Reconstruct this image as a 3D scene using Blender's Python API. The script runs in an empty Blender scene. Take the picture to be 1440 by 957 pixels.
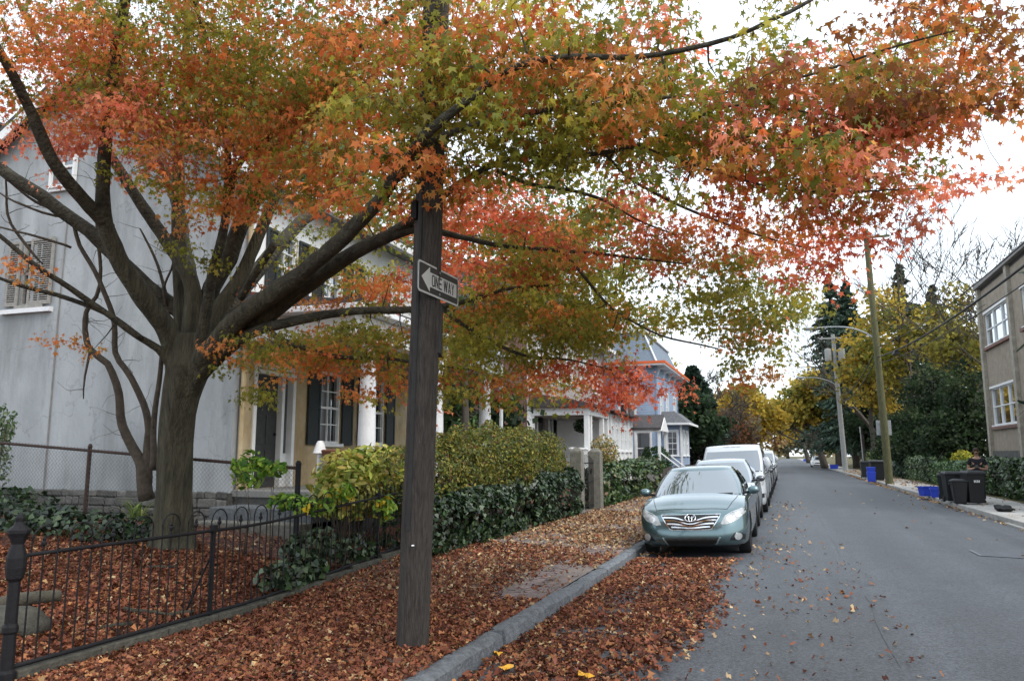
import bpy, bmesh, math, random
import numpy as np
from mathutils import Vector, Matrix, noise
random.seed(7); RNG = np.random.default_rng(7)
SC = bpy.context.scene; COL = SC.collection
R = math.radians
# ---------------------------------------------------------------- camera, sky, sun, exposure
F, CX, CY = 1100.0, 720.0, 478.5            # photo pixels
CAMH = 1.70; YAW = R(19.1); PITCH = R(8.35)
cam = bpy.data.cameras.new('camera'); camo = bpy.data.objects.new('camera', cam); COL.objects.link(camo)
camo.location = (0, 0, CAMH); camo.rotation_euler = (R(90) + PITCH, 0, YAW)
cam.sensor_width = 36; cam.lens = F / 1440 * 36; cam.clip_end = 3000; cam.clip_start = .05
cam.dof.use_dof = True; cam.dof.focus_distance = 9.0; cam.dof.aperture_fstop = 7.0
SC.camera = camo
SUN_EL, SUN_AZ = 48.0, 115.0                # azimuth clockwise from +Y
w = bpy.data.worlds.new('World'); SC.world = w; w.use_nodes = True
nt = w.node_tree; nt.nodes.clear()
sky = nt.nodes.new('ShaderNodeTexSky'); sky.sky_type = 'NISHITA'; sky.sun_disc = False
sky.sun_elevation = R(SUN_EL); sky.sun_rotation = R(SUN_AZ); sky.air_density = 1.0; sky.dust_density = 3.0
b1 = nt.nodes.new('ShaderNodeBackground'); b1.inputs[1].default_value = .05
b2 = nt.nodes.new('ShaderNodeBackground'); b2.inputs[0].default_value = (.88, .95, 1.0, 1); b2.inputs[1].default_value = .86
ad = nt.nodes.new('ShaderNodeAddShader'); wo = nt.nodes.new('ShaderNodeOutputWorld')
nt.links.new(sky.outputs[0], b1.inputs[0]); nt.links.new(b1.outputs[0], ad.inputs[0]); nt.links.new(b2.outputs[0], ad.inputs[1]); nt.links.new(ad.outputs[0], wo.inputs[0])
sl = bpy.data.lights.new('sun', 'SUN'); sl.energy = 1.2; sl.angle = R(25); sl.color = (1, .96, .9)
so = bpy.data.objects.new('sun', sl); COL.objects.link(so)
so.rotation_euler = (R(90 - SUN_EL), 0, R(180 - SUN_AZ)); so.location = (20, -10, 40)
SC.view_settings.view_transform = 'Standard'; SC.view_settings.look = 'None'
SC.view_settings.exposure = 0.75; SC.view_settings.gamma = 1
# ---------------------------------------------------------------- pixel -> place
_cp, _sp, _cy, _sy = math.cos(PITCH), math.sin(PITCH), math.cos(YAW), math.sin(YAW)
def ray(u, v):
    x, y = (u - CX) / F, -(v - CY) / F
    fw, up = _cp - y * _sp, _sp + y * _cp      # forward (horizontal) and up
    return Vector((x * _cy - fw * _sy, x * _sy + fw * _cy, up))
CAM = Vector((0, 0, CAMH))
def PD(u, v, d): return CAM + ray(u, v) * d
def PZ(u, v, z=0): r = ray(u, v); return CAM + r * ((z - CAMH) / r.z)
def PX(u, v, X): r = ray(u, v); return CAM + r * (X / r.x)
def PY(u, v, Y): r = ray(u, v); return CAM + r * (Y / r.y)
# ---------------------------------------------------------------- heights of the ground
KL, KR = -2.45, 5.17                        # kerb lines
def zroad(x): return .11 * (1 - ((x - 1.36) / 3.81) ** 2)
def zfence(y): return .03 + .22 * min(max((y - 7.2) / 3.8, 0), 1)          # pavement height at the fence line
def zwalk(x, y): return .13 + (zfence(y) - .13) * min(max((-2.6 - x) / 2.9, 0), 1)
def zyard(x, y): return min(zfence(y) + .07 + max(0, -5.6 - x) * .105, .62 if y < 10.2 else .56)
def zleft(x, y):
    return zroad(x) if x > KL else (zwalk(x, y) if x > -5.55 else zyard(x, y))
# ---------------------------------------------------------------- objects
def lin(h):
    h = h.lstrip('#'); o = []
    for i in (0, 2, 4):
        c = int(h[i:i + 2], 16) / 255; o.append(c / 12.92 if c < .04045 else ((c + .055) / 1.055) ** 2.4)
    return tuple(o)
def tag(o, label=None, cat=None, group=None, kind=None):
    if label: o['label'] = label
    if cat: o['category'] = cat
    if group: o['group'] = group
    if kind: o['kind'] = kind
    return o
def thing(name, label, cat, loc=(0, 0, 0), rz=0, group=None):
    o = bpy.data.objects.new(name, None); COL.objects.link(o); o.empty_display_size = .2
    o.location = loc; o.rotation_euler = (0, 0, rz); return tag(o, label, cat, group)
def adopt(o, parent, world=True):
    o.parent = parent
    if world:
        p = parent; inv = Matrix.Identity(4)
        while p is not None:
            if p.type == 'EMPTY': inv = (Matrix.Translation(p.location) @ p.rotation_euler.to_matrix().to_4x4()).inverted()
            p = p.parent
        # only the root empty carries a transform; deeper parents already sit in its frame
        if parent.type == 'EMPTY': o.matrix_parent_inverse = inv
    return o
def link(name, me, mat, parent=None, world=True):
    o = bpy.data.objects.new(name, me); COL.objects.link(o)
    for m in (mat if isinstance(mat, (list, tuple)) else [mat]): me.materials.append(m)
    if parent is not None: adopt(o, parent, world)
    return o
def copy_tree(o, parent=None):
    c = o.copy(); COL.objects.link(c); c.parent = parent
    if parent is not None: c.matrix_parent_inverse = o.matrix_parent_inverse.copy()
    for ch in list(o.children): copy_tree(ch, c)
    return c
class MB:
    def __init__(s): s.v, s.f, s.mi = [], [], []
    def add(s, vs, fs, mi=0):
        b = len(s.v); s.v += [tuple(p) for p in vs]; s.f += [tuple(i + b for i in f) for f in fs]; s.mi += [mi] * len(fs); return s
    def hexa(s, p, mi=0):
        return s.add(p, [(0, 3, 2, 1), (4, 5, 6, 7), (0, 1, 5, 4), (1, 2, 6, 5), (2, 3, 7, 6), (3, 0, 4, 7)], mi)
    def box(s, x0, x1, y0, y1, z0, z1, mi=0):
        return s.hexa([(x0, y0, z0), (x1, y0, z0), (x1, y1, z0), (x0, y1, z0), (x0, y0, z1), (x1, y0, z1), (x1, y1, z1), (x0, y1, z1)], mi)
    def cbox(s, c, sz, rz=0, mi=0, rot=None):
        m = rot or Matrix.Rotation(rz, 3, 'Z'); c = Vector(c); h = [q / 2 for q in sz]
        q = [c + m @ Vector((a * h[0], b * h[1], d * h[2])) for d in (-1, 1) for a, b in ((-1, -1), (1, -1), (1, 1), (-1, 1))]
        return s.hexa(q, mi)
    def fbox(s, fr, a0, a1, b0, b1, c0, c1, mi=0):      # in a facade frame (along, up, out)
        O, r, n = fr; U = Vector((0, 0, 1)); g = lambda a, b, c: O + r * a + U * b + n * c
        return s.hexa([g(a0, b0, c1), g(a1, b0, c1), g(a1, b0, c0), g(a0, b0, c0), g(a0, b1, c1), g(a1, b1, c1), g(a1, b1, c0), g(a0, b1, c0)], mi)
    def tube(s, pts, rad, n=8, mi=0, cap=True):
        pts = [Vector(p) for p in pts]
        if not isinstance(rad, (list, tuple)): rad = [rad] * len(pts)
        up = None; b = len(s.v)
        for i, p in enumerate(pts):
            t = (pts[min(i + 1, len(pts) - 1)] - pts[max(i - 1, 0)])
            t = t.normalized() if t.length > 1e-9 else Vector((0, 0, 1))
            if up is None: up = t.orthogonal().normalized()
            else:
                up = up - t * up.dot(t); up = up.normalized() if up.length > 1e-6 else t.orthogonal().normalized()
            q = t.cross(up)
            for k in range(n):
                a = 2 * math.pi * k / n; s.v.append(tuple(p + (up * math.cos(a) + q * math.sin(a)) * rad[i]))
        for i in range(len(pts) - 1):
            for k in range(n):
                k2 = (k + 1) % n; s.f.append((b + i * n + k, b + i * n + k2, b + (i + 1) * n + k2, b + (i + 1) * n + k)); s.mi.append(mi)
        if cap:
            s.f.append(tuple(b + k for k in reversed(range(n)))); e = b + (len(pts) - 1) * n
            s.f.append(tuple(e + k for k in range(n))); s.mi += [mi, mi]
        return s
    def lathe(s, prof, c=(0, 0, 0), n=16, mi=0):
        c = Vector(c); b = len(s.v)
        for r, z in prof:
            for k in range(n):
                a = 2 * math.pi * k / n; s.v.append((c.x + r * math.cos(a), c.y + r * math.sin(a), c.z + z))
        for i in range(len(prof) - 1):
            for k in range(n):
                k2 = (k + 1) % n; s.f.append((b + i * n + k, b + i * n + k2, b + (i + 1) * n + k2, b + (i + 1) * n + k)); s.mi.append(mi)
        s.f.append(tuple(b + k for k in reversed(range(n)))); e = b + (len(prof) - 1) * n
        s.f.append(tuple(e + k for k in range(n))); s.mi += [mi, mi]; return s
    def prism(s, poly, off, mi=0):
        p = [Vector(q) for q in poly]; off = Vector(off); k = len(p)
        return s.add(p + [q + off for q in p], [tuple(reversed(range(k))), tuple(range(k, 2 * k))] + [(i, (i + 1) % k, k + (i + 1) % k, k + i) for i in range(k)], mi)
    def blob(s, c, r, seg=12, rings=8, jit=0, mi=0, seed=0):
        c = Vector(c); b = len(s.v)
        for i in range(rings + 1):
            th = math.pi * i / rings
            for k in range(seg):
                a = 2 * math.pi * k / seg; d = Vector((math.sin(th) * math.cos(a), math.sin(th) * math.sin(a), -math.cos(th)))
                q = 1 + (jit * noise.noise(d * 1.7 + Vector((seed, seed * 1.3, 0))) if jit else 0)
                s.v.append((c.x + d.x * r[0] * q, c.y + d.y * r[1] * q, c.z + d.z * r[2] * q))
        for i in range(rings):
            for k in range(seg):
                k2 = (k + 1) % seg; s.f.append((b + i * seg + k, b + i * seg + k2, b + (i + 1) * seg + k2, b + (i + 1) * seg + k)); s.mi.append(mi)
        return s
    def mesh(s, name, smooth=False):
        me = bpy.data.meshes.new(name); me.from_pydata(s.v, [], s.f)
        if any(s.mi): me.polygons.foreach_set('material_index', s.mi)
        if smooth: me.polygons.foreach_set('use_smooth', [True] * len(s.f))
        me.update(); return me
    def build(s, name, mat, parent=None, smooth=False, bevel=0, world=True, auto=None):
        me = s.mesh(name, smooth)
        bm = bmesh.new(); bm.from_mesh(me); bmesh.ops.recalc_face_normals(bm, faces=bm.faces); bm.to_mesh(me); bm.free()
        if smooth and auto: me.set_sharp_from_angle(angle=R(auto))
        o = link(name, me, mat, parent, world)
        if bevel:
            m = o.modifiers.new('bevel', 'BEVEL'); m.width = bevel; m.segments = 2; m.limit_method = 'ANGLE'
        return o
# ---------------------------------------------------------------- materials
def M(name, col, rough=.75, var=.18, scale=6, bump=0, bscale=30, metal=0, rnd=0, spec=.4, col2=None, coat=0, stretch=None, f2=.5, trans=0):
    m = bpy.data.materials.new(name); m.use_nodes = True; t = m.node_tree; N, Lk = t.nodes, t.links
    bs = N['Principled BSDF']; bs.inputs['Roughness'].default_value = rough; bs.inputs['Metallic'].default_value = metal
    bs.inputs['Specular IOR Level'].default_value = spec; bs.inputs['Coat Weight'].default_value = coat; bs.inputs['Coat Roughness'].default_value = .05
    tc = N.new('ShaderNodeTexCoord'); src = tc.outputs['Object']
    if stretch:
        mp = N.new('ShaderNodeMapping'); mp.inputs['Scale'].default_value = stretch; Lk.new(src, mp.inputs[0]); src = mp.outputs[0]
    nz = N.new('ShaderNodeTexNoise'); nz.inputs['Scale'].default_value = scale; nz.inputs['Detail'].default_value = 8; nz.inputs['Roughness'].default_value = .62; Lk.new(src, nz.inputs[0])
    rp = N.new('ShaderNodeMapRange'); rp.inputs[1].default_value = .28; rp.inputs[2].default_value = .72; Lk.new(nz.outputs[0], rp.inputs[0])
    mx = N.new('ShaderNodeMix'); mx.data_type = 'RGBA'
    a = tuple(c * (1 - var) for c in col); b = col2 or tuple(min(c * (1 + var), 1) for c in col)
    mx.inputs[6].default_value = (*a, 1); mx.inputs[7].default_value = (*b, 1); Lk.new(rp.outputs[0], mx.inputs[0]); out = mx.outputs[2]
    if rnd:
        oi = N.new('ShaderNodeObjectInfo'); mr = N.new('ShaderNodeMapRange'); mr.inputs[3].default_value = 1 - rnd; mr.inputs[4].default_value = 1 + rnd; Lk.new(oi.outputs['Random'], mr.inputs[0])
        hs = N.new('ShaderNodeHueSaturation'); Lk.new(mr.outputs[0], hs.inputs['Value']); Lk.new(out, hs.inputs['Color']); out = hs.outputs[0]
    Lk.new(out, bs.inputs['Base Color'])
    if bump:
        n2 = N.new('ShaderNodeTexNoise'); n2.inputs['Scale'].default_value = bscale; n2.inputs['Detail'].default_value = 6; Lk.new(src, n2.inputs[0])
        bp = N.new('ShaderNodeBump'); bp.inputs['Strength'].default_value = bump; bp.inputs['Distance'].default_value = .02; Lk.new(n2.outputs[0], bp.inputs['Height']); Lk.new(bp.outputs[0], bs.inputs['Normal'])
    if trans: bs.inputs['Transmission Weight'].default_value = trans
    return m
def MLEAF(name, trans=.35, rough=.55, spec=.3):
    m = bpy.data.materials.new(name); m.use_nodes = True; t = m.node_tree; N, Lk = t.nodes, t.links
    bs = N['Principled BSDF']; bs.inputs['Roughness'].default_value = rough; bs.inputs['Specular IOR Level'].default_value = spec
    at = N.new('ShaderNodeAttribute'); at.attribute_name = 'Col'; Lk.new(at.outputs['Color'], bs.inputs['Base Color'])
    tr = N.new('ShaderNodeBsdfTranslucent'); Lk.new(at.outputs['Color'], tr.inputs[0])
    mx = N.new('ShaderNodeMixShader'); mx.inputs[0].default_value = trans; Lk.new(bs.outputs[0], mx.inputs[1]); Lk.new(tr.outputs[0], mx.inputs[2])
    Lk.new(mx.outputs[0], N['Material Output'].inputs[0]); return m
def MGLASS(name, tint=(.03, .04, .045), refl=.35):
    m = bpy.data.materials.new(name); m.use_nodes = True; t = m.node_tree; N, Lk = t.nodes, t.links
    bs = N['Principled BSDF']; bs.inputs['Base Color'].default_value = (*tint, 1); bs.inputs['Roughness'].default_value = .08
    gl = N.new('ShaderNodeBsdfGlossy'); gl.inputs['Roughness'].default_value = .02; gl.inputs[0].default_value = (.85, .9, .95, 1)
    lw = N.new('ShaderNodeFresnel'); lw.inputs[0].default_value = 1.5
    mp = N.new('ShaderNodeMapRange'); mp.inputs[1].default_value = .0; mp.inputs[2].default_value = .6; mp.inputs[3].default_value = refl; mp.inputs[4].default_value = 1; Lk.new(lw.outputs[0], mp.inputs[0])
    mx = N.new('ShaderNodeMixShader'); Lk.new(mp.outputs[0], mx.inputs[0]); Lk.new(bs.outputs[0], mx.inputs[1]); Lk.new(gl.outputs[0], mx.inputs[2])
    Lk.new(mx.outputs[0], N['Material Output'].inputs[0]); return m
# ---------------------------------------------------------------- leaf clouds (numpy)
def star(nl=5, inner=.38, notch=None):
    v = []
    for k in range(nl):
        a = math.pi / 2 + (k - (nl - 1) / 2) * R(250) / (nl - 1) * -1
        L = (1.0, .95, .62)[min(abs(k - (nl - 1) // 2), 2)]
        v.append((a, L))
        if k < nl - 1:
            a2 = math.pi / 2 + (k + .5 - (nl - 1) / 2) * R(250) / (nl - 1) * -1; v.append((a2, inner))
    pts = [(r * math.cos(a) * .6, r * math.sin(a) * .6, -.10 * r * r) for a, r in v]
    pts.append((0, -.16, 0)); return np.array(pts)[::-1]
STAR = star()
def curl(t, a, b, s=1.0):
    q = t.copy(); q[:, 0] *= s; q[:, 2] += a * (q[:, 0] ** 2) + b * (q[:, 1] ** 2) * np.sign(q[:, 1]); return q
STARS = np.array([STAR, curl(star(5, .30), -1.1, -.5, .8), curl(star(5, .44), .7, -.9, .95), curl(star(5, .26), -.4, -1.1, .7), curl(star(5, .36), -1.8, .3, .62)])
STAR3 = np.array([(0, -.3, 0), (.55, -.15, -.05), (.2, .05, 0), (.42, .5, -.06), (0, .62, -.08), (-.42, .5, -.06), (-.2, .05, 0), (-.55, -.15, -.05)]) * .9
LIT = np.array([STAR3, curl(STAR3, 1.6, .4, .85), curl(STAR3, -1.2, .9, .7), curl(STAR3, .9, -1.0, .95), curl(STAR3, 2.4, 0, .6)])
OVAL = np.array([(0, -.5, 0), (.24, -.15, .03), (.2, .2, .02), (0, .5, -.06), (-.2, .2, .02), (-.24, -.15, .03)])
IVY = np.array([(0, -.3, 0), (.42, -.35, 0), (.34, .1, .02), (0, .55, -.05), (-.34, .1, .02), (-.42, -.35, 0)])
QUAD = np.array([(-.35, -.45, 0), (.3, -.5, .05), (.42, .4, -.05), (-.3, .5, .04)])
NEED = np.array([(-.12, -.5, 0), (.12, -.5, 0), (.05, .5, -.04), (-.05, .5, -.04)])
def leafmesh(name, C, Nn, size, colr, tmpl=OVAL, spin=None):
    C = np.asarray(C, float); n = len(C); k = tmpl.shape[-2]
    Nn = np.asarray(Nn, float); Nn = Nn / (np.linalg.norm(Nn, axis=1, keepdims=True) + 1e-9)
    ref = RNG.normal(size=(n, 3)) if spin is None else np.asarray(spin, float)
    T = ref - Nn * (ref * Nn).sum(1, keepdims=True); T /= (np.linalg.norm(T, axis=1, keepdims=True) + 1e-9)
    B = np.cross(Nn, T); size = np.broadcast_to(np.asarray(size, float), (n,))[:, None, None]
    tm = tmpl[None] if tmpl.ndim == 2 else tmpl; V = C[:, None, :] + size * (tm[:, :, 0:1] * B[:, None, :] + tm[:, :, 1:2] * T[:, None, :] + tm[:, :, 2:3] * Nn[:, None, :])
    me = bpy.data.meshes.new(name); me.vertices.add(n * k); me.vertices.foreach_set('co', V.reshape(-1).astype(np.float32))
    me.loops.add(n * k); me.loops.foreach_set('vertex_index', np.arange(n * k, dtype=np.int32))
    me.polygons.add(n); me.polygons.foreach_set('loop_start', np.arange(0, n * k, k, dtype=np.int32))
    try: me.polygons.foreach_set('loop_total', np.full(n, k, dtype=np.int32))
    except Exception: pass
    me.update(calc_edges=True)
    at = me.attributes.new('Col', 'FLOAT_COLOR', 'FACE'); c4 = np.ones((n, 4), np.float32); c4[:, :3] = np.clip(colr, 0, 1); at.data.foreach_set('color', c4.reshape(-1))
    return me
def pal(hexes, n, wts=None, jit=.16):
    P = np.array([lin(h) for h in hexes]); w_ = None if wts is None else np.array(wts, float) / sum(wts)
    c = P[RNG.choice(len(P), n, p=w_)]; return c * (1 + RNG.normal(0, jit, (n, 1)))
def rnormals(n, up=1.0):
    v = RNG.normal(size=(n, 3)); v /= np.linalg.norm(v, axis=1, keepdims=True); v[:, 2] += up; return v
# ================================================================ SETTING
def grid(name, xs, ys, zf, mat, kind='structure', smooth=True):
    vs = [(x, y, zf(x, y)) for y in ys for x in xs]; nx = len(xs)
    fs = [(j * nx + i, j * nx + i + 1, (j + 1) * nx + i + 1, (j + 1) * nx + i) for j in range(len(ys) - 1) for i in range(nx - 1)]
    me = bpy.data.meshes.new(name); me.from_pydata(vs, [], fs); me.polygons.foreach_set('use_smooth', [smooth] * len(fs)); me.update()
    return tag(link(name, me, mat), kind=kind)
def span(a, b, n): return [a + (b - a) * i / n for i in range(n + 1)]
YS = span(-12, 0, 8) + span(1, 40, 78) + span(42, 100, 29) + span(110, 420, 31)
def M_asphalt():
    m = M('asphalt', (.052, .058, .067), rough=.62, var=.16, scale=1.1, bump=.55, bscale=150, spec=.5)
    t = m.node_tree; N, Lk = t.nodes, t.links; bs = N['Principled BSDF']; tc = [n for n in N if n.type == 'TEX_COORD'][0]
    # stone chips
    vo = N.new('ShaderNodeTexVoronoi'); vo.inputs['Scale'].default_value = 62; Lk.new(tc.outputs['Object'], vo.inputs[0])
    sp = N.new('ShaderNodeSeparateColor'); Lk.new(vo.outputs['Color'], sp.inputs[0])
    mr = N.new('ShaderNodeMapRange'); mr.inputs[3].default_value = .5; mr.inputs[4].default_value = 1.65; Lk.new(sp.outputs[0], mr.inputs[0])
    hs = N.new('ShaderNodeHueSaturation'); src = bs.inputs['Base Color'].links[0].from_socket; Lk.new(src, hs.inputs['Color']); Lk.new(mr.outputs[0], hs.inputs['Value'])
    # worn wheel tracks along the street
    mp = N.new('ShaderNodeMapping'); mp.inputs['Scale'].default_value = (1.1, .03, 1); Lk.new(tc.outputs['Object'], mp.inputs[0])
    n3 = N.new('ShaderNodeTexNoise'); n3.inputs['Scale'].default_value = 1.3; n3.inputs['Detail'].default_value = 4; Lk.new(mp.outputs[0], n3.inputs[0])
    m3 = N.new('ShaderNodeMapRange'); m3.inputs[1].default_value = .3; m3.inputs[2].default_value = .7; m3.inputs[3].default_value = .72; m3.inputs[4].default_value = 1.36; Lk.new(n3.outputs[0], m3.inputs[0])
    h2 = N.new('ShaderNodeHueSaturation'); Lk.new(hs.outputs[0], h2.inputs['Color']); Lk.new(m3.outputs[0], h2.inputs['Value']); Lk.new(h2.outputs[0], bs.inputs['Base Color'])
    r3 = N.new('ShaderNodeMapRange'); r3.inputs[3].default_value = .52; r3.inputs[4].default_value = .7; Lk.new(n3.outputs[0], r3.inputs[0]); Lk.new(r3.outputs[0], bs.inputs['Roughness'])
    return m
def M_litter(name, cols, scale=16):
    m = bpy.data.materials.new(name); m.use_nodes = True; t = m.node_tree; N, Lk = t.nodes, t.links; bs = N['Principled BSDF']; bs.inputs['Roughness'].default_value = .85
    tc = N.new('ShaderNodeTexCoord'); vo = N.new('ShaderNodeTexVoronoi'); vo.inputs['Scale'].default_value = scale; Lk.new(tc.outputs['Object'], vo.inputs[0])
    sp = N.new('ShaderNodeSeparateColor'); Lk.new(vo.outputs['Color'], sp.inputs[0]); cr = N.new('ShaderNodeValToRGB'); Lk.new(sp.outputs[0], cr.inputs[0])
    e = cr.color_ramp.elements; e[0].color = (*lin(cols[0]), 1); e[1].color = (*lin(cols[-1]), 1)
    for i, c in enumerate(cols[1:-1]): q = e.new((i + 1) / (len(cols) - 1)); q.color = (*lin(c), 1)
    Lk.new(cr.outputs[0], bs.inputs['Base Color'])
    bp = N.new('ShaderNodeBump'); bp.inputs['Strength'].default_value = .7; bp.inputs['Distance'].default_value = .02; Lk.new(sp.outputs[1], bp.inputs['Height']); Lk.new(bp.outputs[0], bs.inputs['Normal'])
    return m
mAsph = M_asphalt()
mSoil = M('soil', (.05, .038, .026), rough=.95, var=.4, scale=3, bump=.6, bscale=30)
mLitter = M_litter('leaf litter', ['2e1a13', '4f2a1d', '623624', '74462f', '3d2218'])
mLawn = M('rough lawn', (.06, .075, .025), rough=.95, var=.4, scale=2, bump=.6, bscale=40, col2=(.13, .10, .04))
mDirtWalk = M('worn pavement', (.17, .14, .125), rough=.9, var=.25, scale=5, bump=.5, bscale=50)
mConc = M('pale concrete', (.36, .35, .33), rough=.85, var=.2, scale=3, bump=.35, bscale=60, rnd=.12)
mGranite = M('grey granite', (.125, .137, .15), rough=.8, var=.45, scale=16, bump=1.0, bscale=45, rnd=.18)
mBrick = M('paving brick', (.17, .13, .12), rough=.85, var=.3, scale=20, bump=.5, bscale=60, rnd=.35)
grid('ground', [-900, -200, -45, 45, 200, 900], [-300, -40, 60, 200, 450, 1500], lambda x, y: -.12, mLawn)
grid('road', span(KL, KR, 16), YS, lambda x, y: zroad(x), mAsph)
walk = grid('left_pavement', span(-5.56, KL - .16, 9), YS, zwalk, mDirtWalk)
grid('left_yard', span(-45, -15, 5) + span(-14, -5.54, 24), YS, lambda x, y: zyard(x, y) + .03 * noise.noise(Vector((x * .6, y * .6, 0))), mLitter)
grid('right_verge', span(7.25, 45, 10), YS, lambda x, y: .15 + max(0, x - 9) * .02, mLawn)
# left kerb: a granite stone at a time
kerb = tag(bpy.data.objects.new('left_kerb', None), kind='structure'); COL.objects.link(kerb)
y = -6.0; i = 0
while y < 95:
    L = random.uniform(1.35, 2.3) if y > 4 else 1.8
    if y > 45: L = 4.0
    m = MB(); w0 = KL - .165 + random.uniform(-.012, .012); w1 = KL + random.uniform(-.012, .012); t0 = .142 + random.uniform(-.01, .01); t1 = t0 + random.uniform(-.012, .012)
    ns = max(3, int(L / .18)); vs = []; fs = []
    for k in range(ns + 1):
        yy = y + .011 + (L - .022) * k / ns; tz = t0 + (t1 - t0) * k / ns; j = lambda s: random.uniform(-s, s) * 1.5
        vs += [(w0 + j(.006), yy, -.08), (w0 + j(.006), yy, tz - .012), (w0 + .015 + j(.008), yy, tz + j(.004)), (w1 - .03 + j(.012), yy, tz + j(.006)), (w1 + j(.008), yy, tz - .03 + j(.008)), (w1 + .012 + j(.006), yy, -.08)]
        if k:
            b = (k - 1) * 6; fs += [(b + q, b + (q + 1) % 6, b + 6 + (q + 1) % 6, b + 6 + q) for q in range(6)]
    fs += [tuple(range(6)), tuple(reversed(range(ns * 6, ns * 6 + 6)))]
    m.add(vs, fs); m.build('kerb_stone', mGranite, kerb, smooth=True, auto=35); y += L
# exposed brick pavers beside the kerb
bm = MB().cbox((0, 0, 0), (.20, .098, .05)); bme = bm.mesh('brick'); bme.materials.append(mBrick)
cnt = 0
for r in range(9):
    for k in range(88):
        x = KL - .235 - r * .105; yy = 7.2 + k * .206 + (r % 2) * .1
        q = noise.noise(Vector((x * 1.3, yy * .42, 3.1))) + .34 - r * .045 - (.28 if yy < 8.2 else 0)
        if q > .08 and cnt < 290:
            o = bpy.data.objects.new('brick', bme); COL.objects.link(o); o.parent = walk
            o.location = (x, yy, zwalk(x, yy) - .010 + random.uniform(-.006, .006)); o.rotation_euler = (random.gauss(0, .03), random.gauss(0, .03), math.pi / 2 + random.gauss(0, .03)); cnt += 1
# right pavement: concrete slabs behind a concrete kerb
rp = tag(bpy.data.objects.new('right_pavement', None), kind='structure'); COL.objects.link(rp)
MB().box(KR + .15, 7.28, -12, 420, -.1, .115).build('bed', mSoil, rp)
y = -6.0
while y < 110:
    L = 1.52
    MB().box(KR + .16, 7.27, y + .008, y + L - .008, .04, .145 + random.uniform(-.008, .008)).build('slab', mConc, rp, bevel=.008); y += L
MB().box(KR + .16, 7.27, y + .01, 419, .04, .145).build('slab', mConc, rp)
rk = tag(bpy.data.objects.new('right_kerb', None), kind='structure'); COL.objects.link(rk)
y = -6.0
while y < 120:
    MB().box(KR, KR + .152, y + .006, y + 3.04, -.1, .155 + random.uniform(-.006, .006)).build('kerb_stone', mConc, rk, bevel=.02); y += 3.05
MB().box(KR, KR + .15, y, 419, -.1, .15).build('kerb_stone', mConc, rk)
# driveway apron at right near the frame edge
MB().hexa([(KR - .1, 17.5, .0), (7.4, 17.5, .12), (7.4, 22.9, .12), (KR - .1, 22.9, .0), (KR - .1, 17.5, .045), (7.4, 17.5, .168), (7.4, 22.9, .168), (KR - .1, 22.9, .045)]).build('driveway_apron', mConc).__setitem__('kind', 'structure')
# repaired strip in the road (thin raised sheet) and a tar seam
def sheet(name, poly, dz, mat):
    m = MB(); pts = [(x, y, zroad(x) + dz) for x, y in poly]; n = len(pts); m.add(pts, [tuple(range(n))]); return tag(m.build(name, mat), kind='structure')
mPatch = M('utility cut asphalt', (.070, .078, .09), rough=.6, var=.15, scale=6, bump=.5, bscale=150)
mTar = M('tar seam', (.035, .037, .04), rough=.5, var=.2, scale=20)
mCutEdge = M('pale cut edge', (.12, .132, .15), rough=.6, var=.15, scale=8)
a = PZ(1325, 769, .13); b_ = PZ(1440, 781, .12)
ya, yb = b_.y, a.y
for q, (x0, x1) in enumerate(((2.9, 3.5), (3.5, 4.1), (4.1, 4.9))):
    sheet('road_patch', [(x0, ya), (x1, ya), (x1, yb), (x0, yb)], .006, mPatch)
sheet('road_patch_edge', [(2.88, ya), (2.93, ya), (2.93, yb), (2.88, yb)], .010, mCutEdge)
for x0 in (2.93, 3.6, 4.3):
    sheet('road_patch_edge', [(x0, ya), (x0 + .67, ya), (x0 + .67, ya + .05), (x0, ya + .05)], .010, mCutEdge)
for seam in range(1):
    px = [.75, 2.05][seam] ; pts = []
    for k in range(60):
        yy = 3 + k * .55; x = px + .10 * noise.noise(Vector((yy * .35, seam * 7, 0))) + .02 * noise.noise(Vector((yy * 2.1, seam * 3, 1)))
        if noise.noise(Vector((yy * .3, seam * 11 + 2, 5))) > -.12: pts.append((x, yy))
        else:
            if len(pts) > 2:
                m = MB(); wd = .0035; m.add([(p[0] + s * wd, p[1], zroad(p[0]) + .005) for p in pts for s in (-1, 1)], [(2 * i, 2 * i + 1, 2 * i + 3, 2 * i + 2) for i in range(len(pts) - 1)])
                tag(m.build('tar_seam', mTar), kind='structure')
            pts = []
# ---------------------------------------------------------------- fallen leaves
mFall = MLEAF('fallen leaves', trans=.1, rough=.7, spec=.25)
FALL = ['79462f', '855036', '683828', '90603f', '552d1f', '9c7049', '794a3a', '47261b', 'a6865c', '7e4e3b']
FW = [5, 5, 5, 4, 4, 2, 4, 3, 1, 3]
PALE = ['a68c6c', 'b59c78', '94744f', 'bfa780', '8a5f44', '9c7450']
def scatter(xr, yr, dens, keep=None):
    A = (xr[1] - xr[0]) * (yr[1] - yr[0]); n = int(A * dens); x = RNG.uniform(*xr, n); yv = RNG.uniform(*yr, n)
    if keep is not None:
        p = np.array([keep(a, b) for a, b in zip(x, yv)]); k = RNG.random(n) < p; x, yv = x[k], yv[k]
    return x, yv
X, Y, PL = [], [], []
def put(xy, pale): X.append(xy[0]); Y.append(xy[1]); PL.append(np.full(len(xy[0]), pale))
nz = lambda a, b, s, o=0: noise.noise(Vector((a * s, b * s, o)))
def kw(a, b):
    bare = max(0, min(1, (a + 3.45) / .35)) * max(0, min(1, (b - 7.6) / 1.0)) * max(0, min(1, (nz(a, b * .5, .9, 4) + .22) * 4))
    return 1 - .93 * bare
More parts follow.
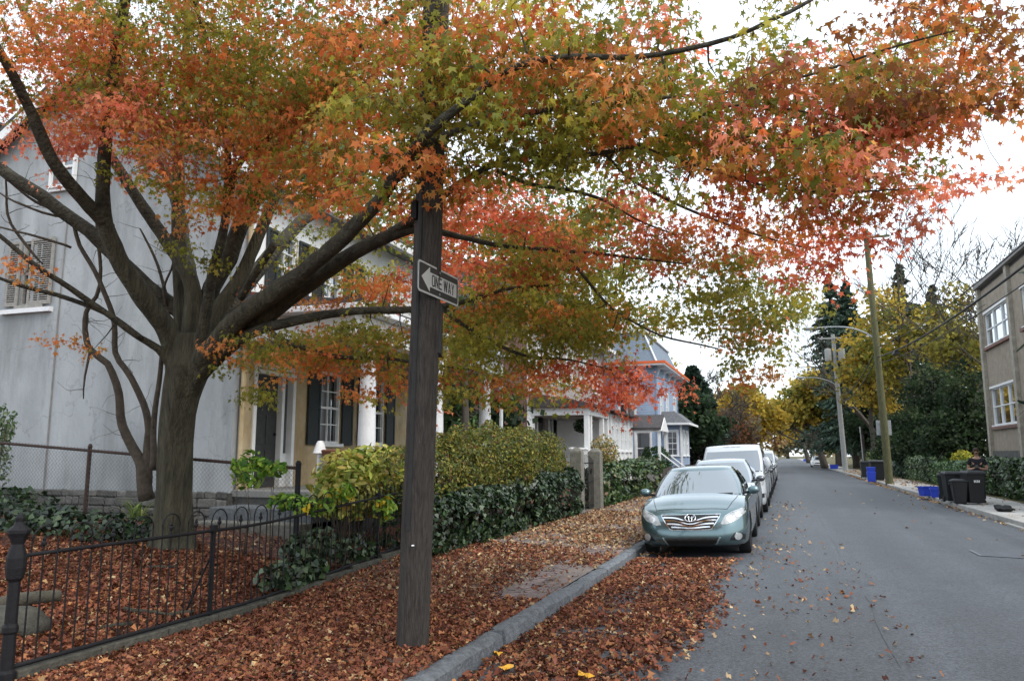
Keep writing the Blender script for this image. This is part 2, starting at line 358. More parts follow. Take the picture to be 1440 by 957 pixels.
put(scatter((-5.5, -2.6), (3.2, 8.5), 1650, kw), .05)
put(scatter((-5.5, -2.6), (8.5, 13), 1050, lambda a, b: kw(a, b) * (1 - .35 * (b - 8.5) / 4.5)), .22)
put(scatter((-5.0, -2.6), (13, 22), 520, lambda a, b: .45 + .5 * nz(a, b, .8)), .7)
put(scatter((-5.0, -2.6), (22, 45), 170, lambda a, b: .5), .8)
put(scatter((-9.5, -5.6), (3.6, 9.2), 1250), .05)
put(scatter((-15, -9.5), (5.5, 10.5), 380), .15)
put(scatter((-9, -5.6), (9.2, 11.4), 300), .2)
def kg(a, b):
    e = -.72 + .45 * nz(a, b, .55, 9) + (.25 if b < 6 else 0) ; t = (e - a) / .55
    return max(0.012, min(1, t)) * (1 - .6 * max(0, min(1, (nz(a, b, 1.4, 2) - .18) * 6)))
put(scatter((KL + .02, 1.0), (3.4, 13.2), 1300, kg), .07)
put(scatter((-.7, 1.0), (4, 16), 12, lambda a, b: max(0, (1.3 - a) / 2)), .75)
put(scatter((KL + .02, -1.9), (13, 60), 90, lambda a, b: .6), .7)
put(scatter((-.6, .7), (12, 30), 20, lambda a, b: max(0, .75 - (a + .6) * .5) * (.5 + nz(a, b, .5))), .9)
put(scatter((KR - .42, KR), (13, 75), 90, lambda a, b: max(0, 1 - (KR - a) / .4) ** 1.3 * (.7 + nz(a, b, .7))), .95)
put(scatter((KR + .16, 7.2), (14, 90), 9, lambda a, b: .3 + .7 * max(0, (b - 30) / 30)), .95)
put(scatter((2, 5), (5, 40), .5), .9)
X, Y, PL = map(np.concatenate, (X, Y, PL)); n = len(X)
Z = np.array([(zleft(a, b) if a < KR else .145) for a, b in zip(X, Y)]) + np.where(X < -5.55, .012, .0) + RNG.uniform(.006, .035, n)
Z += np.where(X > KR, .012, 0)
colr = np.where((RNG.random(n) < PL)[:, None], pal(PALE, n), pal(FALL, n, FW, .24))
colr *= (1 + .22 * np.array([nz(a, b, .8, 6) for a, b in zip(X, Y)]))[:, None]
far = Y > 13.5
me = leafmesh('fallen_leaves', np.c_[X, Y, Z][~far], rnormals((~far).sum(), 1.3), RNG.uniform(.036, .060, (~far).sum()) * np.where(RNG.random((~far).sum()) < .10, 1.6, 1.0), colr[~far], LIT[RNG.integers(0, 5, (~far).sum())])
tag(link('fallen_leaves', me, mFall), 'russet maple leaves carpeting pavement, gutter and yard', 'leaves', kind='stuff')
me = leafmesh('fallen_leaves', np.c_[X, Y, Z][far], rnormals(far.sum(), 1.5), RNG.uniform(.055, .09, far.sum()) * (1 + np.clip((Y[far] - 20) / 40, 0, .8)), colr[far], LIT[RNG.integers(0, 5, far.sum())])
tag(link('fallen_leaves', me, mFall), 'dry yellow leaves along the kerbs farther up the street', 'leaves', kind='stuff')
# a few single big leaves that catch the eye
mYel = M('yellow leaf', lin('c9962f'), rough=.6, var=.2, scale=20)
for k, (u, v) in enumerate(((716, 938), (820, 955), (701, 915))):
    p = PZ(u, v, .03 + zroad(-1.9)); m = MB(); s = .16 if k < 2 else .12; a0 = random.random() * 6
    st = star(5, .5); m.add([(p.x + s * (q[0] * math.cos(a0) - q[1] * math.sin(a0)), p.y + s * (q[0] * math.sin(a0) + q[1] * math.cos(a0)), zroad(p.x) + .045 + .015 * math.sin(i * 2.1)) for i, q in enumerate(st)], [tuple(range(len(st)))])
    tag(m.build('fallen_leaf', mYel), ['large yellow maple leaf lying in the gutter litter beside the kerb', 'yellow leaf lying in the leaf-covered parking lane, away from the kerb', 'small yellow leaf lying against the granite kerb'][k], 'leaf')
# ================================================================ THE MAPLE
mBark = M('maple bark', (.052, .047, .033), rough=.95, var=.5, scale=7, bump=1.0, bscale=20, stretch=(2, 2, .35), col2=(.105, .097, .062))
mBarkD = M('silhouette limb bark', (.044, .040, .031), rough=.95, var=.5, scale=6, bump=1.0, bscale=22, col2=(.092, .085, .06))  # darker copy of the trunk bark; the limbs' silhouette shade is in the colour
mMaple = MLEAF('maple foliage', trans=.6, rough=.5, spec=.35)
TB = PD(245, 770, 10.7); TB.z = zyard(TB.x, TB.y) - .05
for _m in (mBark, mBarkD):
    for _n in _m.node_tree.nodes:
        if _n.type == 'BUMP': _n.inputs['Distance'].default_value = .06
maple = thing('maple_tree', 'large spreading maple with orange, red and olive leaves rooted behind the iron fence', 'tree', TB)
def smoothpath(pts, rad, step=.22):
    P = [Vector(p) for p in pts]; out, ro = [], []
    for i in range(len(P) - 1):
        p0, p1, p2, p3 = P[max(i - 1, 0)], P[i], P[i + 1], P[min(i + 2, len(P) - 1)]; n = max(2, int((p2 - p1).length / step))
        for k in range(n):
            t = k / n; q = .5 * ((2 * p1) + (p2 - p0) * t + (2 * p0 - 5 * p1 + 4 * p2 - p3) * t * t + (3 * p1 - p0 - 3 * p2 + p3) * t ** 3)
            out.append(q); ro.append(rad[i] + (rad[i + 1] - rad[i]) * t)
    out.append(P[-1]); ro.append(rad[-1]); return out, ro
def knob(path, rad, s, amp=.02):
    return [p + Vector((noise.noise(p * 1.9 + Vector((s, 0, 0))), noise.noise(p * 1.9 + Vector((0, s, 5))), noise.noise(p * 1.9 + Vector((9, 0, s))))) * amp * (1 if 0 < i else 0) for i, p in enumerate(path)]
# trunk with flutes
def trunk(pts, rads, name, mat, parent, n=36, flute=.085, seed=0):
    P, Rr = smoothpath(pts, rads, .10); m = MB(); b = 0
    for i, p in enumerate(P):
        t = i / (len(P) - 1)
        for k in range(n):
            a = 2 * math.pi * k / n; fl = 1 + flute * math.sin(3 * a + 1.1 + p.z * .5) + flute * .6 * math.sin(5 * a + p.z * .9 + seed) + .10 * noise.noise(Vector((math.cos(a) * 1.6, math.sin(a) * 1.6, p.z * 1.3 + seed))) + .075 * noise.noise(Vector((math.cos(a) * 4.5, math.sin(a) * 4.5, p.z * .9 + seed)))
            fl += max(0, .10 - t) * 3.2 * (.55 + .45 * math.sin(5 * a + 2))
            m.v.append((p.x + Rr[i] * fl * math.cos(a), p.y + Rr[i] * fl * math.sin(a), p.z))
        if i:
            for k in range(n): k2 = (k + 1) % n; m.f.append(((i - 1) * n + k, (i - 1) * n + k2, i * n + k2, i * n + k)); m.mi.append(0)
    m.f.append(tuple((len(P) - 1) * n + k for k in range(n))); m.mi.append(0)
    m.f.append(tuple(reversed(range(n)))); m.mi.append(0); return m
px = lambda w_, d: w_ * .73 * d / F / 2
trunkm = trunk([TB, PD(246, 690, 10.7), PD(249, 620, 10.7), PD(256, 560, 10.65), PD(268, 515, 10.6), PD(274, 470, 10.55)], [px(80, 10.7), px(64, 10.7), px(60, 10.7), px(66, 10.7), px(80, 10.6), px(56, 10.6)], 'trunk', mBark, maple)
NODES = []            # skeleton points: (pos, radius)
limbs = MB(); limbsL = MB()
def rough_tube(mb, b0, P, rr, n, s):
    for i, p in enumerate(P):
        for k in range(n):
            q = Vector(mb.v[b0 + i * n + k]); d = q - p; a = 2 * math.pi * k / n
            f = 1 + .12 * noise.noise(q * 4.5 + Vector((s, 0, 0))) + .10 * noise.noise(Vector((math.cos(a) * 2.5, math.sin(a) * 2.5, i * .09 + s))) + .05 * noise.noise(q * 14)
            mb.v[b0 + i * n + k] = tuple(p + d * f)
def fuse(P, rr, s):
    k = 0
    while k < len(P) - 1 and (k < 14 or rr[k] > .085) and k < 30: k += 1
    if (P[0] - TB).length < 2.6: b0 = len(trunkm.v); q = [r * (1.05 - .06 * (i / max(k, 1)) ** 2) for i, r in enumerate(rr[:k + 1])]; trunkm.tube(P[:k + 1], q, 14); rough_tube(trunkm, b0, P[:k + 1], q, 14, s)
def limb(pts, mb=limbs, s=0, nseg=10):
    P = [PD(u, v, d) for u, v, d, w_ in pts]; rr = [px(w_, d) for u, v, d, w_ in pts]
    P, rr = smoothpath(P, rr, .12); P = knob(P, rr, s); b0 = len(mb.v); mb.tube(P, rr, 14); rough_tube(mb, b0, P, rr, 14, s); fuse(P, rr, s); NODES.extend(zip(P, rr)); return P
limb([(250, 600, 10.72, 26), (250, 535, 10.65, 42), (236, 468, 10.5, 40), (198, 412, 10.2, 36), (165, 361, 10.0, 33), (146, 300, 9.8, 30), (145, 250, 9.6, 25), (151, 190, 9.4, 24), (156, 125, 9.2, 22), (170, 40, 9.0, 21), (182, -30, 8.8, 18), (200, -150, 8.6, 12), (220, -260, 8.5, 5)], s=1)
limb([(152, 320, 9.9, 28), (115, 280, 9.5, 25), (75, 225, 9.1, 23), (40, 155, 8.8, 21), (10, 90, 8.5, 19), (-30, 20, 8.2, 15), (-90, -80, 8.0, 8)], s=2)
limb([(256, 575, 10.75, 24), (268, 480, 10.8, 38), (270, 400, 10.9, 30), (235, 341, 11, 24), (210, 306, 11, 22), (175, 250, 11, 19), (135, 185, 11, 15), (100, 135, 11, 12), (65, 75, 10.8, 10), (30, 10, 10.6, 8), (0, -70, 10.5, 4)], s=3)
limb([(254, 585, 10.78, 24), (260, 520, 10.9, 36), (256, 450, 11, 30), (253, 350, 11.1, 26), (251, 250, 11.2, 22), (257, 150, 11.2, 17), (262, 40, 11.2, 13), (258, -60, 11.1, 7)], limbsL, s=4)
limb([(258, 570, 10.65, 20), (280, 500, 10.45, 28), (296, 401, 10.2, 18), (316, 321, 10, 16), (321, 236, 9.8, 14), (311, 140, 9.6, 11), (296, 75, 9.5, 10), (273, 0, 9.3, 8), (260, -80, 9.2, 4)], s=5)
limb([(318, 300, 9.95, 13), (332, 235, 9.6, 13), (351, 215, 9.4, 13), (401, 175, 9.0, 12), (451, 130, 8.7, 10), (520, 92, 8.3, 7), (570, 70, 8.0, 4)], s=6)
limb([(256, 585, 10.75, 24), (282, 512, 10.75, 38), (301, 451, 10.8, 30), (341, 381, 11, 26), (381, 290, 11.1, 20), (401, 245, 11.1, 16), (430, 190, 11, 11), (455, 110, 11, 7), (470, 40, 11, 4)], limbsL, s=7)
limb([(338, 420, 10.4, 14), (356, 390, 10.3, 13), (381, 351, 10.2, 14), (384, 346, 10.2, 14)], s=8)
limb([(252, 600, 10.72, 24), (266, 540, 10.62, 40), (300, 488, 10.2, 40), (345, 440, 9.8, 36), (400, 402, 9.3, 34), (450, 363, 8.7, 31), (500, 318, 8.0, 29), (530, 286, 7.4, 26), (577, 215, 6.3, 22), (612, 178, 6.0, 19), (660, 138, 5.8, 15), (720, 97, 5.6, 13), (800, 80, 5.4, 12), (893, 79, 5.3, 11), (960, 70, 5.2, 10), (1030, 52, 5.1, 9), (1085, 28, 5.0, 8), (1140, 0, 5.0, 7), (1200, -50, 5.0, 4)], s=9)
limb([(590, 205, 6.2, 14), (633, 187, 6.2, 13), (707, 163, 6.2, 11), (780, 154, 6.2, 10), (880, 143, 6.1, 8), (950, 137, 6.0, 6), (1050, 130, 5.9, 5), (1110, 128, 5.8, 3)], s=10)
limb([(254, 600, 10.75, 24), (276, 530, 10.6, 38), (330, 478, 10.3, 36), (370, 448, 10.0, 33), (430, 402, 9.5, 31), (490, 360, 8.9, 28), (540, 336, 8.4, 25), (590, 322, 8.0, 16), (640, 332, 7.9, 11), (700, 345, 7.8, 9), (780, 352, 7.7, 7), (880, 360, 7.6, 5), (960, 372, 7.6, 3)], s=11)
limb([(540, 334, 8.4, 20), (585, 305, 7.9, 17), (640, 262, 7.2, 13), (713, 222, 6.8, 11), (780, 216, 6.6, 10), (840, 215, 6.5, 9), (907, 204, 6.3, 8), (960, 180, 6.1, 7), (1010, 152, 5.9, 5), (1080, 150, 5.8, 4), (1160, 160, 5.7, 3)], s=12)
limb([(254, 590, 10.7, 16), (284, 522, 10.4, 22), (330, 482, 10.1, 22), (370, 462, 9.9, 20), (420, 450, 9.7, 19), (480, 439, 9.5, 16), (563, 436, 9.3, 14), (620, 430, 9.2, 11), (665, 420, 9.1, 9), (720, 405, 9, 6), (800, 400, 9, 4)], s=13)
limb([(383, 468, 9.85, 12), (400, 478, 9.8, 11), (432, 490, 9.8, 10), (475, 501, 9.8, 9), (546, 504, 9.7, 7), (600, 512, 9.7, 5), (660, 520, 9.7, 3)], s=14)
limb([(700, 240, 6.9, 8), (740, 256, 7.1, 7), (800, 267, 7.3, 7), (853, 284, 7.5, 6), (893, 307, 7.6, 4), (950, 330, 7.7, 3)], s=15)
limb([(850, 215, 6.5, 6), (893, 253, 6.9, 6), (947, 287, 7.2, 6), (1013, 313, 7.4, 5), (1073, 331, 7.4, 4), (1140, 350, 7.4, 2)], s=16)
limb([(620, 430, 9.2, 10), (650, 456, 9.2, 8), (690, 480, 9.2, 7), (740, 500, 9.2, 6), (800, 505, 9.2, 4), (860, 520, 9.2, 3)], s=17)
limb([(790, 352, 7.7, 6), (830, 400, 8.0, 6), (870, 440, 8.3, 5), (930, 470, 8.5, 4), (1010, 490, 8.5, 3)], s=18)
limb([(250, 560, 10.6, 12), (232, 502, 10.45, 16), (196, 474, 10.2, 13), (165, 451, 10.0, 12), (100, 406, 9.7, 11), (50, 374, 9.4, 10), (0, 331, 9.2, 8), (-60, 290, 9, 5)], s=19)
limb([(200, 476, 10.2, 11), (150, 441, 10.0, 10), (100, 421, 9.8, 9), (40, 404, 9.6, 8), (0, 391, 9.4, 6), (-60, 370, 9.2, 3)], s=20)
limb([(1040, 130, 5.9, 5), (1120, 110, 5.7, 5), (1200, 82, 5.6, 5), (1290, 55, 5.5, 4), (1360, 40, 5.5, 2)], s=21)
limb([(1010, 190, 6.0, 5), (1100, 195, 5.9, 5), (1190, 200, 5.9, 5), (1270, 180, 5.8, 4), (1340, 150, 5.8, 3), (1400, 148, 5.8, 2)], s=22)
limb([(900, 205, 6.3, 5), (1000, 240, 6.2, 5), (1100, 265, 6.1, 4), (1200, 270, 6.0, 4), (1290, 265, 6, 2)], s=23)
# the high crown above the frame, wide to the back and left
tp = Vector(TB)
def wl(pts, s):
    P, rr = smoothpath([tp + Vector(p[:3]) for p in pts], [p[3] for p in pts]); P = knob(P, rr, s, .06); limbs.tube(P, rr, 8); NODES.extend(zip(P, rr))
wl([(.2, .1, 2.8, .12), (.6, 1.2, 4.6, .11), (1.2, 2.6, 6.2, .07), (1.8, 3.6, 7.0, .03)], 31)
wl([(.1, 0, 3.0, .12), (-.8, .6, 5.0, .10), (-2.2, 1.4, 6.6, .06), (-3.4, 2.2, 7.2, .03)], 32)
wl([(.2, 0, 3.2, .13), (1.6, -.4, 5.2, .10), (3.2, -1.0, 6.2, .06), (4.6, -1.4, 6.6, .03)], 33)
wl([(0, 0, 3.2, .11), (-1.8, -1.2, 5.0, .09), (-3.6, -2.0, 6.0, .05), (-4.8, -2.6, 6.2, .02)], 34)
# ---- foliage pads: (u, v, ru, rv, depth, density, colours)
PALS = {'O': ['cb7a44', 'bf6636', 'd08c54', 'b65f38', 'b27a3a', '947a38'], 'R': ['bc5a42', 'c66c4c', 'a84c36', 'cf7e5a', 'cc6c4c'], 'G': ['82842f', '70742b', '968f38', '5f682a', 'a69640', '7a783a'],
        'P': ['c66e58', 'cd7d64', 'b86250', 'd08c6c', 'c27a4c'], 'B': ['8a6030', '7c4a2a', '94682e', '7d5a26', '7a4430']}
PADS = [(60, 25, 90, 50, 8.4, .8, 'GO'), (150, 60, 110, 60, 9.2, .8, 'OGOG'), (85, 165, 80, 55, 9.3, .7, 'PGO'), (110, 110, 80, 50, 9.6, .7, 'OGP'), (200, 190, 90, 55, 9.6, .75, 'OPG'), (260, 100, 110, 90, 9.8, .95, 'OGGO'), (210, 130, 90, 60, 9, .6, 'OPG'),
        (385, 80, 130, 100, 8.6, 1, 'OGGO'), (345, 200, 105, 80, 9.2, .8, 'OGOG'), (290, 268, 65, 45, 9.9, .8, 'GO'), (292, 372, 38, 16, 10, .5, 'OPG'), (470, 180, 110, 80, 8.2, .95, 'OGOG'),
        (520, 60, 120, 80, 7.6, 1, 'OGOO'), (450, 262, 70, 40, 8.6, .85, 'GO'), (600, 110, 110, 90, 6.3, .9, 'GOGO'), (565, 215, 85, 60, 6.4, .75, 'OGG'), (680, 205, 120, 85, 6.4, .85, 'GGO'),
        (700, 55, 120, 65, 6.2, 1.05, 'GOOG'), (820, 110, 120, 65, 5.9, .9, 'GOGO'), (820, 205, 130, 65, 6.5, .9, 'GGO'), (900, 38, 80, 34, 5.8, .35, 'GP'), (985, 145, 95, 55, 5.7, .8, 'PGPO'),
        (1090, 172, 110, 55, 5.7, .9, 'PGPO'), (1000, 222, 140, 50, 6.2, .9, 'OGG'), (1180, 115, 115, 85, 5.6, .95, 'OGBG'), (1275, 80, 105, 75, 5.6, .8, 'OGBG'), (1330, 35, 75, 50, 5.5, .5, 'OB'),
        (1385, 30, 50, 40, 5.5, .25, 'RB'), (1400, 150, 45, 16, 5.8, .3, 'B'), (1180, 235, 115, 50, 5.9, .95, 'PGOG'), (1275, 205, 85, 55, 5.8, .65, 'OPGO'), (1290, 275, 70, 26, 6, .45, 'PO'),
        (1120, 290, 105, 40, 6.3, .65, 'GOO'), (950, 262, 100, 32, 7, .4, 'GR'), (1205, 316, 55, 24, 6.6, .65, 'R'), (1060, 338, 75, 30, 7.4, .75, 'RO'), (1130, 366, 60, 30, 7.4, .7, 'OGR'),
        (705, 300, 68, 50, 9.2, .8, 'R'), (645, 335, 55, 40, 9.6, .6, 'RO'), (820, 325, 115, 50, 8.3, .85, 'GRGO'), (930, 350, 95, 42, 7.9, .65, 'ORG'), (760, 420, 110, 55, 9, 1.15, 'GGO'),
        (835, 452, 70, 48, 8.8, 1.2, 'GGO'), (968, 408, 62, 30, 8.4, 1.0, 'OGG'), (1035, 462, 58, 42, 8.5, 1.1, 'GGO'), (690, 475, 78, 48, 9.4, 1.15, 'GGO'), (625, 470, 45, 45, 9.9, .6, 'GO'),
        (645, 540, 60, 26, 10, .8, 'OGRO'), (745, 528, 70, 36, 9.5, .85, 'ROGO'), (845, 540, 75, 30, 9.4, .9, 'RR'), (920, 548, 45, 16, 9.4, .6, 'RB'), (400, 498, 85, 26, 9.9, 1.0, 'OGOG'),
        (500, 490, 85, 38, 9.9, 1.15, 'OGOG'), (368, 538, 22, 22, 10, .7, 'OGG'), (545, 545, 36, 22, 10.1, .7, 'O'), (530, 405, 48, 38, 10.3, .9, 'GO'), (455, 350, 45, 34, 10.4, .6, 'OGG'),
        (595, 395, 34, 26, 10.4, .6, 'RO'), (15, 388, 28, 10, 9.5, .4, 'O'), (1010, 392, 60, 36, 8.4, .75, 'OGR'), (1062, 512, 26, 26, 8.6, .8, 'OG'),
        (1085, 435, 48, 30, 8.1, .8, 'GO'), (560, 300, 60, 36, 9.4, .9, 'OGR'), (720, 375, 90, 34, 9.1, .85, 'GROG'), (140, 475, 30, 8, 10, .2, 'O'), (420, 420, 60, 18, 10.2, .5, 'OGG'), (520, -40, 300, 40, 7.6, .6, 'OGG'), (1000, -50, 300, 40, 5.6, .5, 'OGG'), (150, -60, 200, 50, 9, .6, 'OGG')]
LC, LN, LS, LCo, SP = [], [], [], [], []
nodesA = [np.array([p[0], p[1], p[2]]) for p, r in NODES]; nodesR = [r for p, r in NODES]
twigs = MB()
class Near:
    def __init__(s): s.a = np.zeros((40000, 3)); s.r = np.zeros(40000); s.n = 0
    def add(s, p, r): s.a[s.n] = p; s.r[s.n] = r; s.n += 1
    def get(s, p): d = ((s.a[:s.n] - p) ** 2).sum(1); i = int(d.argmin()); return i, math.sqrt(d[i])
NR = Near()
for p, r in zip(nodesA, nodesR): NR.add(p, r)
def grow(target, r0, r1, n=4, sides=4):
    i, dist = NR.get(np.array(target)); a = Vector(NR.a[i]); b = Vector(target)
    if dist < .06: return
    r0 = min(r0, NR.r[i] * .8); mid = (a + b) / 2 + Vector((random.gauss(0, .06), random.gauss(0, .06), random.uniform(-.02, .10))) * min(dist, 1.5)
    pts = []; rs = []
    seg = max(2, min(7, int(dist / .22)))
    for k in range(seg + 1):
        t = k / seg; q = a * (1 - t) ** 2 + mid * 2 * t * (1 - t) + b * t * t
        if 0 < k < seg: q += Vector((random.gauss(0, 1), random.gauss(0, 1), random.gauss(0, 1))) * .018
        pts.append(q); rs.append(r0 + (r1 - r0) * t)
    twigs.tube(pts, rs, sides, cap=False)
    for q, r in zip(pts[1:], rs[1:]): NR.add(np.array(q), r)
def spray(c, d, pads, n, rad):
    """a flat spray of leaves round a twig end"""
    key, tone = pads
    tilt = np.array([random.gauss(0, .22), random.gauss(0, .22), 1.0]); tilt /= np.linalg.norm(tilt)
    e1 = np.cross(tilt, [0.3, .9, .1]); e1 /= np.linalg.norm(e1); e2 = np.cross(tilt, e1)
    rr = rad * np.sqrt(RNG.random(n)); a = RNG.uniform(0, 2 * math.pi, n)
    P = np.array(c) + (rr * np.cos(a))[:, None] * e1 + (rr * np.sin(a))[:, None] * e2 + RNG.normal(0, .05, n)[:, None] * tilt - (rr ** 2 * .35)[:, None] * np.array([0, 0, 1])
    outw = np.cos(a)[:, None] * e1 + np.sin(a)[:, None] * e2
    N_ = tilt * .7 + outw * .75 + RNG.normal(0, .45, (n, 3)); LC.append(P); LN.append(N_); LS.append(RNG.uniform(.056, .092, n) * (1.12 if d < 7 else 1)); SP.append(outw * .7 - np.array([0, 0, .8]) + RNG.normal(0, .35, (n, 3)))
    base_ = pal(PALS[key], 1, None, .05); LCo.append((pal(PALS[key], n, None, .16) * .55 + base_ * .45 * (1 + RNG.normal(0, .12, (n, 1)))) * 1.36 * tone * (1 + random.gauss(0, .06)))
targets = []
for (u, v, ru, rv, d, den, pads) in PADS:
    area = math.pi * ru * rv; s = .095 * F / d; nl = area / (s * s * .30) * (7.6 if d > 7 else 8.4) * den; ns = max(3, int(nl / 36))
    npl = max(1, round(ns / 5))
    for k in range(npl):                     # flat boughs, each a handful of leaf sprays of one tint
        r_ = math.sqrt(random.random()); a = random.uniform(0, 2 * math.pi)
        dd = d + (.32 if d < 7 else .2) + random.gauss(0, .5); c = PD(u + ru * .92 * r_ * math.cos(a), v + rv * .92 * r_ * math.sin(a), max(4.6, dd))
        q = noise.noise(c * .62 + Vector((3, 1, 7))) + random.gauss(0, .10); key = random.choice(pads) if random.random() < .5 else pads[min(len(pads) - 1, max(0, int((q * .95 + .5) * len(pads))))]; tone = 1 + random.gauss(0, .13)
        sl1, sl2 = random.gauss(0, .12), random.gauss(0, .12); wd = min(.42, .8 * ru * d / F)
        for m_ in range(max(3, round(ns / npl))):
            ox, oy = random.gauss(0, wd * .75), random.gauss(0, wd * .75)
            targets.append((c + Vector((ox, oy, ox * sl1 + oy * sl2 - .10 * (ox * ox + oy * oy) + random.gauss(0, .035))), d, (key, tone), 36, random.uniform(.18, .36)))
for k in range(620):       # upper crown, out of the frame, shades the yard
    a = random.uniform(0, 2 * math.pi); r_ = math.sqrt(random.random()); x, y_ = 7.0 * r_ * math.cos(a), 5.2 * r_ * math.sin(a)
    c = tp + Vector((x + 1.0, y_ - .3, 7.4 - 1.9 * r_ * r_ + random.gauss(0, .35)))
    dlt = c - CAM; f_ = dlt.x * -_sy + dlt.y * _cy; vv = CY - F * ((dlt.z * _cp - f_ * _sp) / max(f_ * _cp + dlt.z * _sp, .1))
    if f_ < 1.5 or vv < -25: targets.append((c, 9, (random.choice('OGG'), 1.0), 34, .55))
order = sorted(range(len(targets)), key=lambda i: NR.get(np.array(targets[i][0]))[1])
for i in order:
    c, d, pads, n_, rad = targets[i]; grow(c, .011, .003); spray(c, d, pads, n_, rad)
LC, LN, LS, LCo, SP = map(np.concatenate, (LC, LN, LS, LCo, SP))
tko = trunkm.build('trunk', mBark, maple, smooth=True); md_ = tko.modifiers.new('fuse', 'REMESH'); md_.mode = 'VOXEL'; md_.voxel_size = .017; md_.use_smooth_shade = True; sm_ = tko.modifiers.new('soften', 'SMOOTH'); sm_.factor = .5; sm_.iterations = 3
limbs.build('limbs', mBarkD, maple, smooth=True); limbsL.build('limbs', mBark, maple, smooth=True); tag(twigs.build('twigs', mBarkD, maple, smooth=True), kind='stuff')
tag(link('crown', leafmesh('crown', LC, LN, LS, LCo, STARS[RNG.integers(0, 5, len(LC))], SP), mMaple, maple), kind='stuff')
print('maple leaves', len(LC), 'sprays', len(targets), 'fallen', n)
# ---------------------------------------------------------------- bare many-stemmed shrub beside the trunk
mStem = M('mossy stem bark', (.075, .06, .045), rough=.9, var=.4, scale=12, bump=.8, bscale=40)
sb = PD(203, 700, 11.0); sb.z = zyard(sb.x, sb.y) - .04
shrub = thing('bare_shrub', 'leafless twisted many-stemmed shrub between the maple trunk and the chain-link fence', 'shrub', sb)
STEMP = []
def stem(pts, s, name='stem', n=9):
    P, rr = smoothpath([PD(u, v, d) for u, v, d, w_ in pts], [px(w_, d) for u, v, d, w_ in pts], .12); P = knob(P, rr, s, .035); STEMP.extend(P[3:]); return MB().tube(P, rr, n).build(name, mStem, shrub, smooth=True)
stem([(206, 702, 11, 30), (203, 660, 11, 26), (194, 640, 11, 20), (172, 600, 11, 17), (166, 555, 11, 15), (152, 512, 11, 13), (126, 488, 11, 12), (122, 440, 11, 9), (140, 400, 11, 7), (136, 300, 11, 6), (140, 240, 11.2, 3)], 41)
stem([(207, 680, 11, 18), (208, 630, 11, 15), (208, 590, 11, 14), (185, 530, 11, 12), (163, 495, 11, 11), (158, 440, 11, 10), (140, 395, 11, 9), (112, 345, 11, 8), (95, 305, 11, 7), (50, 285, 11, 6), (20, 262, 11, 4), (-10, 230, 11, 3)], 42)
stem([(214, 660, 10.9, 14), (220, 560, 10.95, 10), (232, 470, 11, 8), (236, 420, 11.1, 7), (212, 350, 11.2, 5), (196, 320, 11.2, 3)], 43)
stem([(95, 305, 11, 5), (60, 298, 10.9, 5), (20, 282, 10.8, 4), (0, 270, 10.8, 3)], 44)
stem([(126, 488, 11, 6), (118, 530, 10.9, 4), (116, 560, 10.9, 2)], 45)
stem([(100, 348, 11, 5), (60, 335, 10.9, 5), (20, 325, 10.8, 4), (-10, 318, 10.8, 3)], 46)
stem([(234, 430, 11, 5), (228, 405, 11, 5), (240, 380, 11.0, 4), (246, 360, 11, 2)], 47)
stem([(8, 245, 10.8, 3), (12, 300, 10.9, 5), (30, 335, 11, 6), (48, 360, 11, 5), (60, 372, 11.1, 2)], 48)
tw = MB()
for k in range(60):
    p = random.choice(STEMP); P = [p]
    d_ = Vector((random.gauss(0, 1), random.gauss(0, .4), random.uniform(-.3, 1))).normalized()
    for q in range(5): d_ = (d_ + Vector((random.gauss(0, .3), random.gauss(0, .3), random.gauss(0, .3)))).normalized(); P.append(P[-1] + d_ * random.uniform(.06, .15))
    tw.tube(P, [.006, .005, .004, .003, .002, .002], 3, cap=False)
tag(tw.build('twigs', mStem, shrub), kind='stuff')
# ================================================================ IRON FENCE, CHAIN LINK, POLE
mIron = M('black painted iron', (.010, .010, .012), rough=.7, var=.3, scale=30, bump=.3, bscale=80, spec=.25)
mRust = M('rusty pipe', (.05, .028, .022), rough=.75, var=.4, scale=20, bump=.3, bscale=60)
mZinc = M('dull galvanised wire', (.10, .10, .10), rough=.6, var=.2, scale=30)
FX = -5.5; F0, F1 = PX(22, 800, FX).y, 11.6
def frail(y): return .15 + .22 * min(max((y - 7.4) / 3.6, 0), 1)      # bottom rail height
fence = thing('iron_fence', 'black wrought-iron fence with hooped tops along the leaf-covered pavement', 'fence', (FX, F0, .1))
for dz, nm in ((0, 'bottom_rail'), (.80, 'top_rail')):
    MB().tube([(FX, y_, frail(y_) + dz) for y_ in span(F0, F1, 16)], .016 if dz else .018, 8).build(nm, mIron, fence, smooth=True)
pk = .112; npk = int((F1 - F0 - .12) / pk)
for k in range(npk):
    yy = F0 + .12 + k * pk; z0 = frail(yy); mid = k % 3 == 1; top = z0 + (.86 if mid else .90); m = MB()
    jx, jy = random.gauss(0, .004), random.gauss(0, .004)
    m.tube([(FX, yy, z0), (FX + jx, yy + jy, top)], .0065, 6)
    if mid: m.lathe([(.006, 0), (.020, .012), (.022, .03), (.010, .045), (.016, .055), (.004, .085)], (FX + jx, yy + jy, top - .01), 8)
    m.build('picket', mIron, fence, smooth=True, auto=40)
for k in range(0, npk - 2, 3):
    yy = F0 + .12 + k * pk; r_ = pk; zt = frail(yy + r_) + .895
    MB().tube([(FX, yy + r_ - r_ * math.cos(a), zt + r_ * 1.0 * math.sin(a)) for a in span(0, math.pi, 12)], .0065, 6).build('hoop', mIron, fence, smooth=True)
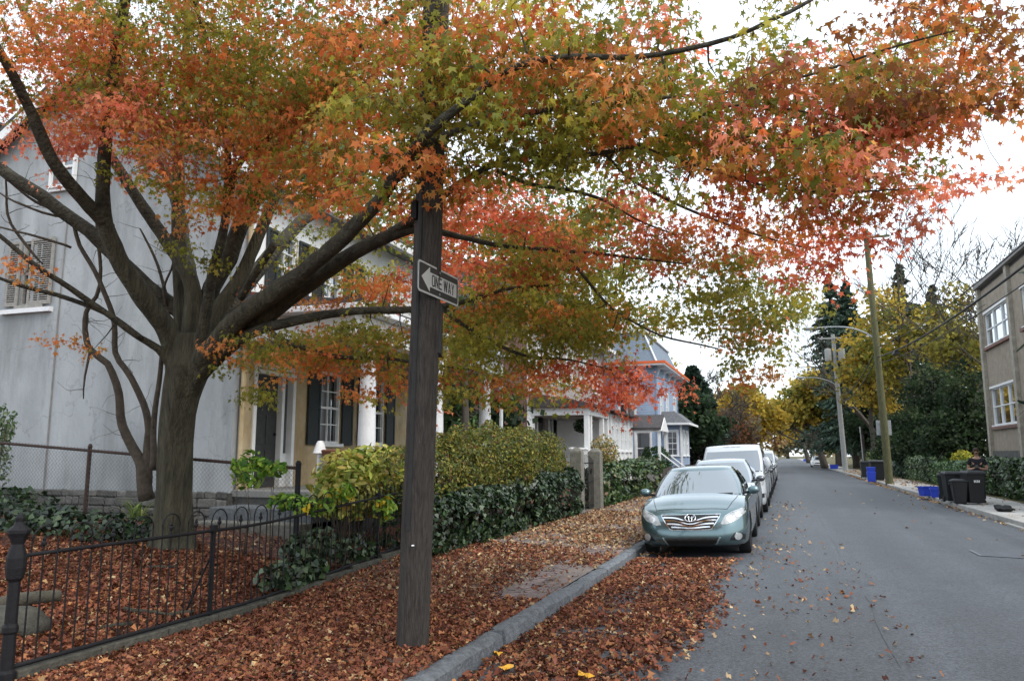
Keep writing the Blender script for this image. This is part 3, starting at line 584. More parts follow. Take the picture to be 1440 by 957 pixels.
for yy in (PX(300, 760, FX).y, PX(532, 720, FX).y):
    z0 = frail(yy) - .16; m = MB(); m.cbox((FX, yy, z0 + .5), (.035, .035, 1.02)); m.cbox((FX, yy, z0 + .98), (.06, .06, .07)); m.tube([(FX, yy, z0 + .75), (FX - .34, yy, z0 + .05)], .011, 6); m.build('stay_post', mIron, fence, bevel=.004)
# newel
nb = Vector((FX, F0, .02)); H = PX(22, 722, FX).z - nb.z; m = MB()
m.lathe([(r_ * .84, z_) for r_, z_ in [(.075, 0), (.075, .10), (.058, .12), (.055, H * .30), (.066, H * .31), (.066, H * .34), (.052, H * .36), (.050, H * .60), (.072, H * .62), (.085, H * .68), (.085, H * .74), (.066, H * .79), (.052, H * .82), (.075, H * .86), (.095, H * .885), (.095, H * .905), (.05, H * .93), (.036, H * .95), (.042, H * .975), (.02, H), (.0, H)]], nb, 8)
m.build('newel_post', mIron, fence, smooth=False, bevel=.004)
# stone edging under the fence
mEdge = M('mossy edging stone', (.07, .068, .055), rough=.95, var=.45, scale=10, bump=.8, bscale=40, rnd=.2)
edge = thing('stone_edging', 'low mossy stone edging under the iron fence', 'edging', (FX, F0, 0))
y = F0 + .06
while y < F1:
    L = random.uniform(.45, .8); z1 = frail(y + L / 2) - .022; MB().hexa([(FX - .07, y, -.02), (FX + .06, y, -.02), (FX + .06, y + L - .008, -.02), (FX - .07, y + L - .008, -.02), (FX - .06, y, z1 - .005), (FX + .05, y, z1 + random.uniform(-.012, 0)), (FX + .05, y + L - .008, z1 + random.uniform(-.012, 0)), (FX - .06, y + L - .008, z1)]).build('stone', mEdge, edge, bevel=.01); y += L
# chain link
CLY = PX(418, 700, -6.15).y
cx0 = PY(418, 700, CLY).x; chain = thing('chain_link_fence', 'rusty chain-link fence running from the iron fence to the pale house', 'fence', (cx0, CLY, zyard(cx0, CLY)))
def cltop(x):
    a = PY(420, 658, CLY); b_ = PY(125, 633, CLY); return a.z + (b_.z - a.z) * (a.x - x) / (a.x - b_.x)
xe = -15.5; cb = lambda x: zyard(x, CLY) + .06
MB().tube([(x, CLY, cltop(x)) for x in span(cx0, xe, 12)], .022, 8).build('top_rail', mRust, chain, smooth=True)
for x, r_ in ((cx0, .036), (PY(125, 650, CLY).x, .03), (xe + .3, .03)):
    MB().lathe([(r_, -.2), (r_, cltop(x) - zyard(x, CLY) + .05), (r_ * 1.25, cltop(x) - zyard(x, CLY) + .055), (r_ * .6, cltop(x) - zyard(x, CLY) + .10)], (x, CLY, zyard(x, CLY)), 10).build('post', mRust if r_ < .035 else mIron, chain, smooth=True, auto=40)
m = MB(); ds = .066; hx = ds / 2; x = cx0 - .03; k = 0
while x > xe:
    zt, zb = cltop(x) + .035, cb(x); pts = []; z = zt; j = 0
    while z > zb: pts.append((x - (hx if (j + k) % 2 else 0), CLY - .012 + (.004 if j % 2 else -.004), z)); z -= hx; j += 1
    if len(pts) > 1: m.tube(pts, .0024, 3, cap=False)
    x -= hx; k += 1
tag(m.build('wire_mesh', mZinc, chain), kind='stuff')
# ---------------------------------------------------------------- wooden utility pole
pb = PZ(580, 904, .14); PBd = 6.62
def M_pole():
    m = M('weathered creosote wood', (.030, .025, .022), rough=.85, var=.45, scale=9, bump=1.0, bscale=22, stretch=(7, 7, .35), col2=(.085, .073, .064)); return m
mPole = M_pole()
pole = thing('utility_pole', 'dark weathered wooden utility pole standing by the kerb with street signs', 'pole', pb)
topv = PD(603, 285, 6.72); dirv = (topv - pb).normalized(); m = MB(); nP = 40; nk = 30
for i in range(nP + 1):
    t = i / nP; p = pb + dirv * (9.0 * t) + Vector((0, 0, -.05)); rr = .136 - .042 * t
    for k in range(nk):
        a = 2 * math.pi * k / nk; ck = noise.noise(Vector((math.cos(a) * 2.2, math.sin(a) * 2.2, t * 1.6))); q = rr * (1 + .06 * ck) - (.016 if noise.noise(Vector((math.cos(a) * 9, math.sin(a) * 9, t * 2.5))) > .33 else 0)
        m.v.append((p.x + q * math.cos(a), p.y + q * math.sin(a), p.z))
    if i:
        for k in range(nk): k2 = (k + 1) % nk; m.f.append(((i - 1) * nk + k, (i - 1) * nk + k2, i * nk + k2, i * nk + k)); m.mi.append(0)
m.f.append(tuple(nP * nk + k for k in range(nk))); m.mi.append(0); m.build('post', mPole, pole, smooth=True, auto=50)
# dark conduit strip up the pole
qa = lambda z, a, r_: pb + dirv * ((z) / dirv.z) + Vector((math.cos(a), math.sin(a), 0)) * r_
aL = math.atan2(-pb.y, -pb.x) - .55; m = MB()
for z0, z1 in ((.95, 2.9), (2.9, 5.5), (5.5, 8.6)):
    m.tube([qa(z0, aL, .136 - .042 * z0 / 9), qa(z1, aL, .136 - .042 * z1 / 9)], .024, 8)
m.build('cable_guard', M('black cable guard', (.022, .021, .021), rough=.7, var=.3, scale=15), pole, smooth=True, auto=40)
MB().lathe([(.014, 0), (.014, .006), (.008, .010)], (0, 0, 0), 8).build('reflector_tack', M('white tack', (.8, .8, .8), rough=.4), pole, world=True).location = (qa(.82, aL + .35, .137))
m = MB(); c = qa(3.62, aL - .55, .13); m.cbox(c, (.05, .05, .16)); m.build('bracket', mIron, pole)
# staples, a nail row and a small metal tag on the face of the pole
aC = math.atan2(-pb.y, -pb.x)
for z_, da in ((1.15, .3), (1.32, -.1), (1.41, .45), (1.55, .1), (1.62, .5), (1.78, -.2), (1.86, .25), (2.02, .4), (2.2, .05)):
    o = MB().cbox((0, 0, 0), (.004, .022, .004)).build('staple', mZinc, pole); o.location = qa(z_, aC + da, .1335 - .0047 * z_); o.rotation_euler = (random.uniform(-.6, .6), 0, aC + da)
o = MB().cbox((0, 0, 0), (.003, .05, .075)).build('pole_tag', mZinc, pole); o.location = qa(1.70, aC + .12, .1345 - .0047 * 1.7); o.rotation_euler = (0, 0, aC + .12)
# ONE WAY sign
mSignB = M('black sign sheeting', (.016, .017, .018), rough=.45, var=.15, scale=10, spec=.5); mSignW = M('white sign sheeting', (.50, .51, .50), rough=.45, var=.08, scale=10); mAlu = M('grey aluminium', (.22, .225, .23), rough=.5, var=.2, scale=8, metal=.4)
A0 = PD(584, 386, 6.30); B0 = PD(641, 411.5, 7.02); A0.z = B0.z = (A0.z + B0.z) / 2
sr = (B0 - A0).normalized(); sn = Vector((sr.y, -sr.x, 0)); SW = (B0 - A0).length; SHt = SW / 2.98
if sn.dot(CAM - A0) < 0: sn = -sn
# slide onto the pole's surface
pc = pb + dirv * ((A0.z - pb.z) / dirv.z); off = (pc - A0).dot(sn) + .125; A0 = A0 + sn * off; cen = A0 + sr * SW / 2
sgn = thing('one_way_sign', 'black and white ONE WAY arrow sign bolted to the wooden pole', 'sign', cen)
def splate(name, poly, c0, c1, mat, parent=None):
    g = lambda a, b, c: cen + sr * a + Vector((0, 0, b)) + sn * c
    return MB().prism([g(a, b, c0) for a, b in poly], sn * (c1 - c0)).build(name, mat, parent or sgn)
def rrect(w_, h_, r_, n=5):
    o = []
    for cx_, cy_, a0 in ((w_ / 2 - r_, h_ / 2 - r_, 0), (-w_ / 2 + r_, h_ / 2 - r_, 90), (-w_ / 2 + r_, -h_ / 2 + r_, 180), (w_ / 2 - r_, -h_ / 2 + r_, 270)):
        o += [(cx_ + r_ * math.cos(R(a0 + 90 * k / n)), cy_ + r_ * math.sin(R(a0 + 90 * k / n))) for k in range(n + 1)]
    return o
splate('plate', rrect(SW, SHt, .03), -.004, 0, mAlu); splate('white_border', rrect(SW - .004, SHt - .004, .03), .0005, .0015, mSignW); splate('black_field', rrect(SW - .034, SHt - .034, .022), .002, .003, mSignB)
ah = SHt * .40; sh = SHt * .235; xl, xr, xn = -SW * .43, SW * .44, -SW * .235
splate('arrow', [(xl, 0), (xn, ah), (xn, sh), (xr, sh), (xr, -sh), (xn, -sh), (xn, -ah)][::-1], .0035, .0045, mSignW)
def glyph(ch, x0, x1, h_, st):
    """block letters as polygons"""
    w_ = x1 - x0; y0, y1 = -h_ / 2, h_ / 2; B = []
    r4 = lambda a, b, c, d: [(a, b), (c, b), (c, d), (a, d)]
    dg = lambda ax, ay, bx, by: [(ax - st / 2, ay), (ax + st / 2, ay), (bx + st / 2, by), (bx - st / 2, by)]
    if ch == 'O': B = [r4(x0, y0 + st, x0 + st, y1 - st), r4(x1 - st, y0 + st, x1, y1 - st), [(x0, y1 - st), (x0 + st * .9, y1), (x1 - st * .9, y1), (x1, y1 - st)], [(x0, y0 + st), (x0 + st * .9, y0), (x1 - st * .9, y0), (x1, y0 + st)]]
    if ch == 'N': B = [r4(x0, y0, x0 + st, y1), r4(x1 - st, y0, x1, y1), dg(x0 + st * .6, y1, x1 - st * .6, y0)]
    if ch == 'E': B = [r4(x0, y0, x0 + st, y1), r4(x0 + st, y1 - st, x1, y1), r4(x0 + st, -st / 2, x1 - st * .3, st / 2), r4(x0 + st, y0, x1, y0 + st)]
    if ch == 'W': B = [dg(x0 + st / 2, y1, x0 + w_ * .27, y0), dg(x0 + w_ * .27, y0, x0 + w_ * .5, y1), dg(x0 + w_ * .5, y1, x0 + w_ * .73, y0), dg(x0 + w_ * .73, y0, x1 - st / 2, y1)]
    if ch == 'A': B = [dg(x0 + st / 2, y0, x0 + w_ / 2, y1), dg(x1 - st / 2, y0, x0 + w_ / 2, y1), r4(x0 + w_ * .25, y0 + h_ * .2, x1 - w_ * .25, y0 + h_ * .2 + st * .8)]
    if ch == 'Y': B = [dg(x0 + st / 2, y1, x0 + w_ / 2, 0), dg(x1 - st / 2, y1, x0 + w_ / 2, 0), r4(x0 + w_ / 2 - st / 2, y0, x0 + w_ / 2 + st / 2, 0)]
    return B
x = -SW * .19; lh = sh * 1.62; k = 0
for ch in 'ONE WAY':
    if ch == ' ': x += SW * .035; continue
    lw = SW * (.10 if ch == 'W' else .072); m = MB()
    for q, poly in enumerate(glyph(ch, x, x + lw, lh, SW * .017)):
        m.prism([cen + sr * a + Vector((0, 0, b)) + sn * (.005 + .0002 * q) for a, b in poly], sn * .001)
    m.build('letter', mSignB, sgn); x += lw + SW * .013
m = MB()
for a in (-SW * .30,): 
    for b in (.0,): pass
pcA = (pc - cen).dot(sr)
for b in (SHt * .36, -SHt * .36): m.prism([cen + sr * (pcA + .012 * math.cos(q)) + Vector((0, 0, b + .012 * math.sin(q))) + sn * .0035 for q in span(0, 5.5, 7)], sn * .008)
m.build('bolts', mAlu, sgn)
# the second sign, seen nearly edge-on from behind
e0 = PD(617, 462, 6.72); vr = (e0 - CAM); vr.z = 0; vr.normalize(); e1 = (vr + Vector((vr.y, -vr.x, 0)) * .06).normalized(); en = Vector((e1.y, -e1.x, 0)); m = MB(); Hs = 72 * 6.7 / F
g = lambda a, b, c: e0 + e1 * a + Vector((0, 0, b)) + en * c
sg2 = thing('side_sign', 'tall dark sign seen edge-on, fixed to the wooden pole below the arrow sign', 'sign', e0)
mDark = M('dark sign back', (.02, .02, .022), rough=.6, var=.2, scale=10)
MB().hexa([g(-.06, -Hs / 2, -.022), g(.24, -Hs / 2, -.022), g(.24, -Hs / 2, .022), g(-.06, -Hs / 2, .022), g(-.06, Hs / 2, -.022), g(.24, Hs / 2, -.022), g(.24, Hs / 2, .022), g(-.06, Hs / 2, .022)]).build('plate', mDark, sg2, bevel=.003)
m = MB(); [m.cbox(g(.0, b, -.04), (.05, .05, .03)) for b in (-Hs * .3, Hs * .3)]; m.build('bracket', mIron, sg2)
# ---------------------------------------------------------------- yard things
mLog = M('rotting log bark', (.07, .065, .05), rough=.95, var=.4, scale=8, bump=.9, bscale=30)
a, b_ = PZ(-45, 855, .35), PZ(84, 826, .40); a.z = zyard(a.x, a.y) + .08; b_.z = zyard(b_.x, b_.y) + .09
P, rr = smoothpath([a, a.lerp(b_, .5) + Vector((0, .05, .03)), b_], [.085, .07, .055], .1)
tag(MB().tube(knob(P, rr, 4, .03), rr, 10).build('fallen_log', mLog, smooth=True, auto=60), 'weathered grey log lying on the leaves behind the iron fence', 'log')
p = PZ(22, 885, .2); p.z = zyard(p.x, p.y); tag(MB().blob((p.x, p.y, p.z + .06), (.30, .2, .17), 14, 9, .35, seed=3).build('garden_rock', mEdge, smooth=True), 'pale grey rock on the leaves beside the fence newel', 'rock')
for k, (u, v, L) in enumerate(((210, 838, .5), (255, 836, .35), (165, 853, .35), (225, 800, .4))):
    p = PZ(u, v, .33); q = Vector((random.uniform(-.3, .3), random.uniform(-1, 1), 0)).normalized() if k != 0 else Vector((1, .1, 0)); zz = zyard(p.x, p.y) + .05
    pts = [p + q * L * t + Vector((0, .05 * math.sin(t * 5), 0)) for t in (-.5, -.2, .1, .5)]; 
    for c in pts: c.z = zyard(c.x, c.y) + .045
    tag(MB().tube(pts, [.02, .024, .02, .01], 7).build('fallen_stick', mBarkD, smooth=True), 'dark broken stick lying among the leaves behind the iron fence', 'stick', 'broken sticks on the leaf litter')
# strappy plant by the trunk
mStrap = MLEAF('strap leaves', trans=.3)
def straps(name, base, n, L, cols, label, wd=.03):
    m = MB(); cs = []
    for k in range(n):
        a = random.uniform(0, 2 * math.pi); e = random.uniform(.5, 1.35); l = L * random.uniform(.6, 1.1); dv = Vector((math.cos(a) * math.cos(e), math.sin(a) * math.cos(e), math.sin(e))); sd = Vector((-math.sin(a), math.cos(a), 0)); p = Vector(base) + Vector((random.gauss(0, .05), random.gauss(0, .05), 0)); vs = []
        for q in range(6):
            t = q / 5; w2 = wd * (1 - t) ** .6 * .5 + .001; vs += [p - sd * w2, p + sd * w2]; p = p + dv * l / 5; dv = (dv + Vector((0, 0, -.32))).normalized()
        m.add(vs, [(2 * i, 2 * i + 1, 2 * i + 3, 2 * i + 2) for i in range(5)]); cs += [random.choice(cols)] * 5
    me = m.mesh(name, True); at = me.attributes.new('Col', 'FLOAT_COLOR', 'FACE'); at.data.foreach_set('color', np.array([(*lin(c), 1) for c in cs], np.float32).reshape(-1))
    return tag(link(name, me, mStrap), label, 'plant')
p = PZ(190, 742, .42); p.z = zyard(p.x, p.y); straps('strap_leaved_plant', p, 60, .62, ['6f8a3a', '8ca04c', 'a3b06a', '55702c'], 'pale green strap-leaved plant at the foot of the maple trunk')
# ---------------------------------------------------------------- leafy masses
mIvy = MLEAF('ivy leaves', trans=.12, rough=.38, spec=.5); mBush = MLEAF('bush leaves', trans=.35, rough=.5)
mTwig = M('thin twigs', (.06, .045, .032), rough=.9, var=.3, scale=20)
IVYC = ['24361e', '1c2d18', '2f4426', '3c5230', '18261a', '4b5d3c']
def massing(boxes, n, nrm_up=.2, shell=.72):
    """points near the surface of a union of soft ellipsoids; returns pts, outward normals"""
    P, N_ = [], []; vol = np.array([(b[3] * b[4] + b[4] * b[5] + b[3] * b[5]) for b in boxes]); pr = vol / vol.sum()
    for b, q in zip(boxes, RNG.multinomial(n, pr)):
        d = RNG.normal(size=(q, 3)); d /= np.linalg.norm(d, axis=1, keepdims=True); pw = b[6] if len(b) > 6 else 2
        if pw != 2: d = np.sign(d) * np.abs(d) ** (2 / pw); d /= (np.abs(d) ** pw).sum(1, keepdims=True) ** (1 / pw)
        lump = np.array([noise.noise(Vector(x) * 2.3 + Vector(b[:3])) for x in d])
        r = (shell + (1 - shell) * RNG.random(q) ** .5) * (1 + .22 * lump)
        P.append(np.array(b[:3]) + d * r[:, None] * np.array(b[3:6])); N_.append(d / np.array(b[3:6]))
    return np.concatenate(P), np.concatenate(N_)
def bush(name, label, cat, boxes, n, size, cols, wts=None, mat=None, tm=OVAL, stems=5, base=None, up=.3, shell=.6, group=None, core=True, jit=.2, rnd=.7, zmin=None, smear=None, sr_=.022):
    b0 = boxes[0]; base = Vector(base) if base is not None else Vector((b0[0], b0[1], b0[2] - b0[5])); t = thing(name, label, cat, base, group=group)
    P, N_ = massing(boxes, n, shell=shell); N_ = N_ / np.linalg.norm(N_, axis=1, keepdims=True) + RNG.normal(0, rnd, P.shape); N_[:, 2] += up
    zlo = base.z - .02 if zmin is None else zmin; k = P[:, 2] > zlo; P, N_ = P[k], N_[k]
    c = pal(cols, len(P), wts, jit) * (1 + .25 * np.array([noise.noise(Vector(x) * 2.0) for x in P]))[:, None]
    o = link('foliage', leafmesh('foliage', P, N_, RNG.uniform(size * .7, size * 1.3, len(P)), c, tm), mat or mBush, t); o['kind'] = 'stuff'
    m = MB()
    for k in range(stems):
        b = boxes[k % len(boxes)]; tip = Vector((b[0] + random.gauss(0, b[3] * .4), b[1] + random.gauss(0, b[4] * .4), b[2] + random.uniform(0, b[5] * .6))); s0 = Vector((b[0] + random.gauss(0, .12) * b[3], b[1] + random.gauss(0, .12) * b[4], base.z - .05)); mid = s0.lerp(tip, .5) + Vector((random.gauss(0, .06), random.gauss(0, .06), 0))
        m.tube([s0, mid, tip], [sr_, sr_ * .75, sr_ * .3], 5)
    tag(m.build('stems', mTwig, t, smooth=True), kind='stuff'); return t
# ivy bank under the chain link
bush('ivy_bank', 'dark green ivy spreading over the ground below the chain-link fence', 'ivy', [(-11.6, CLY - .45, .75, 2.0, .6, .52), (-9.7, CLY - .35, .62, 1.3, .5, .36), (-13.4, CLY - .7, .9, 1.6, .8, .75), (-8.6, CLY - .2, .48, .55, .3, .36)], 9500, .085, IVYC, mat=mIvy, tm=IVY, stems=14, base=(-11, CLY - .4, .45), shell=.55)
# leafy shrub at the far left edge
p = PY(2, 620, CLY + .4); bush('garden_shrub', 'small-leaved pale green shrub against the pale stucco wall', 'shrub', [(p.x - .25, p.y, p.z - .35, .38, .35, .55), (p.x - .05, p.y, p.z + .25, .25, .25, .35)], 1100, .07, ['5d7350', '4a6340', '748a62', '86906a'], stems=8, base=(p.x - .2, p.y, zyard(p.x, p.y)), shell=.3)
# vine on the chain link by the steps
p = PY(352, 660, CLY); bush('garden_vine', 'bright green vine climbing the end of the chain-link fence', 'vine', [(p.x, CLY - .05, p.z, .30, .14, .26), (p.x + .4, CLY - .05, p.z + .02, .22, .12, .12), (p.x + .75, CLY - .08, p.z - .42, .38, .18, .12)], 520, .10, ['5f8a2e', '7ba03a', '47702a', '9ab04a'], stems=7, sr_=.007, base=(p.x, CLY - .05, zyard(p.x, CLY)), shell=.3)
# ivy and vine in the iron fence
bush('fence_ivy', 'dark ivy tangled through the lower iron fence', 'ivy', [(FX - .12, PX(430, 800, FX).y, .30, .22, .75, .24), (FX - .12, PX(510, 790, FX).y, .42, .2, .6, .22), (FX - .3, PX(470, 770, FX).y, .55, .25, .6, .22)], 1300, .085, IVYC, mat=mIvy, tm=IVY, stems=10, base=(FX - .1, PX(440, 800, FX).y, .14), shell=.4)
bush('fence_vine', 'yellow-green vine trailing over the iron fence rails', 'vine', [(FX - .06, PX(450, 720, FX).y, 1.05, .12, .45, .10), (FX + .0, PX(480, 700, FX).y, 1.2, .12, .35, .12), (FX, PX(540, 735, FX).y, .95, .12, .3, .2)], 300, .12, ['6c8a30', '87a03c', 'c0a838', '4c7028', 'd0b030'], [4, 4, 1, 3, 1], stems=6, sr_=.006, base=(FX - .06, PX(470, 720, FX).y, .2), shell=.2)
# big-leaved yellow-green bush in front of the porch
p = PX(500, 660, -6.25); bush('hydrangea_bush', 'broad-leaved yellow-green bush between the porch and the iron fence', 'bush', [(-6.3, p.y, 1.28, .58, .78, .55), (-6.25, p.y + .65, 1.35, .55, .62, .58), (-6.2, p.y - .45, 1.2, .42, .42, .42)], 2700, .135, ['b0b454', '94a446', 'c6bc64', '78903c', 'b8a452', '9a7a3c', 'd4ca78'], [5, 4, 4, 3, 2, 1, 2], stems=16, base=(-6.3, p.y, .3), shell=.35, up=.8, zmin=.75)
HX = -4.95
# privet with golden top
h0, h1 = PX(600, 700, -5.3).y, PX(800, 650, -5.3).y; L = h1 - h0
bush('privet_bush', 'wide clipped privet with olive and golden leaves rising above the ivy hedge', 'bush', [(-5.75, h0 + L * .16, 1.35, .75, L * .25, .62, 2.6), (-5.7, h0 + L * .45, 1.55, .75, L * .26, .74, 2.6), (-5.7, h0 + L * .72, 1.6, .7, L * .24, .72, 2.6), (-5.75, h0 + L * .9, 1.4, .6, L * .14, .55)] + [(-5.6 + random.uniform(-.3, .35), h0 + L * random.uniform(.05, .92), random.uniform(1.5, 2.2), random.uniform(.12, .25), random.uniform(.15, .35), random.uniform(.15, .3)) for _ in range(14)], 32000, .068, ['6d6f2c', '837c32', '596430', '47562a', '9a8e40', '6c5430', '80543a'], [5, 4, 5, 4, 2, 1, .6], stems=26, base=(-5.7, h0 + L * .4, .3), shell=.64, zmin=.75)
# ivy hedge at the pavement edge
g0, g1 = PX(604, 780, HX).y + .55, PX(822, 728, HX).y
bush('ivy_hedge', 'dense dark ivy hedge at the pavement edge below the golden privet', 'hedge', [(HX - .45, g0 + .25, .58, .52, .8, .52, 4), (HX - .42, g0 + 2.0, .62, .52, 1.4, .56, 4), (HX - .42, (g0 + g1) / 2, .66, .52, (g1 - g0) * .28, .58, 4), (HX - .42, g1 - 1.9, .74, .52, 1.9, .62, 4)], 24000, .085, IVYC, [5, 5, 4, 3, 4, 1.6], mat=mIvy, tm=IVY, stems=20, base=(HX - .42, (g0 + g1) / 2, .2), shell=.82, zmin=.16)
# gate with stone posts
mStoneP = M('lichened stone post', (.17, .165, .14), rough=.95, var=.35, scale=9, bump=.7, bscale=50)
gp = [PX(812, 700, HX - .1), PX(838, 690, HX - .1)]; 
for k, q in enumerate(gp):
    hz = 1.62; m = MB(); wq = .17 if k else .15; z0 = zwalk(q.x, q.y) - .05; tv = [(-wq, -wq), (wq, -wq), (wq, wq), (-wq, wq)]
    m.hexa([(q.x + a * 1.04, q.y + b * 1.04, z0) for a, b in tv] + [(q.x + a, q.y + b, z0 + hz) for a, b in tv]); m.hexa([(q.x + a, q.y + b, z0 + hz + .001) for a, b in tv] + [(q.x + a * .35, q.y + b * .35, z0 + hz + .10) for a, b in tv])
    tag(m.build('gate_post', mStoneP, bevel=.015), ['lichened stone gatepost half buried in the ivy hedge', 'lichened stone gatepost standing free between the gate and the far hedge'][k], 'gatepost')
ya, yb = gp[0].y + .2, gp[1].y - .2; gx = HX - .12; gz = zwalk(gx, ya); gate = thing('garden_gate', 'black iron garden gate with scrollwork between two stone posts', 'gate', (gx, ya, gz))
for z in (.12, .75, 1.25): MB().box(gx - .012, gx + .012, ya, yb, gz + z, gz + z + .03).build('rail', mIron, gate)
nb_ = max(5, int((yb - ya) / .13))
for k in range(nb_ + 1):
    yy = ya + .012 + (yb - ya - .024) * k / nb_; MB().tube([(gx, yy, gz + .05), (gx, yy, gz + 1.35 + .15 * math.sin(math.pi * k / nb_))], .009, 6).build('bar', mIron, gate)
for k in range(3):
    yc = ya + (yb - ya) * (k + .5) / 3; MB().tube([(gx, yc + .10 * (1 - t * .6) * math.cos(7 * t), gz + 1.02 + .10 * (1 - t * .6) * math.sin(7 * t)) for t in span(0, 1, 20)], .008, 5).build('scroll', mIron, gate)
# hedge beyond the gate, shrubs over it
k0, k1 = PX(846, 700, HX).y, PX(935, 665, HX).y
bush('far_hedge', 'rough green hedge with ivy beyond the stone gatepost', 'hedge', [(HX - .5, k0 + 1.4, .74, .55, 1.7, .6, 4), (HX - .5, k0 + (k1 - k0) * .4, .82, .55, (k1 - k0) * .25, .66, 4), (HX - .5, k0 + (k1 - k0) * .75, .86, .55, (k1 - k0) * .26, .72, 4)], 12000, .12, ['2f4426', '3f5a2e', '52693a', '26381f', '6a7040', '7a5a34'], [5, 5, 4, 4, 1.5, .5], mat=mIvy, tm=IVY, stems=12, base=(HX - .5, k0 + 2, .2), shell=.8, zmin=.15)
p = PX(851, 630, -5.7); bush('rounded_shrub', 'pale rounded shrub with thin branches behind the stone gatepost', 'shrub', [(-5.75, p.y, 1.78, .52, .6, .58)], 1500, .085, ['8a8444', 'a39a5c', '6f7240', 'b08a58'], stems=26, base=(-5.75, p.y, .3), shell=.35, zmin=1.2)
p = PX(922, 635, -5.9); bush('clipped_shrub', 'small dark round clipped shrub in front of the blue house', 'shrub', [(-5.9, p.y, 1.35, .75, 1.0, .8)], 2200, .12, ['2c4a22', '3a5c2a', '24401e'], stems=5, base=(-5.9, p.y, .3), shell=.75, zmin=.4)
# ================================================================ HOUSES
mStucco = M('blue-grey stucco', (.31, .335, .352), rough=.9, var=.18, scale=1.1, bump=.35, bscale=18, col2=(.395, .42, .435), stretch=(1, 1, .55))
def stain(m, sc=(.9, .9, .16), lo=.62, dark=.72):
    t = m.node_tree; N, Lk = t.nodes, t.links; bs = N['Principled BSDF']; tc = [n for n in N if n.type == 'TEX_COORD'][0]
    mp = N.new('ShaderNodeMapping'); mp.inputs['Scale'].default_value = sc; Lk.new(tc.outputs['Object'], mp.inputs[0])
    nz_ = N.new('ShaderNodeTexNoise'); nz_.inputs['Scale'].default_value = 1.6; nz_.inputs['Detail'].default_value = 9; nz_.inputs['Roughness'].default_value = .68; Lk.new(mp.outputs[0], nz_.inputs[0])
    mr = N.new('ShaderNodeMapRange'); mr.inputs[1].default_value = .46; mr.inputs[2].default_value = lo; mr.inputs[3].default_value = 1; mr.inputs[4].default_value = dark; Lk.new(nz_.outputs[0], mr.inputs[0])
    vo = N.new('ShaderNodeTexVoronoi'); vo.feature = 'DISTANCE_TO_EDGE'; vo.inputs['Scale'].default_value = .42; n4 = N.new('ShaderNodeTexNoise'); n4.inputs['Scale'].default_value = 2.2; n4.inputs['Detail'].default_value = 6; Lk.new(tc.outputs['Object'], n4.inputs[0])
    vm = N.new('ShaderNodeVectorMath'); vm.operation = 'SCALE'; vm.inputs['Scale'].default_value = 1.1; Lk.new(n4.outputs['Color'], vm.inputs[0]); va = N.new('ShaderNodeVectorMath'); Lk.new(tc.outputs['Object'], va.inputs[0]); Lk.new(vm.outputs[0], va.inputs[1]); Lk.new(va.outputs[0], vo.inputs[0])
    m2 = N.new('ShaderNodeMapRange'); m2.inputs[1].default_value = .002; m2.inputs[2].default_value = .007; m2.inputs[3].default_value = .82; m2.inputs[4].default_value = 1; Lk.new(vo.outputs['Distance'], m2.inputs[0])
    mu = N.new('ShaderNodeMath'); mu.operation = 'MULTIPLY'; Lk.new(mr.outputs[0], mu.inputs[0]); Lk.new(m2.outputs[0], mu.inputs[1])
    hs = N.new('ShaderNodeHueSaturation'); Lk.new(bs.inputs['Base Color'].links[0].from_socket, hs.inputs['Color']); Lk.new(mu.outputs[0], hs.inputs['Value']); Lk.new(hs.outputs[0], bs.inputs['Base Color'])
stain(mStucco)
mOchre = M('ochre limewash', (.47, .33, .15), rough=.9, var=.22, scale=1.6, bump=.3, bscale=24, col2=(.50, .42, .29))
stain(mOchre, (1.2, 1.2, .5), .7, .6)
mWhite = M('white house paint', (.72, .73, .73), rough=.6, var=.08, scale=4, bump=.15, bscale=30)
mPeel = M('peeling white paint', (.70, .71, .74), rough=.7, var=.1, scale=5, bump=.4, bscale=25)
mShut = M('dark green-black shutter paint', (.022, .028, .03), rough=.6, var=.3, scale=12)
mShutG = M('faded grey shutter paint', (.27, .26, .24), rough=.8, var=.3, scale=14)
mDoor = M('dark panelled door', (.035, .036, .036), rough=.5, var=.35, scale=8)
mRoofS = M('dark slate', (.055, .05, .052), rough=.8, var=.35, scale=7, bump=.6, bscale=30)
mRubble = M('grey rubble stone', (.11, .108, .10), rough=.95, var=.4, scale=8, bump=.8, bscale=35, rnd=.28)
mMortar = M('dark mortar', (.06, .058, .052), rough=.95, var=.3, scale=10)
mGlass = MGLASS('window glass', (.025, .03, .032), .22); mGlassD = MGLASS('dim window glass', (.02, .022, .022), .10)
mSoff = M('weathered soffit', (.20, .19, .18), rough=.8, var=.3, scale=6)
UP = Vector((0, 0, 1))
def wall(fr, A0, A1, B0, B1, holes, name, mat, parent, th=.22):
    xs = sorted({A0, A1, *[h[0] for h in holes], *[h[1] for h in holes]}); zs = sorted({B0, B1, *[h[2] for h in holes], *[h[3] for h in holes]}); m = MB()
    for i in range(len(xs) - 1):
        run = None
        for j in range(len(zs) - 1):
            cx_, cz = (xs[i] + xs[i + 1]) / 2, (zs[j] + zs[j + 1]) / 2
            if any(h[0] < cx_ < h[1] and h[2] < cz < h[3] for h in holes):
                if run is not None: m.fbox(fr, xs[i], xs[i + 1], run, zs[j], -th, 0); run = None
            elif run is None: run = zs[j]
        if run is not None: m.fbox(fr, xs[i], xs[i + 1], run, zs[-1], -th, 0)
    return m.build(name, mat, parent)
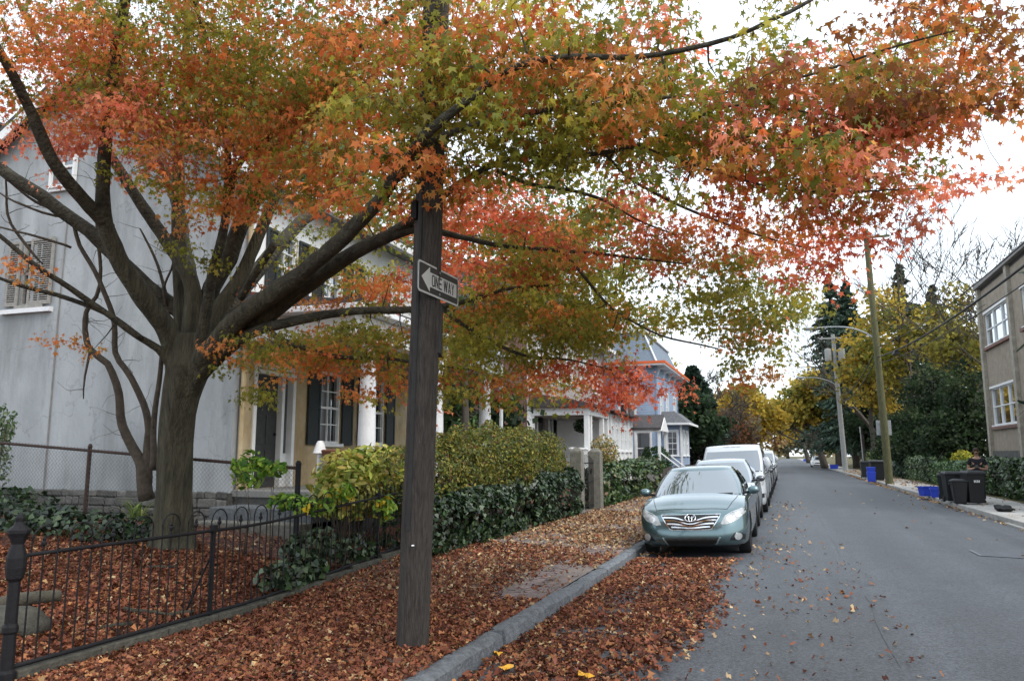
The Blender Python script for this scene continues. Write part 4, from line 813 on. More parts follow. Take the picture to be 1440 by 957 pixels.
def window(fr, a0, a1, b0, b1, cols, rows, parent, fm=None, gm=None, name='window', sash=True, mun=.022, depth=.10, trim=.0):
    fm = fm or mWhite; gm = gm or mGlass; m = MB(); t = .05; d0, d1 = -depth, -depth + .06
    m.fbox(fr, a0, a0 + t, b0, b1, d0, d1 + .02); m.fbox(fr, a1 - t, a1, b0, b1, d0, d1 + .02); m.fbox(fr, a0 + t, a1 - t, b1 - t, b1, d0, d1 + .02); m.fbox(fr, a0 + t, a1 - t, b0, b0 + t, d0, d1 + .02)
    if sash: m.fbox(fr, a0 + t, a1 - t, (b0 + b1) / 2 - .025, (b0 + b1) / 2 + .025, d0, d1 + .005)
    xs = span(a0 + t, a1 - t, cols); zs = span(b0 + t, b1 - t, rows)
    for x in xs[1:-1]: m.fbox(fr, x - mun / 2, x + mun / 2, b0 + t, b1 - t, d0, d1 - .005)
    for z in zs[1:-1]:
        if not (sash and abs(z - (b0 + b1) / 2) < .02): m.fbox(fr, a0 + t, a1 - t, z - mun / 2, z + mun / 2, d0, d1 - .008)
    if trim:
        T = trim; m.fbox(fr, a0 - T, a0, b0 - T * .4, b1 + T, 0, .025); m.fbox(fr, a1, a1 + T, b0 - T * .4, b1 + T, 0, .025); m.fbox(fr, a0, a1, b1, b1 + T * 1.1, 0, .027)
    w_ = m.build(name, fm, parent)
    for i in range(cols):
        for j in range(rows):
            tilt = random.gauss(0, .004); O, r, n_ = fr; q = MB().fbox(fr, xs[i] - .004, xs[i + 1] + .004, zs[j] - .004, zs[j + 1] + .004, d0 + .012 + tilt * .3, d0 + .018 + tilt * .3); q.build('pane', gm, w_)
    MB().fbox(fr, a0 - .06 - trim, a1 + .06 + trim, b0 - .07, b0, -depth, .07).build('sill', fm, w_, bevel=.006)
    return w_
def shutter(fr, a0, a1, b0, b1, mat, parent, c=.03, louvre=True, ang=0):
    m = MB(); t = .055; th = .035
    for q in ((a0, a0 + t, b0, b1), (a1 - t, a1, b0, b1), (a0 + t, a1 - t, b0, b0 + t * 1.5), (a0 + t, a1 - t, b1 - t, b1), (a0 + t, a1 - t, (b0 + b1) / 2 - t / 2, (b0 + b1) / 2 + t / 2)): m.fbox(fr, *q, c, c + th)
    s = m.build('shutter', mat, parent); m = MB()
    if louvre:
        z = b0 + t * 1.5 + .02; O, r, n_ = fr; g = lambda a, b, cc: O + r * a + UP * b + n_ * cc
        while z < b1 - t - .03:
            if abs(z - (b0 + b1) / 2) > t * .6: m.hexa([g(a0 + t, z, c + .03), g(a1 - t, z, c + .03), g(a1 - t, z + .012, c + .003), g(a0 + t, z + .012, c + .003), g(a0 + t, z + .008, c + .034), g(a1 - t, z + .008, c + .034), g(a1 - t, z + .034, c + .006), g(a0 + t, z + .034, c + .006)])
            z += .045
        m.build('louvres', mat, s)
    else:
        for q in ((b0 + t * 1.5, (b0 + b1) / 2 - t / 2), ((b0 + b1) / 2 + t / 2, b1 - t)): MB().fbox(fr, a0 + t, a1 - t, *q, c + .008, c + .024).build('panel', mat, s)
    return s
# ---------------------------------------------------------------- pale stucco house
HF, GY = -9.2, 11.5
HY1 = 18.7; GX0 = -17.2; ez = 7.05; rz_ = 9.55; rx = -13.2
h1_ = thing('stucco_house', 'two-storey house with blue-grey stucco gable, ochre front and columned porch', 'house', (HF, GY, .6))
fg = (Vector((GX0, GY, 0)), Vector((1, 0, 0)), Vector((0, -1, 0)))
ga = lambda u, v: (PY(u, v, GY).x - GX0, PY(u, v, GY).z)
wa0, wz1 = ga(35, 340); wa1, wz0 = ga(60, 428); aa0, az1 = ga(78, 212); aa1, az0 = ga(108, 262)
hole1, hole2 = (wa0, wa1, wz0, wz1), (aa0, aa1, az0, az1)
wall(fg, 0, HF - GX0, 1.05, 7.05, [h for h in (hole1,)], 'side_wall', mStucco, h1_)
m = MB(); sl_ = (rz_ - ez) / (rx - GX0); m.prism([(GX0, GY, 7.05), (HF, GY, 7.05), (rx, GY, 7.05 + (HF - rx) * .62)], (0, .22, 0)); m.build('gable', mStucco, h1_)
window(fg, *hole1, 2, 4, h1_, mShutG, mGlassD); 
s0, _ = ga(13, 390); s1, _ = ga(76, 390); shutter(fg, s0, wa0 - .01, wz0, wz1, mShutG, h1_); shutter(fg, wa0 + (wa1 - wa0) * .42, s1, wz0, wz1 + .02, mShutG, h1_, c=.035)
m = MB().fbox(fg, s0 - .05, s1 + .05, wz0 - .16, wz0 - .07, 0, .10); m.build('window_ledge', mPeel, h1_)
window((fg[0], fg[1], fg[2]), aa0, aa1, az0, az1, 2, 2, h1_, mWhite, mGlassD, depth=-.02)
# an old patch of render on the left half, a cable clipped to the wall
pa = ga(72, 560)[0]; MB().fbox(fg, .1, pa, 1.06, ga(72, 438)[1], 0, .022).build('render_patch', mStucco, h1_, bevel=.006)
MB().tube([(GX0 + pa + .03, GY - .02, 1.06), (GX0 + pa + .02, GY - .02, 4.4), (GX0 + pa + .05, GY - .02, 6.6)], .012, 5).build('wall_cable', mSoff, h1_)
# foundation of rubble stones
MB().fbox(fg, -.02, HF - GX0 + .02, -.1, 1.05, -.30, .04).build('foundation', mMortar, h1_)
z = .45; r_ = 0
while z < 1.04:
    x = .9 + random.random() * .2; hh = random.uniform(.09, .17)
    while x < HF - GX0 - .05:
        L = random.uniform(.12, .5)
        if zyard(GX0 + x, GY) < z + hh: 
            j = lambda: random.uniform(-.03, .03); a, b = x + .008, min(x + L, HF - GX0) - .008; c = .06 + random.uniform(0, .03); O, r2, n_ = fg; g = lambda aa, bb, cc: O + r2 * aa + UP * bb + n_ * cc
            MB().hexa([g(a, z, c), g(b, z, c), g(b, z, .03), g(a, z, .03), g(a + j(), z + hh - .012 + j(), c), g(b + j(), z + hh - .012 + j(), c), g(b, z + hh - .012, .03), g(a, z + hh - .012, .03)]).build('stone', mRubble, h1_, bevel=.022)
        x += L
    z += hh
# front wall
ff = (Vector((HF, GY, 0)), Vector((0, 1, 0)), Vector((1, 0, 0)))
fa = lambda u, v=600: (PX(u, v, HF).y - GY, PX(u, v, HF).z)
d0, d1 = fa(354)[0], fa(413)[0]; dz1 = fa(380, 512)[1]
w0, w1 = fa(447)[0], fa(478)[0]; wz0, wz1 = 1.95, fa(455, 522)[1]
w2, w3 = w1 + 1.15, w1 + 1.15 + (w1 - w0)
ups = [(fa(378)[0], fa(408)[0]), (fa(446)[0], fa(474)[0]), (fa(505)[0], fa(530)[0])]; uz0, uz1 = 4.75, fa(395, 335)[1] + .1
front = wall(ff, .222, HY1 - GY, 1.0, 7.05, [(d0, d1, 1.1, dz1), (w0, w1, wz0, wz1), (w2, w3, wz0, wz1)] + [(a, b, uz0, uz1) for a, b in ups], 'front_wall', [mOchre, mWhite], h1_)
MB().box(GX0, GX0 + .22, GY + .22, HY1, 1, 7.05).build('rear_wall', mStucco, h1_)
MB().box(GX0, HF - .222, HY1 - .22, HY1 + .002, 0, 7.05).build('end_wall', mStucco, h1_); MB().prism([(GX0, HY1 - .2, 7.05), (HF, HY1 - .2, 7.05), (rx, HY1 - .2, 7.05 + (HF - rx) * .62)], (0, .2, 0)).build('end_gable', mStucco, h1_)
# upper storey is painted white
holes2 = [(a, b, uz0, uz1) for a, b in ups]
wall((ff[0] + Vector((.02, 0, 0)), ff[1], ff[2]), .225, HY1 - GY - .003, 4.35, 7.0, holes2, 'upper_cladding', mWhite, h1_, th=.018)
for a, b in ups:
    window(ff, a, b, uz0, uz1, 2, 4, h1_, mWhite, mGlass, trim=0); sw = min(.42, (b - a) * .55)
    shutter(ff, a - sw, a - .01, uz0, uz1, mShut, h1_, c=.03); shutter(ff, b + .01, b + sw, uz0, uz1, mShut, h1_, c=.03)
for a, b in ((w0, w1), (w2, w3)):
    window(ff, a, b, wz0, wz1, 2, 4, h1_, mWhite, mGlassD, trim=0); sw = (b - a) * .52
    shutter(ff, a - sw, a - .01, wz0 - .03, wz1, mShut, h1_, louvre=False); shutter(ff, b + .01, b + sw, wz0 - .03, wz1, mShut, h1_, louvre=False)
# door set: casing, panelled leaf, side light, transom
m = MB(); t = .09
for q in ((d0, d0 + t, 1.1, dz1), (d1 - t, d1, 1.1, dz1), (d0 + t, d1 - t, dz1 - t, dz1), (d0 + t, d1 - t, 3.22, 3.30), (d0 + (d1 - d0) * .66, d0 + (d1 - d0) * .66 + .08, 1.1, 3.22)): m.fbox(ff, *q, -.14, .03)
dc = m.build('door_casing', mWhite, h1_, bevel=.008)
da, db = d0 + t, d0 + (d1 - d0) * .66; door = MB().fbox(ff, da, db, 1.1, 3.22, -.14, -.09).build('door', mDoor, h1_)
for i in range(2):
    for j in range(3): a = da + .1 + i * (db - da - .1) / 2; MB().fbox(ff, a, a + (db - da - .3) / 2, 1.25 + j * .66, 1.25 + j * .66 + .54, -.09, -.075).build('panel', mDoor, door, bevel=.006)
MB().blob((HF - .06, GY + db - .08, 2.1), (.03, .03, .03), 8, 6).build('knob', mIron, door)
MB().fbox(ff, db + .08, d1 - t, 1.75, 3.22, -.12, -.11).build('side_light', mGlassD, h1_); MB().fbox(ff, db + .08, d1 - t, 1.1, 1.74, -.13, -.10).build('side_panel', mWhite, h1_); MB().fbox(ff, da, d1 - t, 3.31, dz1 - t, -.12, -.11).build('transom', mGlassD, h1_)
# roof
def roofslab(x0, z0, x1, z1, y0, y1, th, name, mat, parent): 
    return MB().prism([(x0, y0, z0), (x1, y0, z1), (x1, y0, z1 + th), (x0, y0, z0 + th)], (0, y1 - y0, 0)).build(name, mat, parent)
sp_ = .62
pk_z = 7.05 + (HF - rx) * sp_
roofslab(HF + .45, 7.05 - .45 * sp_ + .02, rx, pk_z + .02, GY - .32, HY1 + .3, .16, 'roof', mRoofS, h1_); roofslab(GX0 - .4, 7.05 - .4 * sp_ + .02, rx, pk_z + .02, GY - .32, HY1 + .3, .16, 'roof', mRoofS, h1_)
for sx, xe in ((1, HF + .44), (-1, GX0 - .39)):
    MB().prism([(xe, GY - .335, 7.05 - abs(xe - (HF if sx > 0 else GX0)) * sp_ - .16), (rx, GY - .335, pk_z - .16), (rx, GY - .335, pk_z + .06), (xe, GY - .335, 7.05 - abs(xe - (HF if sx > 0 else GX0)) * sp_ + .06)], (0, .04, 0)).build('bargeboard', mWhite, h1_)
MB().box(HF + .002, HF + .42, GY - .28, HY1 + .28, 6.72, 6.80).build('soffit', mSoff, h1_); MB().box(HF + .40, HF + .55, GY - .3, HY1 + .3, 6.68, 6.84).build('gutter', mWhite, h1_, bevel=.02)
MB().tube([(HF + .09, GY + .12, 1.1), (HF + .09, GY + .12, 6.6)], .045, 8).build('downpipe', mOchre, h1_)
# porch
pX = -7.0; pF = 1.1
po = thing('front_porch', 'columned porch with white entablature along the ochre front of the stucco house', 'porch', (pX, GY, .4))
MB().box(HF + .01, pX + .28, GY + .05, HY1, .98, pF).build('floor', M('porch boards', (.20, .20, .19), rough=.8, var=.25, scale=5), po, bevel=.012); MB().box(HF + .02, pX + .2, GY + .1, HY1 - .05, .1, .975).build('base', mRubble, po)
for bx_ in ((pX - .16, pX + .16, GY + .0, HY1), ): MB().box(bx_[0], bx_[1], bx_[2] + .05, bx_[3], 3.72, 4.12).build('beam', mWhite, po, bevel=.01)
MB().box(HF + .01, pX - .16, GY + .05, GY + .34, 3.72, 4.12).build('beam', mWhite, po, bevel=.01)
MB().box(HF + .01, pX + .42, GY - .2, HY1 + .2, 4.13, 4.24).build('cornice', mPeel, po, bevel=.02); MB().prism([(HF + .025, GY - .15, 4.245), (pX + .38, GY - .15, 4.245), (pX + .38, GY - .15, 4.28), (HF + .025, GY - .15, 4.62)], (0, HY1 - GY + .3, 0)).build('roof', mRoofS, po)
MB().box(HF + .02, pX - .17, GY + .35, HY1, 3.70, 3.73).build('ceiling', mSoff, po)
for u in (517, 614, 682):
    yc = PX(u, 560, pX).y; MB().lathe([(.20, 0), (.20, .07), (.17, .09), (.18, .14), (.155, .17), (.158, .9), (.13, 2.38), (.15, 2.42), (.15, 2.46), (.18, 2.50), (.18, 2.615)], (pX, yc, pF), 20).build('column', mPeel, po, smooth=True, auto=35)
MB().lathe([(.05, 0), (.05, 3.0)], (pX + .25, HY1 - .05, 1.0), 10).build('downpipe', mWhite, po)
# things on the porch
mTerra = M('rust-brown terracotta', (.16, .06, .035), rough=.7, var=.3, scale=8)
p = PX(470, 634, pX - .55); tag(MB().lathe([(.12, 0), (.15, .03), (.10, .10), (.12, .42), (.13, .5), (.19, .58), (.23, .68), (.21, .70), (.16, .63), (.0, .6)], (p.x, p.y, pF), 20).build('porch_urn', mTerra, smooth=True, auto=45), 'rust-brown bowl-shaped urn on the porch by the window', 'urn')
p = PX(450, 634, pX - .9); tag(MB().lathe([(.13, 0), (.13, .04), (.05, .06), (.05, .62), (.13, .64), (.11, .68), (.07, .82), (.04, .86)], (p.x, p.y, pF), 14).build('porch_lantern', mWhite, smooth=True, auto=40), 'white lantern on a stand beside the porch urn', 'lantern')
st = thing('stone_steps', 'two worn stone steps beside the porch of the stucco house', 'steps', (-8.3, 10.6, .5))
for k in range(2): MB().box(-9.0 + .0 * k, -7.05, 10.35 + .42 * k, GY + .1, .35, .66 + .2 * k).build('step', mGranite if k else mStoneP, st, bevel=.02)
# ---------------------------------------------------------------- brick twin with white porch
def M_bricks(name, c1, c2, mo, sc=1.0):
    m = bpy.data.materials.new(name); m.use_nodes = True; t = m.node_tree; N, Lk = t.nodes, t.links; bs = N['Principled BSDF']; bs.inputs['Roughness'].default_value = .9
    tc = N.new('ShaderNodeTexCoord'); sx = N.new('ShaderNodeSeparateXYZ'); Lk.new(tc.outputs['Object'], sx.inputs[0]); ad = N.new('ShaderNodeMath'); Lk.new(sx.outputs[0], ad.inputs[0]); Lk.new(sx.outputs[1], ad.inputs[1]); cb_ = N.new('ShaderNodeCombineXYZ'); Lk.new(ad.outputs[0], cb_.inputs[0]); Lk.new(sx.outputs[2], cb_.inputs[1])
    br = N.new('ShaderNodeTexBrick'); br.inputs['Color1'].default_value = (*c1, 1); br.inputs['Color2'].default_value = (*c2, 1); br.inputs['Mortar'].default_value = (*mo, 1); br.inputs['Scale'].default_value = 1; br.inputs['Mortar Size'].default_value = .008; br.inputs['Brick Width'].default_value = .215 * sc; br.inputs['Row Height'].default_value = .075 * sc; Lk.new(cb_.outputs[0], br.inputs[0]); Lk.new(br.outputs[0], bs.inputs['Base Color'])
    bp = N.new('ShaderNodeBump'); bp.inputs['Strength'].default_value = .5; bp.inputs['Distance'].default_value = .01; bp.invert = True; Lk.new(br.outputs['Fac'], bp.inputs['Height']); Lk.new(bp.outputs[0], bs.inputs['Normal']); return m
mRedBrick = M_bricks('red-brown brick', (.14, .06, .045), (.19, .085, .06), (.22, .19, .17)); mTaupe = M('taupe siding', (.26, .235, .22), rough=.8, var=.15, scale=3)
BX = -9.2; BY = PX(745, 600, BX).y; BY1 = BY + 13.5
h2_ = thing('brick_house', 'red-brown brick twin house with white porches behind the hedge', 'house', (BX, BY, .5))
fb = (Vector((BX, BY, 0)), Vector((0, 1, 0)), Vector((1, 0, 0))); Lb = BY1 - BY
hol = [(1.0, 2.0, 1.2, 3.4), (2.6, 4.2, 1.7, 3.5), (.9, 1.9, 4.9, 6.5), (3.0, 4.0, 4.9, 6.5), (5.4, 6.4, 4.9, 6.5), (8, 9, 4.9, 6.5), (10.6, 11.6, 4.9, 6.5), (7.2, 8.2, 1.2, 3.4)]
wall(fb, .222, Lb - .202, .4, 7.4, hol, 'front_wall', mTaupe, h2_)
MB().box(-19, BX - .002, BY - .001, BY + .22, .3, 7.4).build('side_wall', mRedBrick, h2_); MB().box(-19, BX, BY1 - .2, BY1, .3, 7.4).build('end_wall', mRedBrick, h2_); MB().box(BX - .1, BX + .03, BY - .03, BY + .12, .3, 7.4).build('corner_board', mWhite, h2_)
for k, h in enumerate(hol):
    if k in (0, 7): MB().fbox(fb, h[0], h[1], h[2], h[3], -.14, -.08).build('door', mDoor, h2_); MB().fbox(fb, h[0] - .09, h[0], h[2], h[3] + .09, 0, .03).build('door_casing', mWhite, h2_)
    else: window(fb, *h, 2, 2, h2_, mWhite, mGlass, trim=.1)
m = MB(); e = .5
m.add([(-19.3, BY - e, 7.4), (BX + e, BY - e, 7.4), (BX + e, BY1 + e, 7.4), (-19.3, BY1 + e, 7.4), (-18, BY + .7, 9.6), (BX - .7, BY + .7, 9.6), (BX - .7, BY1 - .7, 9.6), (-18, BY1 - .7, 9.6)], [(0, 3, 2, 1), (4, 5, 6, 7), (0, 1, 5, 4), (1, 2, 6, 5), (2, 3, 7, 6), (3, 0, 4, 7)]); m.build('roof', mRoofS, h2_); MB().box(BX + .05, BX + e + .04, BY - e - .03, BY1 + e, 7.22, 7.41).build('cornice', mWhite, h2_)
# open porch
p2 = thing('white_porch', 'white railed porch with square posts in front of the brick house', 'porch', (-7, BY, .5)); q0, q1 = BY + .05, PX(853, 600, -7).y
MB().box(BX + .01, -6.8, q0, q1, .95, 1.08).build('floor', mSoff, p2); MB().box(BX + .03, -6.9, q0 + .05, q1, .2, .945).build('base', mTaupe, p2)
bz = PX(780, 568, -7).z
MB().box(-7.12, -6.88, q0, q1, bz - .14, bz + .16).build('beam', mWhite, p2, bevel=.01); MB().box(BX + .01, -7.12, q0, q0 + .2, bz - .14, bz + .16).build('beam', mWhite, p2, bevel=.01)
MB().prism([(BX + .02, q0 - .2, bz + .17), (-6.6, q0 - .2, bz + .17), (-6.6, q0 - .2, bz + .25), (BX + .02, q0 - .2, bz + .75)], (0, q1 - q0 + .3, 0)).build('roof', mRoofS, p2); MB().box(BX + .02, -7.12, q0 + .22, q1, bz - .16, bz - .145).build('ceiling', mTaupe, p2)
for yy in (q0 + .1, PX(829, 600, -7).y, PX(846, 600, -7).y, q1 - .08): 
    m = MB().box(-7.09, -6.91, yy - .09, yy + .09, 1.08, bz - .14); m.box(-7.12, -6.88, yy - .12, yy + .12, 1.08, 1.3); m.build('post', mWhite, p2, bevel=.008)
MB().box(BX + .02, BX + .14, q0 + .02, q0 + .14, 1.08, bz - .14).build('post', mWhite, p2)
r0, r1 = PX(806, 640, -7).y - .4, PX(829, 640, -7).y - .1
for z in (1.18, 1.92): MB().box(-7.05, -6.95, r0, r1, z, z + .06).build('rail', mWhite, p2)
nb_ = int((r1 - r0) / .14)
for k in range(nb_): yy = r0 + .07 + k * .14; MB().box(-7.02, -6.98, yy - .022, yy + .022, 1.24, 1.92).build('baluster', mWhite, p2)
p = PX(820, 600, -7.3); m = MB(); hb = thing('hanging_basket', 'dark leafy hanging basket under the white porch beam', 'basket', (p.x, p.y, p.z))
MB().lathe([(.02, -.22), (.14, -.18), (.22, -.02), (.23, 0)], p, 12).build('bowl', mTwig, hb); MB().tube([(p.x, p.y, p.z - .1), (p.x, p.y, bz - .15)], .008, 4).build('chain', mIron, hb)
c_, n2 = massing([(p.x, p.y, p.z + .05, .36, .36, .28)], 380); link('foliage', leafmesh('foliage', c_, n2 + RNG.normal(0, .8, n2.shape), RNG.uniform(.1, .17, len(c_)), pal(['26381f', '35502a', '1c2a18', '6a4a6a'], len(c_), [5, 4, 4, .6]), OVAL), mBush, hb)
p = PX(766, 588, BX + .3); wlm = thing('porch_lamp', 'small black lantern on the brick house porch wall', 'lamp', (BX, p.y, p.z)); MB().lathe([(.03, -.18), (.08, -.12), (.10, .12), (.02, .22), (.0, .24)], (BX + .12, p.y, p.z), 6).build('lantern', mIron, wlm); MB().tube([(BX, p.y, p.z), (BX + .12, p.y, p.z + .2)], .015, 5).build('arm', mIron, wlm)
# enclosed white porch with hood
e0_, e1_ = q1 + .15, PX(884, 600, -7).y
p3 = thing('enclosed_porch', 'white board-and-glass enclosed porch beside the open white porch', 'porch', (-7, e0_, .5))
fe = (Vector((-6.9, e0_, 0)), Vector((0, 1, 0)), Vector((1, 0, 0))); Le = e1_ - e0_; nn = max(3, int(Le / .85)); hs_ = [(Le * k / nn + .14, Le * (k + 1) / nn - .04, 1.9, bz - .45) for k in range(nn)]
wall(fe, 0, Le, .5, bz + .1, hs_, 'front_wall', mWhite, p3, th=.14); MB().box(BX + .01, -7.05, e0_, e0_ + .12, .5, bz + .1).build('end_wall', mWhite, p3)
MB().box(BX + .01, -7.05, e1_ - .12, e1_, .5, bz + .1).build('end_wall', mWhite, p3)
for h in hs_: window(fe, *h, 1, 2, p3, mWhite, mGlass, depth=.08, sash=False)
for k in range(nn + 1): yy = e0_ + Le * k / nn; MB().box(-6.898, -6.82, yy - .05 + (.06 if k == 0 else 0), yy + .05 + (.06 if k == 0 else 0), .5, bz + .08).build('pilaster', mWhite, p3)
MB().prism([(BX + .02, e0_ - .05, bz + .11), (-6.5, e0_ - .05, bz + .11), (-6.5, e0_ - .05, bz + .2), (BX + .02, e0_ - .05, bz + .9)], (0, Le + .1, 0)).build('roof', mRoofS, p3)
hd = thing('door_hood', 'small white gabled hood with posts and railed steps over a house door', 'door hood', (-6.6, e1_ + .6, .5))
yA, yB = e1_ + .2, e1_ + 2.2; zb_ = PX(900, 600, -6).z
m = MB(); m.prism([(-6.9, yA - .25, zb_ - .05), (-6.9, (yA + yB) / 2, zb_ + .62), (-6.9, (yA + yB) / 2, zb_ + .72), (-6.9, yA - .25, zb_ + .06)], (1.4, 0, 0)); m.prism([(-6.9, yB + .25, zb_ - .05), (-6.9, (yA + yB) / 2, zb_ + .62), (-6.9, (yA + yB) / 2, zb_ + .72), (-6.9, yB + .25, zb_ + .06)], (1.398, 0, 0)); m.build('roof', mRoofS, hd)
m = MB(); m.prism([(-5.5, yA - .2, zb_ - .1), (-5.5, (yA + yB) / 2, zb_ + .58), (-5.5, yB + .2, zb_ - .1)], (.05, 0, 0)); m.box(-6.9, -5.52, yA - .15, yA - .03, zb_ - .14, zb_ - .03); m.build('pediment', mWhite, hd)
for yy in (yA, yB): MB().box(-5.66, -5.54, yy - .06, yy + .06, .9, zb_ - .1).build('post', mWhite, hd); MB().tube([(-5.6, yy, 1.85), (-4.7, yy, 1.15)], .035, 6).build('handrail', mWhite, hd); MB().box(-4.75, -4.68, yy - .035, yy + .035, .2, 1.2).build('newel', mWhite, hd)
for k in range(4): MB().box(-6.9, -5.5 + .27 * k + .0, yA + .01 * k, yB - .01 * k, .15, .95 - .18 * k).build('step', mConc, hd)
# ---------------------------------------------------------------- blue house
mBlue = M('grey-blue clapboard', (.23, .30, .41), rough=.75, var=.07, scale=2, col2=(.26, .335, .45))
def clap(m, pitch=.13):
    t = m.node_tree; N, Lk = t.nodes, t.links; bs = N['Principled BSDF']; tc = [n for n in N if n.type == 'TEX_COORD'][0]; sx = N.new('ShaderNodeSeparateXYZ'); Lk.new(tc.outputs['Object'], sx.inputs[0]); md = N.new('ShaderNodeMath'); md.operation = 'FRACT'; mu = N.new('ShaderNodeMath'); mu.operation = 'MULTIPLY'; mu.inputs[1].default_value = 1 / pitch; Lk.new(sx.outputs[2], mu.inputs[0]); Lk.new(mu.outputs[0], md.inputs[0]); bp = N.new('ShaderNodeBump'); bp.inputs['Strength'].default_value = 1; bp.inputs['Distance'].default_value = .03; bp.invert = True; Lk.new(md.outputs[0], bp.inputs['Height']); Lk.new(bp.outputs[0], bs.inputs['Normal'])
clap(mBlue); clap(mTaupe)
mOrange = M('orange gutter board', (.62, .12, .03), rough=.6, var=.1, scale=5); mGreyR = M('grey shingle', (.12, .125, .135), rough=.85, var=.3, scale=9, bump=.5, bscale=40); mBlueSh = M('blue-grey slate', (.16, .20, .25), rough=.8, var=.2, scale=8)
LY = 45.0; cX = PY(924, 560, LY).x; LY1 = 56.0
h3_ = thing('blue_house', 'grey-blue clapboard house with mansard roof, orange eave board and side bay', 'house', (cX, LY, .5))
oz = PY(925, 514, LY).z; tz = PY(890, 466, LY).z; lx = PY(846, 560, LY).x - 4
fl = (Vector((lx, LY, 0)), Vector((1, 0, 0)), Vector((0, -1, 0))); hw = [(cX - lx - 2.2, cX - lx - 1.3, 3.9, 5.4), (cX - lx - 4.4, cX - lx - 3.5, 3.9, 5.4), (cX - lx - 1.25, cX - lx - .45, 1.2, 3.0)]
wall(fl, 0, cX - lx, .3, oz, hw, 'side_wall', mBlue, h3_)
for k, h in enumerate(hw): window(fl, *h, 2 if k < 2 else 1, 2, h3_, mWhite, mGlass, trim=.1)
ffb = (Vector((cX, LY, 0)), Vector((0, 1, 0)), Vector((1, 0, 0))); hf = [(1.2, 2.1, 3.9, 5.4), (3.6, 4.5, 3.9, 5.4), (7, 8, 3.9, 5.4), (7, 8, 1.3, 3)]
wall(ffb, .222, LY1 - LY - .202, .3, oz, hf, 'front_wall', mBlue, h3_)
for h in hf: window(ffb, *h, 2, 2, h3_, mWhite, mGlass, trim=.1)
MB().box(cX - .06, cX + .04, LY - .04, LY + .06, .3, oz - .002).build('corner_board', mBlue, h3_); MB().box(lx, lx + .2, LY + .22, LY1, .3, oz).build('rear_wall', mBlue, h3_); MB().box(lx, cX, LY1 - .2, LY1 + .002, .3, oz).build('end_wall', mBlue, h3_)
m = MB(); e = .55
m.box(lx, cX + e, LY - e, LY1 + e, oz + .002, oz + .10); m.build('eave', mWhite, h3_); MB().box(lx - .02, cX + e + .05, LY - e - .04, LY - e - .002, oz + .09, oz + .24).build('gutter_board', mOrange, h3_); MB().box(cX + e + .002, cX + e + .05, LY - e - .002, LY1 + e, oz + .09, oz + .24).build('gutter_board', mOrange, h3_)
m = MB(); b1v = [(lx, LY - .1), (cX + .1, LY - .1), (cX + .1, LY1), (lx, LY1)]; t1v = [(lx, LY + .45), (cX - .75, LY + .45), (cX - .75, LY1 - .5), (lx, LY1 - .5)]
m.hexa([(x, y_, oz + .103) for x, y_ in b1v] + [(x, y_, tz) for x, y_ in t1v]); m.build('mansard', mBlueSh, h3_); MB().box(lx, cX - .6, LY + .3, LY1 - .4, tz + .001, tz + .16).build('roof_cap', mWhite, h3_)
MB().tube([(cX + .1, LY - .12, oz + .1), (cX - .75, LY + .43, tz)], .06, 5).build('hip_board', mWhite, h3_); MB().box(cX - 2.1, cX - 1.2, LY + 5, LY + 6, tz, tz + 1.1).build('chimney', mRedBrick, h3_)
for k in range(5): MB().prism([(cX + .001, LY + .4 + k * 2.3, oz - .5), (cX + .001, LY + .4 + k * 2.3, oz), (cX + .45, LY + .4 + k * 2.3, oz), (cX + .12, LY + .4 + k * 2.3, oz - .2)], (0, .14, 0)).build('bracket', mWhite, h3_)
# bay
bY0, bY1 = 46.4, 50.2; bX = PY(958, 600, bY0).x; zb0, zb1 = .4, PY(940, 596, bY0).z
by = thing('bay_window', 'grey-blue bay with hipped shingle roof on the front of the blue house', 'bay window', (cX, bY0, .4))
fbay = (Vector((cX + .002, bY0, 0)), Vector((1, 0, 0)), Vector((0, -1, 0))); wb = bX - cX; h = (wb * .28, wb * .78, PY(940, 640, bY0).z, PY(940, 606, bY0).z)
wall(fbay, 0, wb, zb0, zb1, [h], 'side_wall', mBlue, by, th=.15); window(fbay, *h, 2, 4, by, mWhite, mGlass, trim=.09, depth=.08)
fb2 = (Vector((bX, bY0, 0)), Vector((0, 1, 0)), Vector((1, 0, 0))); hh_ = [(.5, 1.5, h[2], h[3]), (2.2, 3.2, h[2], h[3])]; wall(fb2, .152, bY1 - bY0, zb0, zb1, hh_, 'front_wall', mBlue, by, th=.15)
for q in hh_: window(fb2, *q, 2, 2, by, mWhite, mGlass, trim=.09, depth=.08)
MB().box(bX - .08, bX + .03, bY0 - .03, bY0 + .08, zb0, zb1 - .001).build('corner_board', mWhite, by)
m = MB(); m.hexa([(cX + .003, bY0 - .5, zb1 + .002), (bX + .5, bY0 - .5, zb1 + .002), (bX + .5, bY1 + .5, zb1 + .002), (cX + .003, bY1 + .5, zb1 + .002), (cX + .003, bY0 + .2, zb1 + .75), (bX - .4, bY0 + .2, zb1 + .75), (bX - .4, bY1 - .2, zb1 + .75), (cX + .003, bY1 - .2, zb1 + .75)]); m.build('roof', mGreyR, by)
m = MB(); m.box(cX + .003, bX + .53, bY0 - .53, bY0 - .49, zb1 - .06, zb1 + .06); m.box(bX + .49, bX + .53, bY0 - .49, bY1 + .5, zb1 - .06, zb1 + .06); m.build('fascia', mWhite, by)
MB().prism([(cX + .05, bY0 - .02, zb1 - .8), (cX + .05, bY0 - .02, zb1 - .07), (cX + .5, bY0 - .02, zb1 - .07), (cX + .22, bY0 - .02, zb1 - .25)], (0, -.06, 0)).build('bracket', mWhite, by)
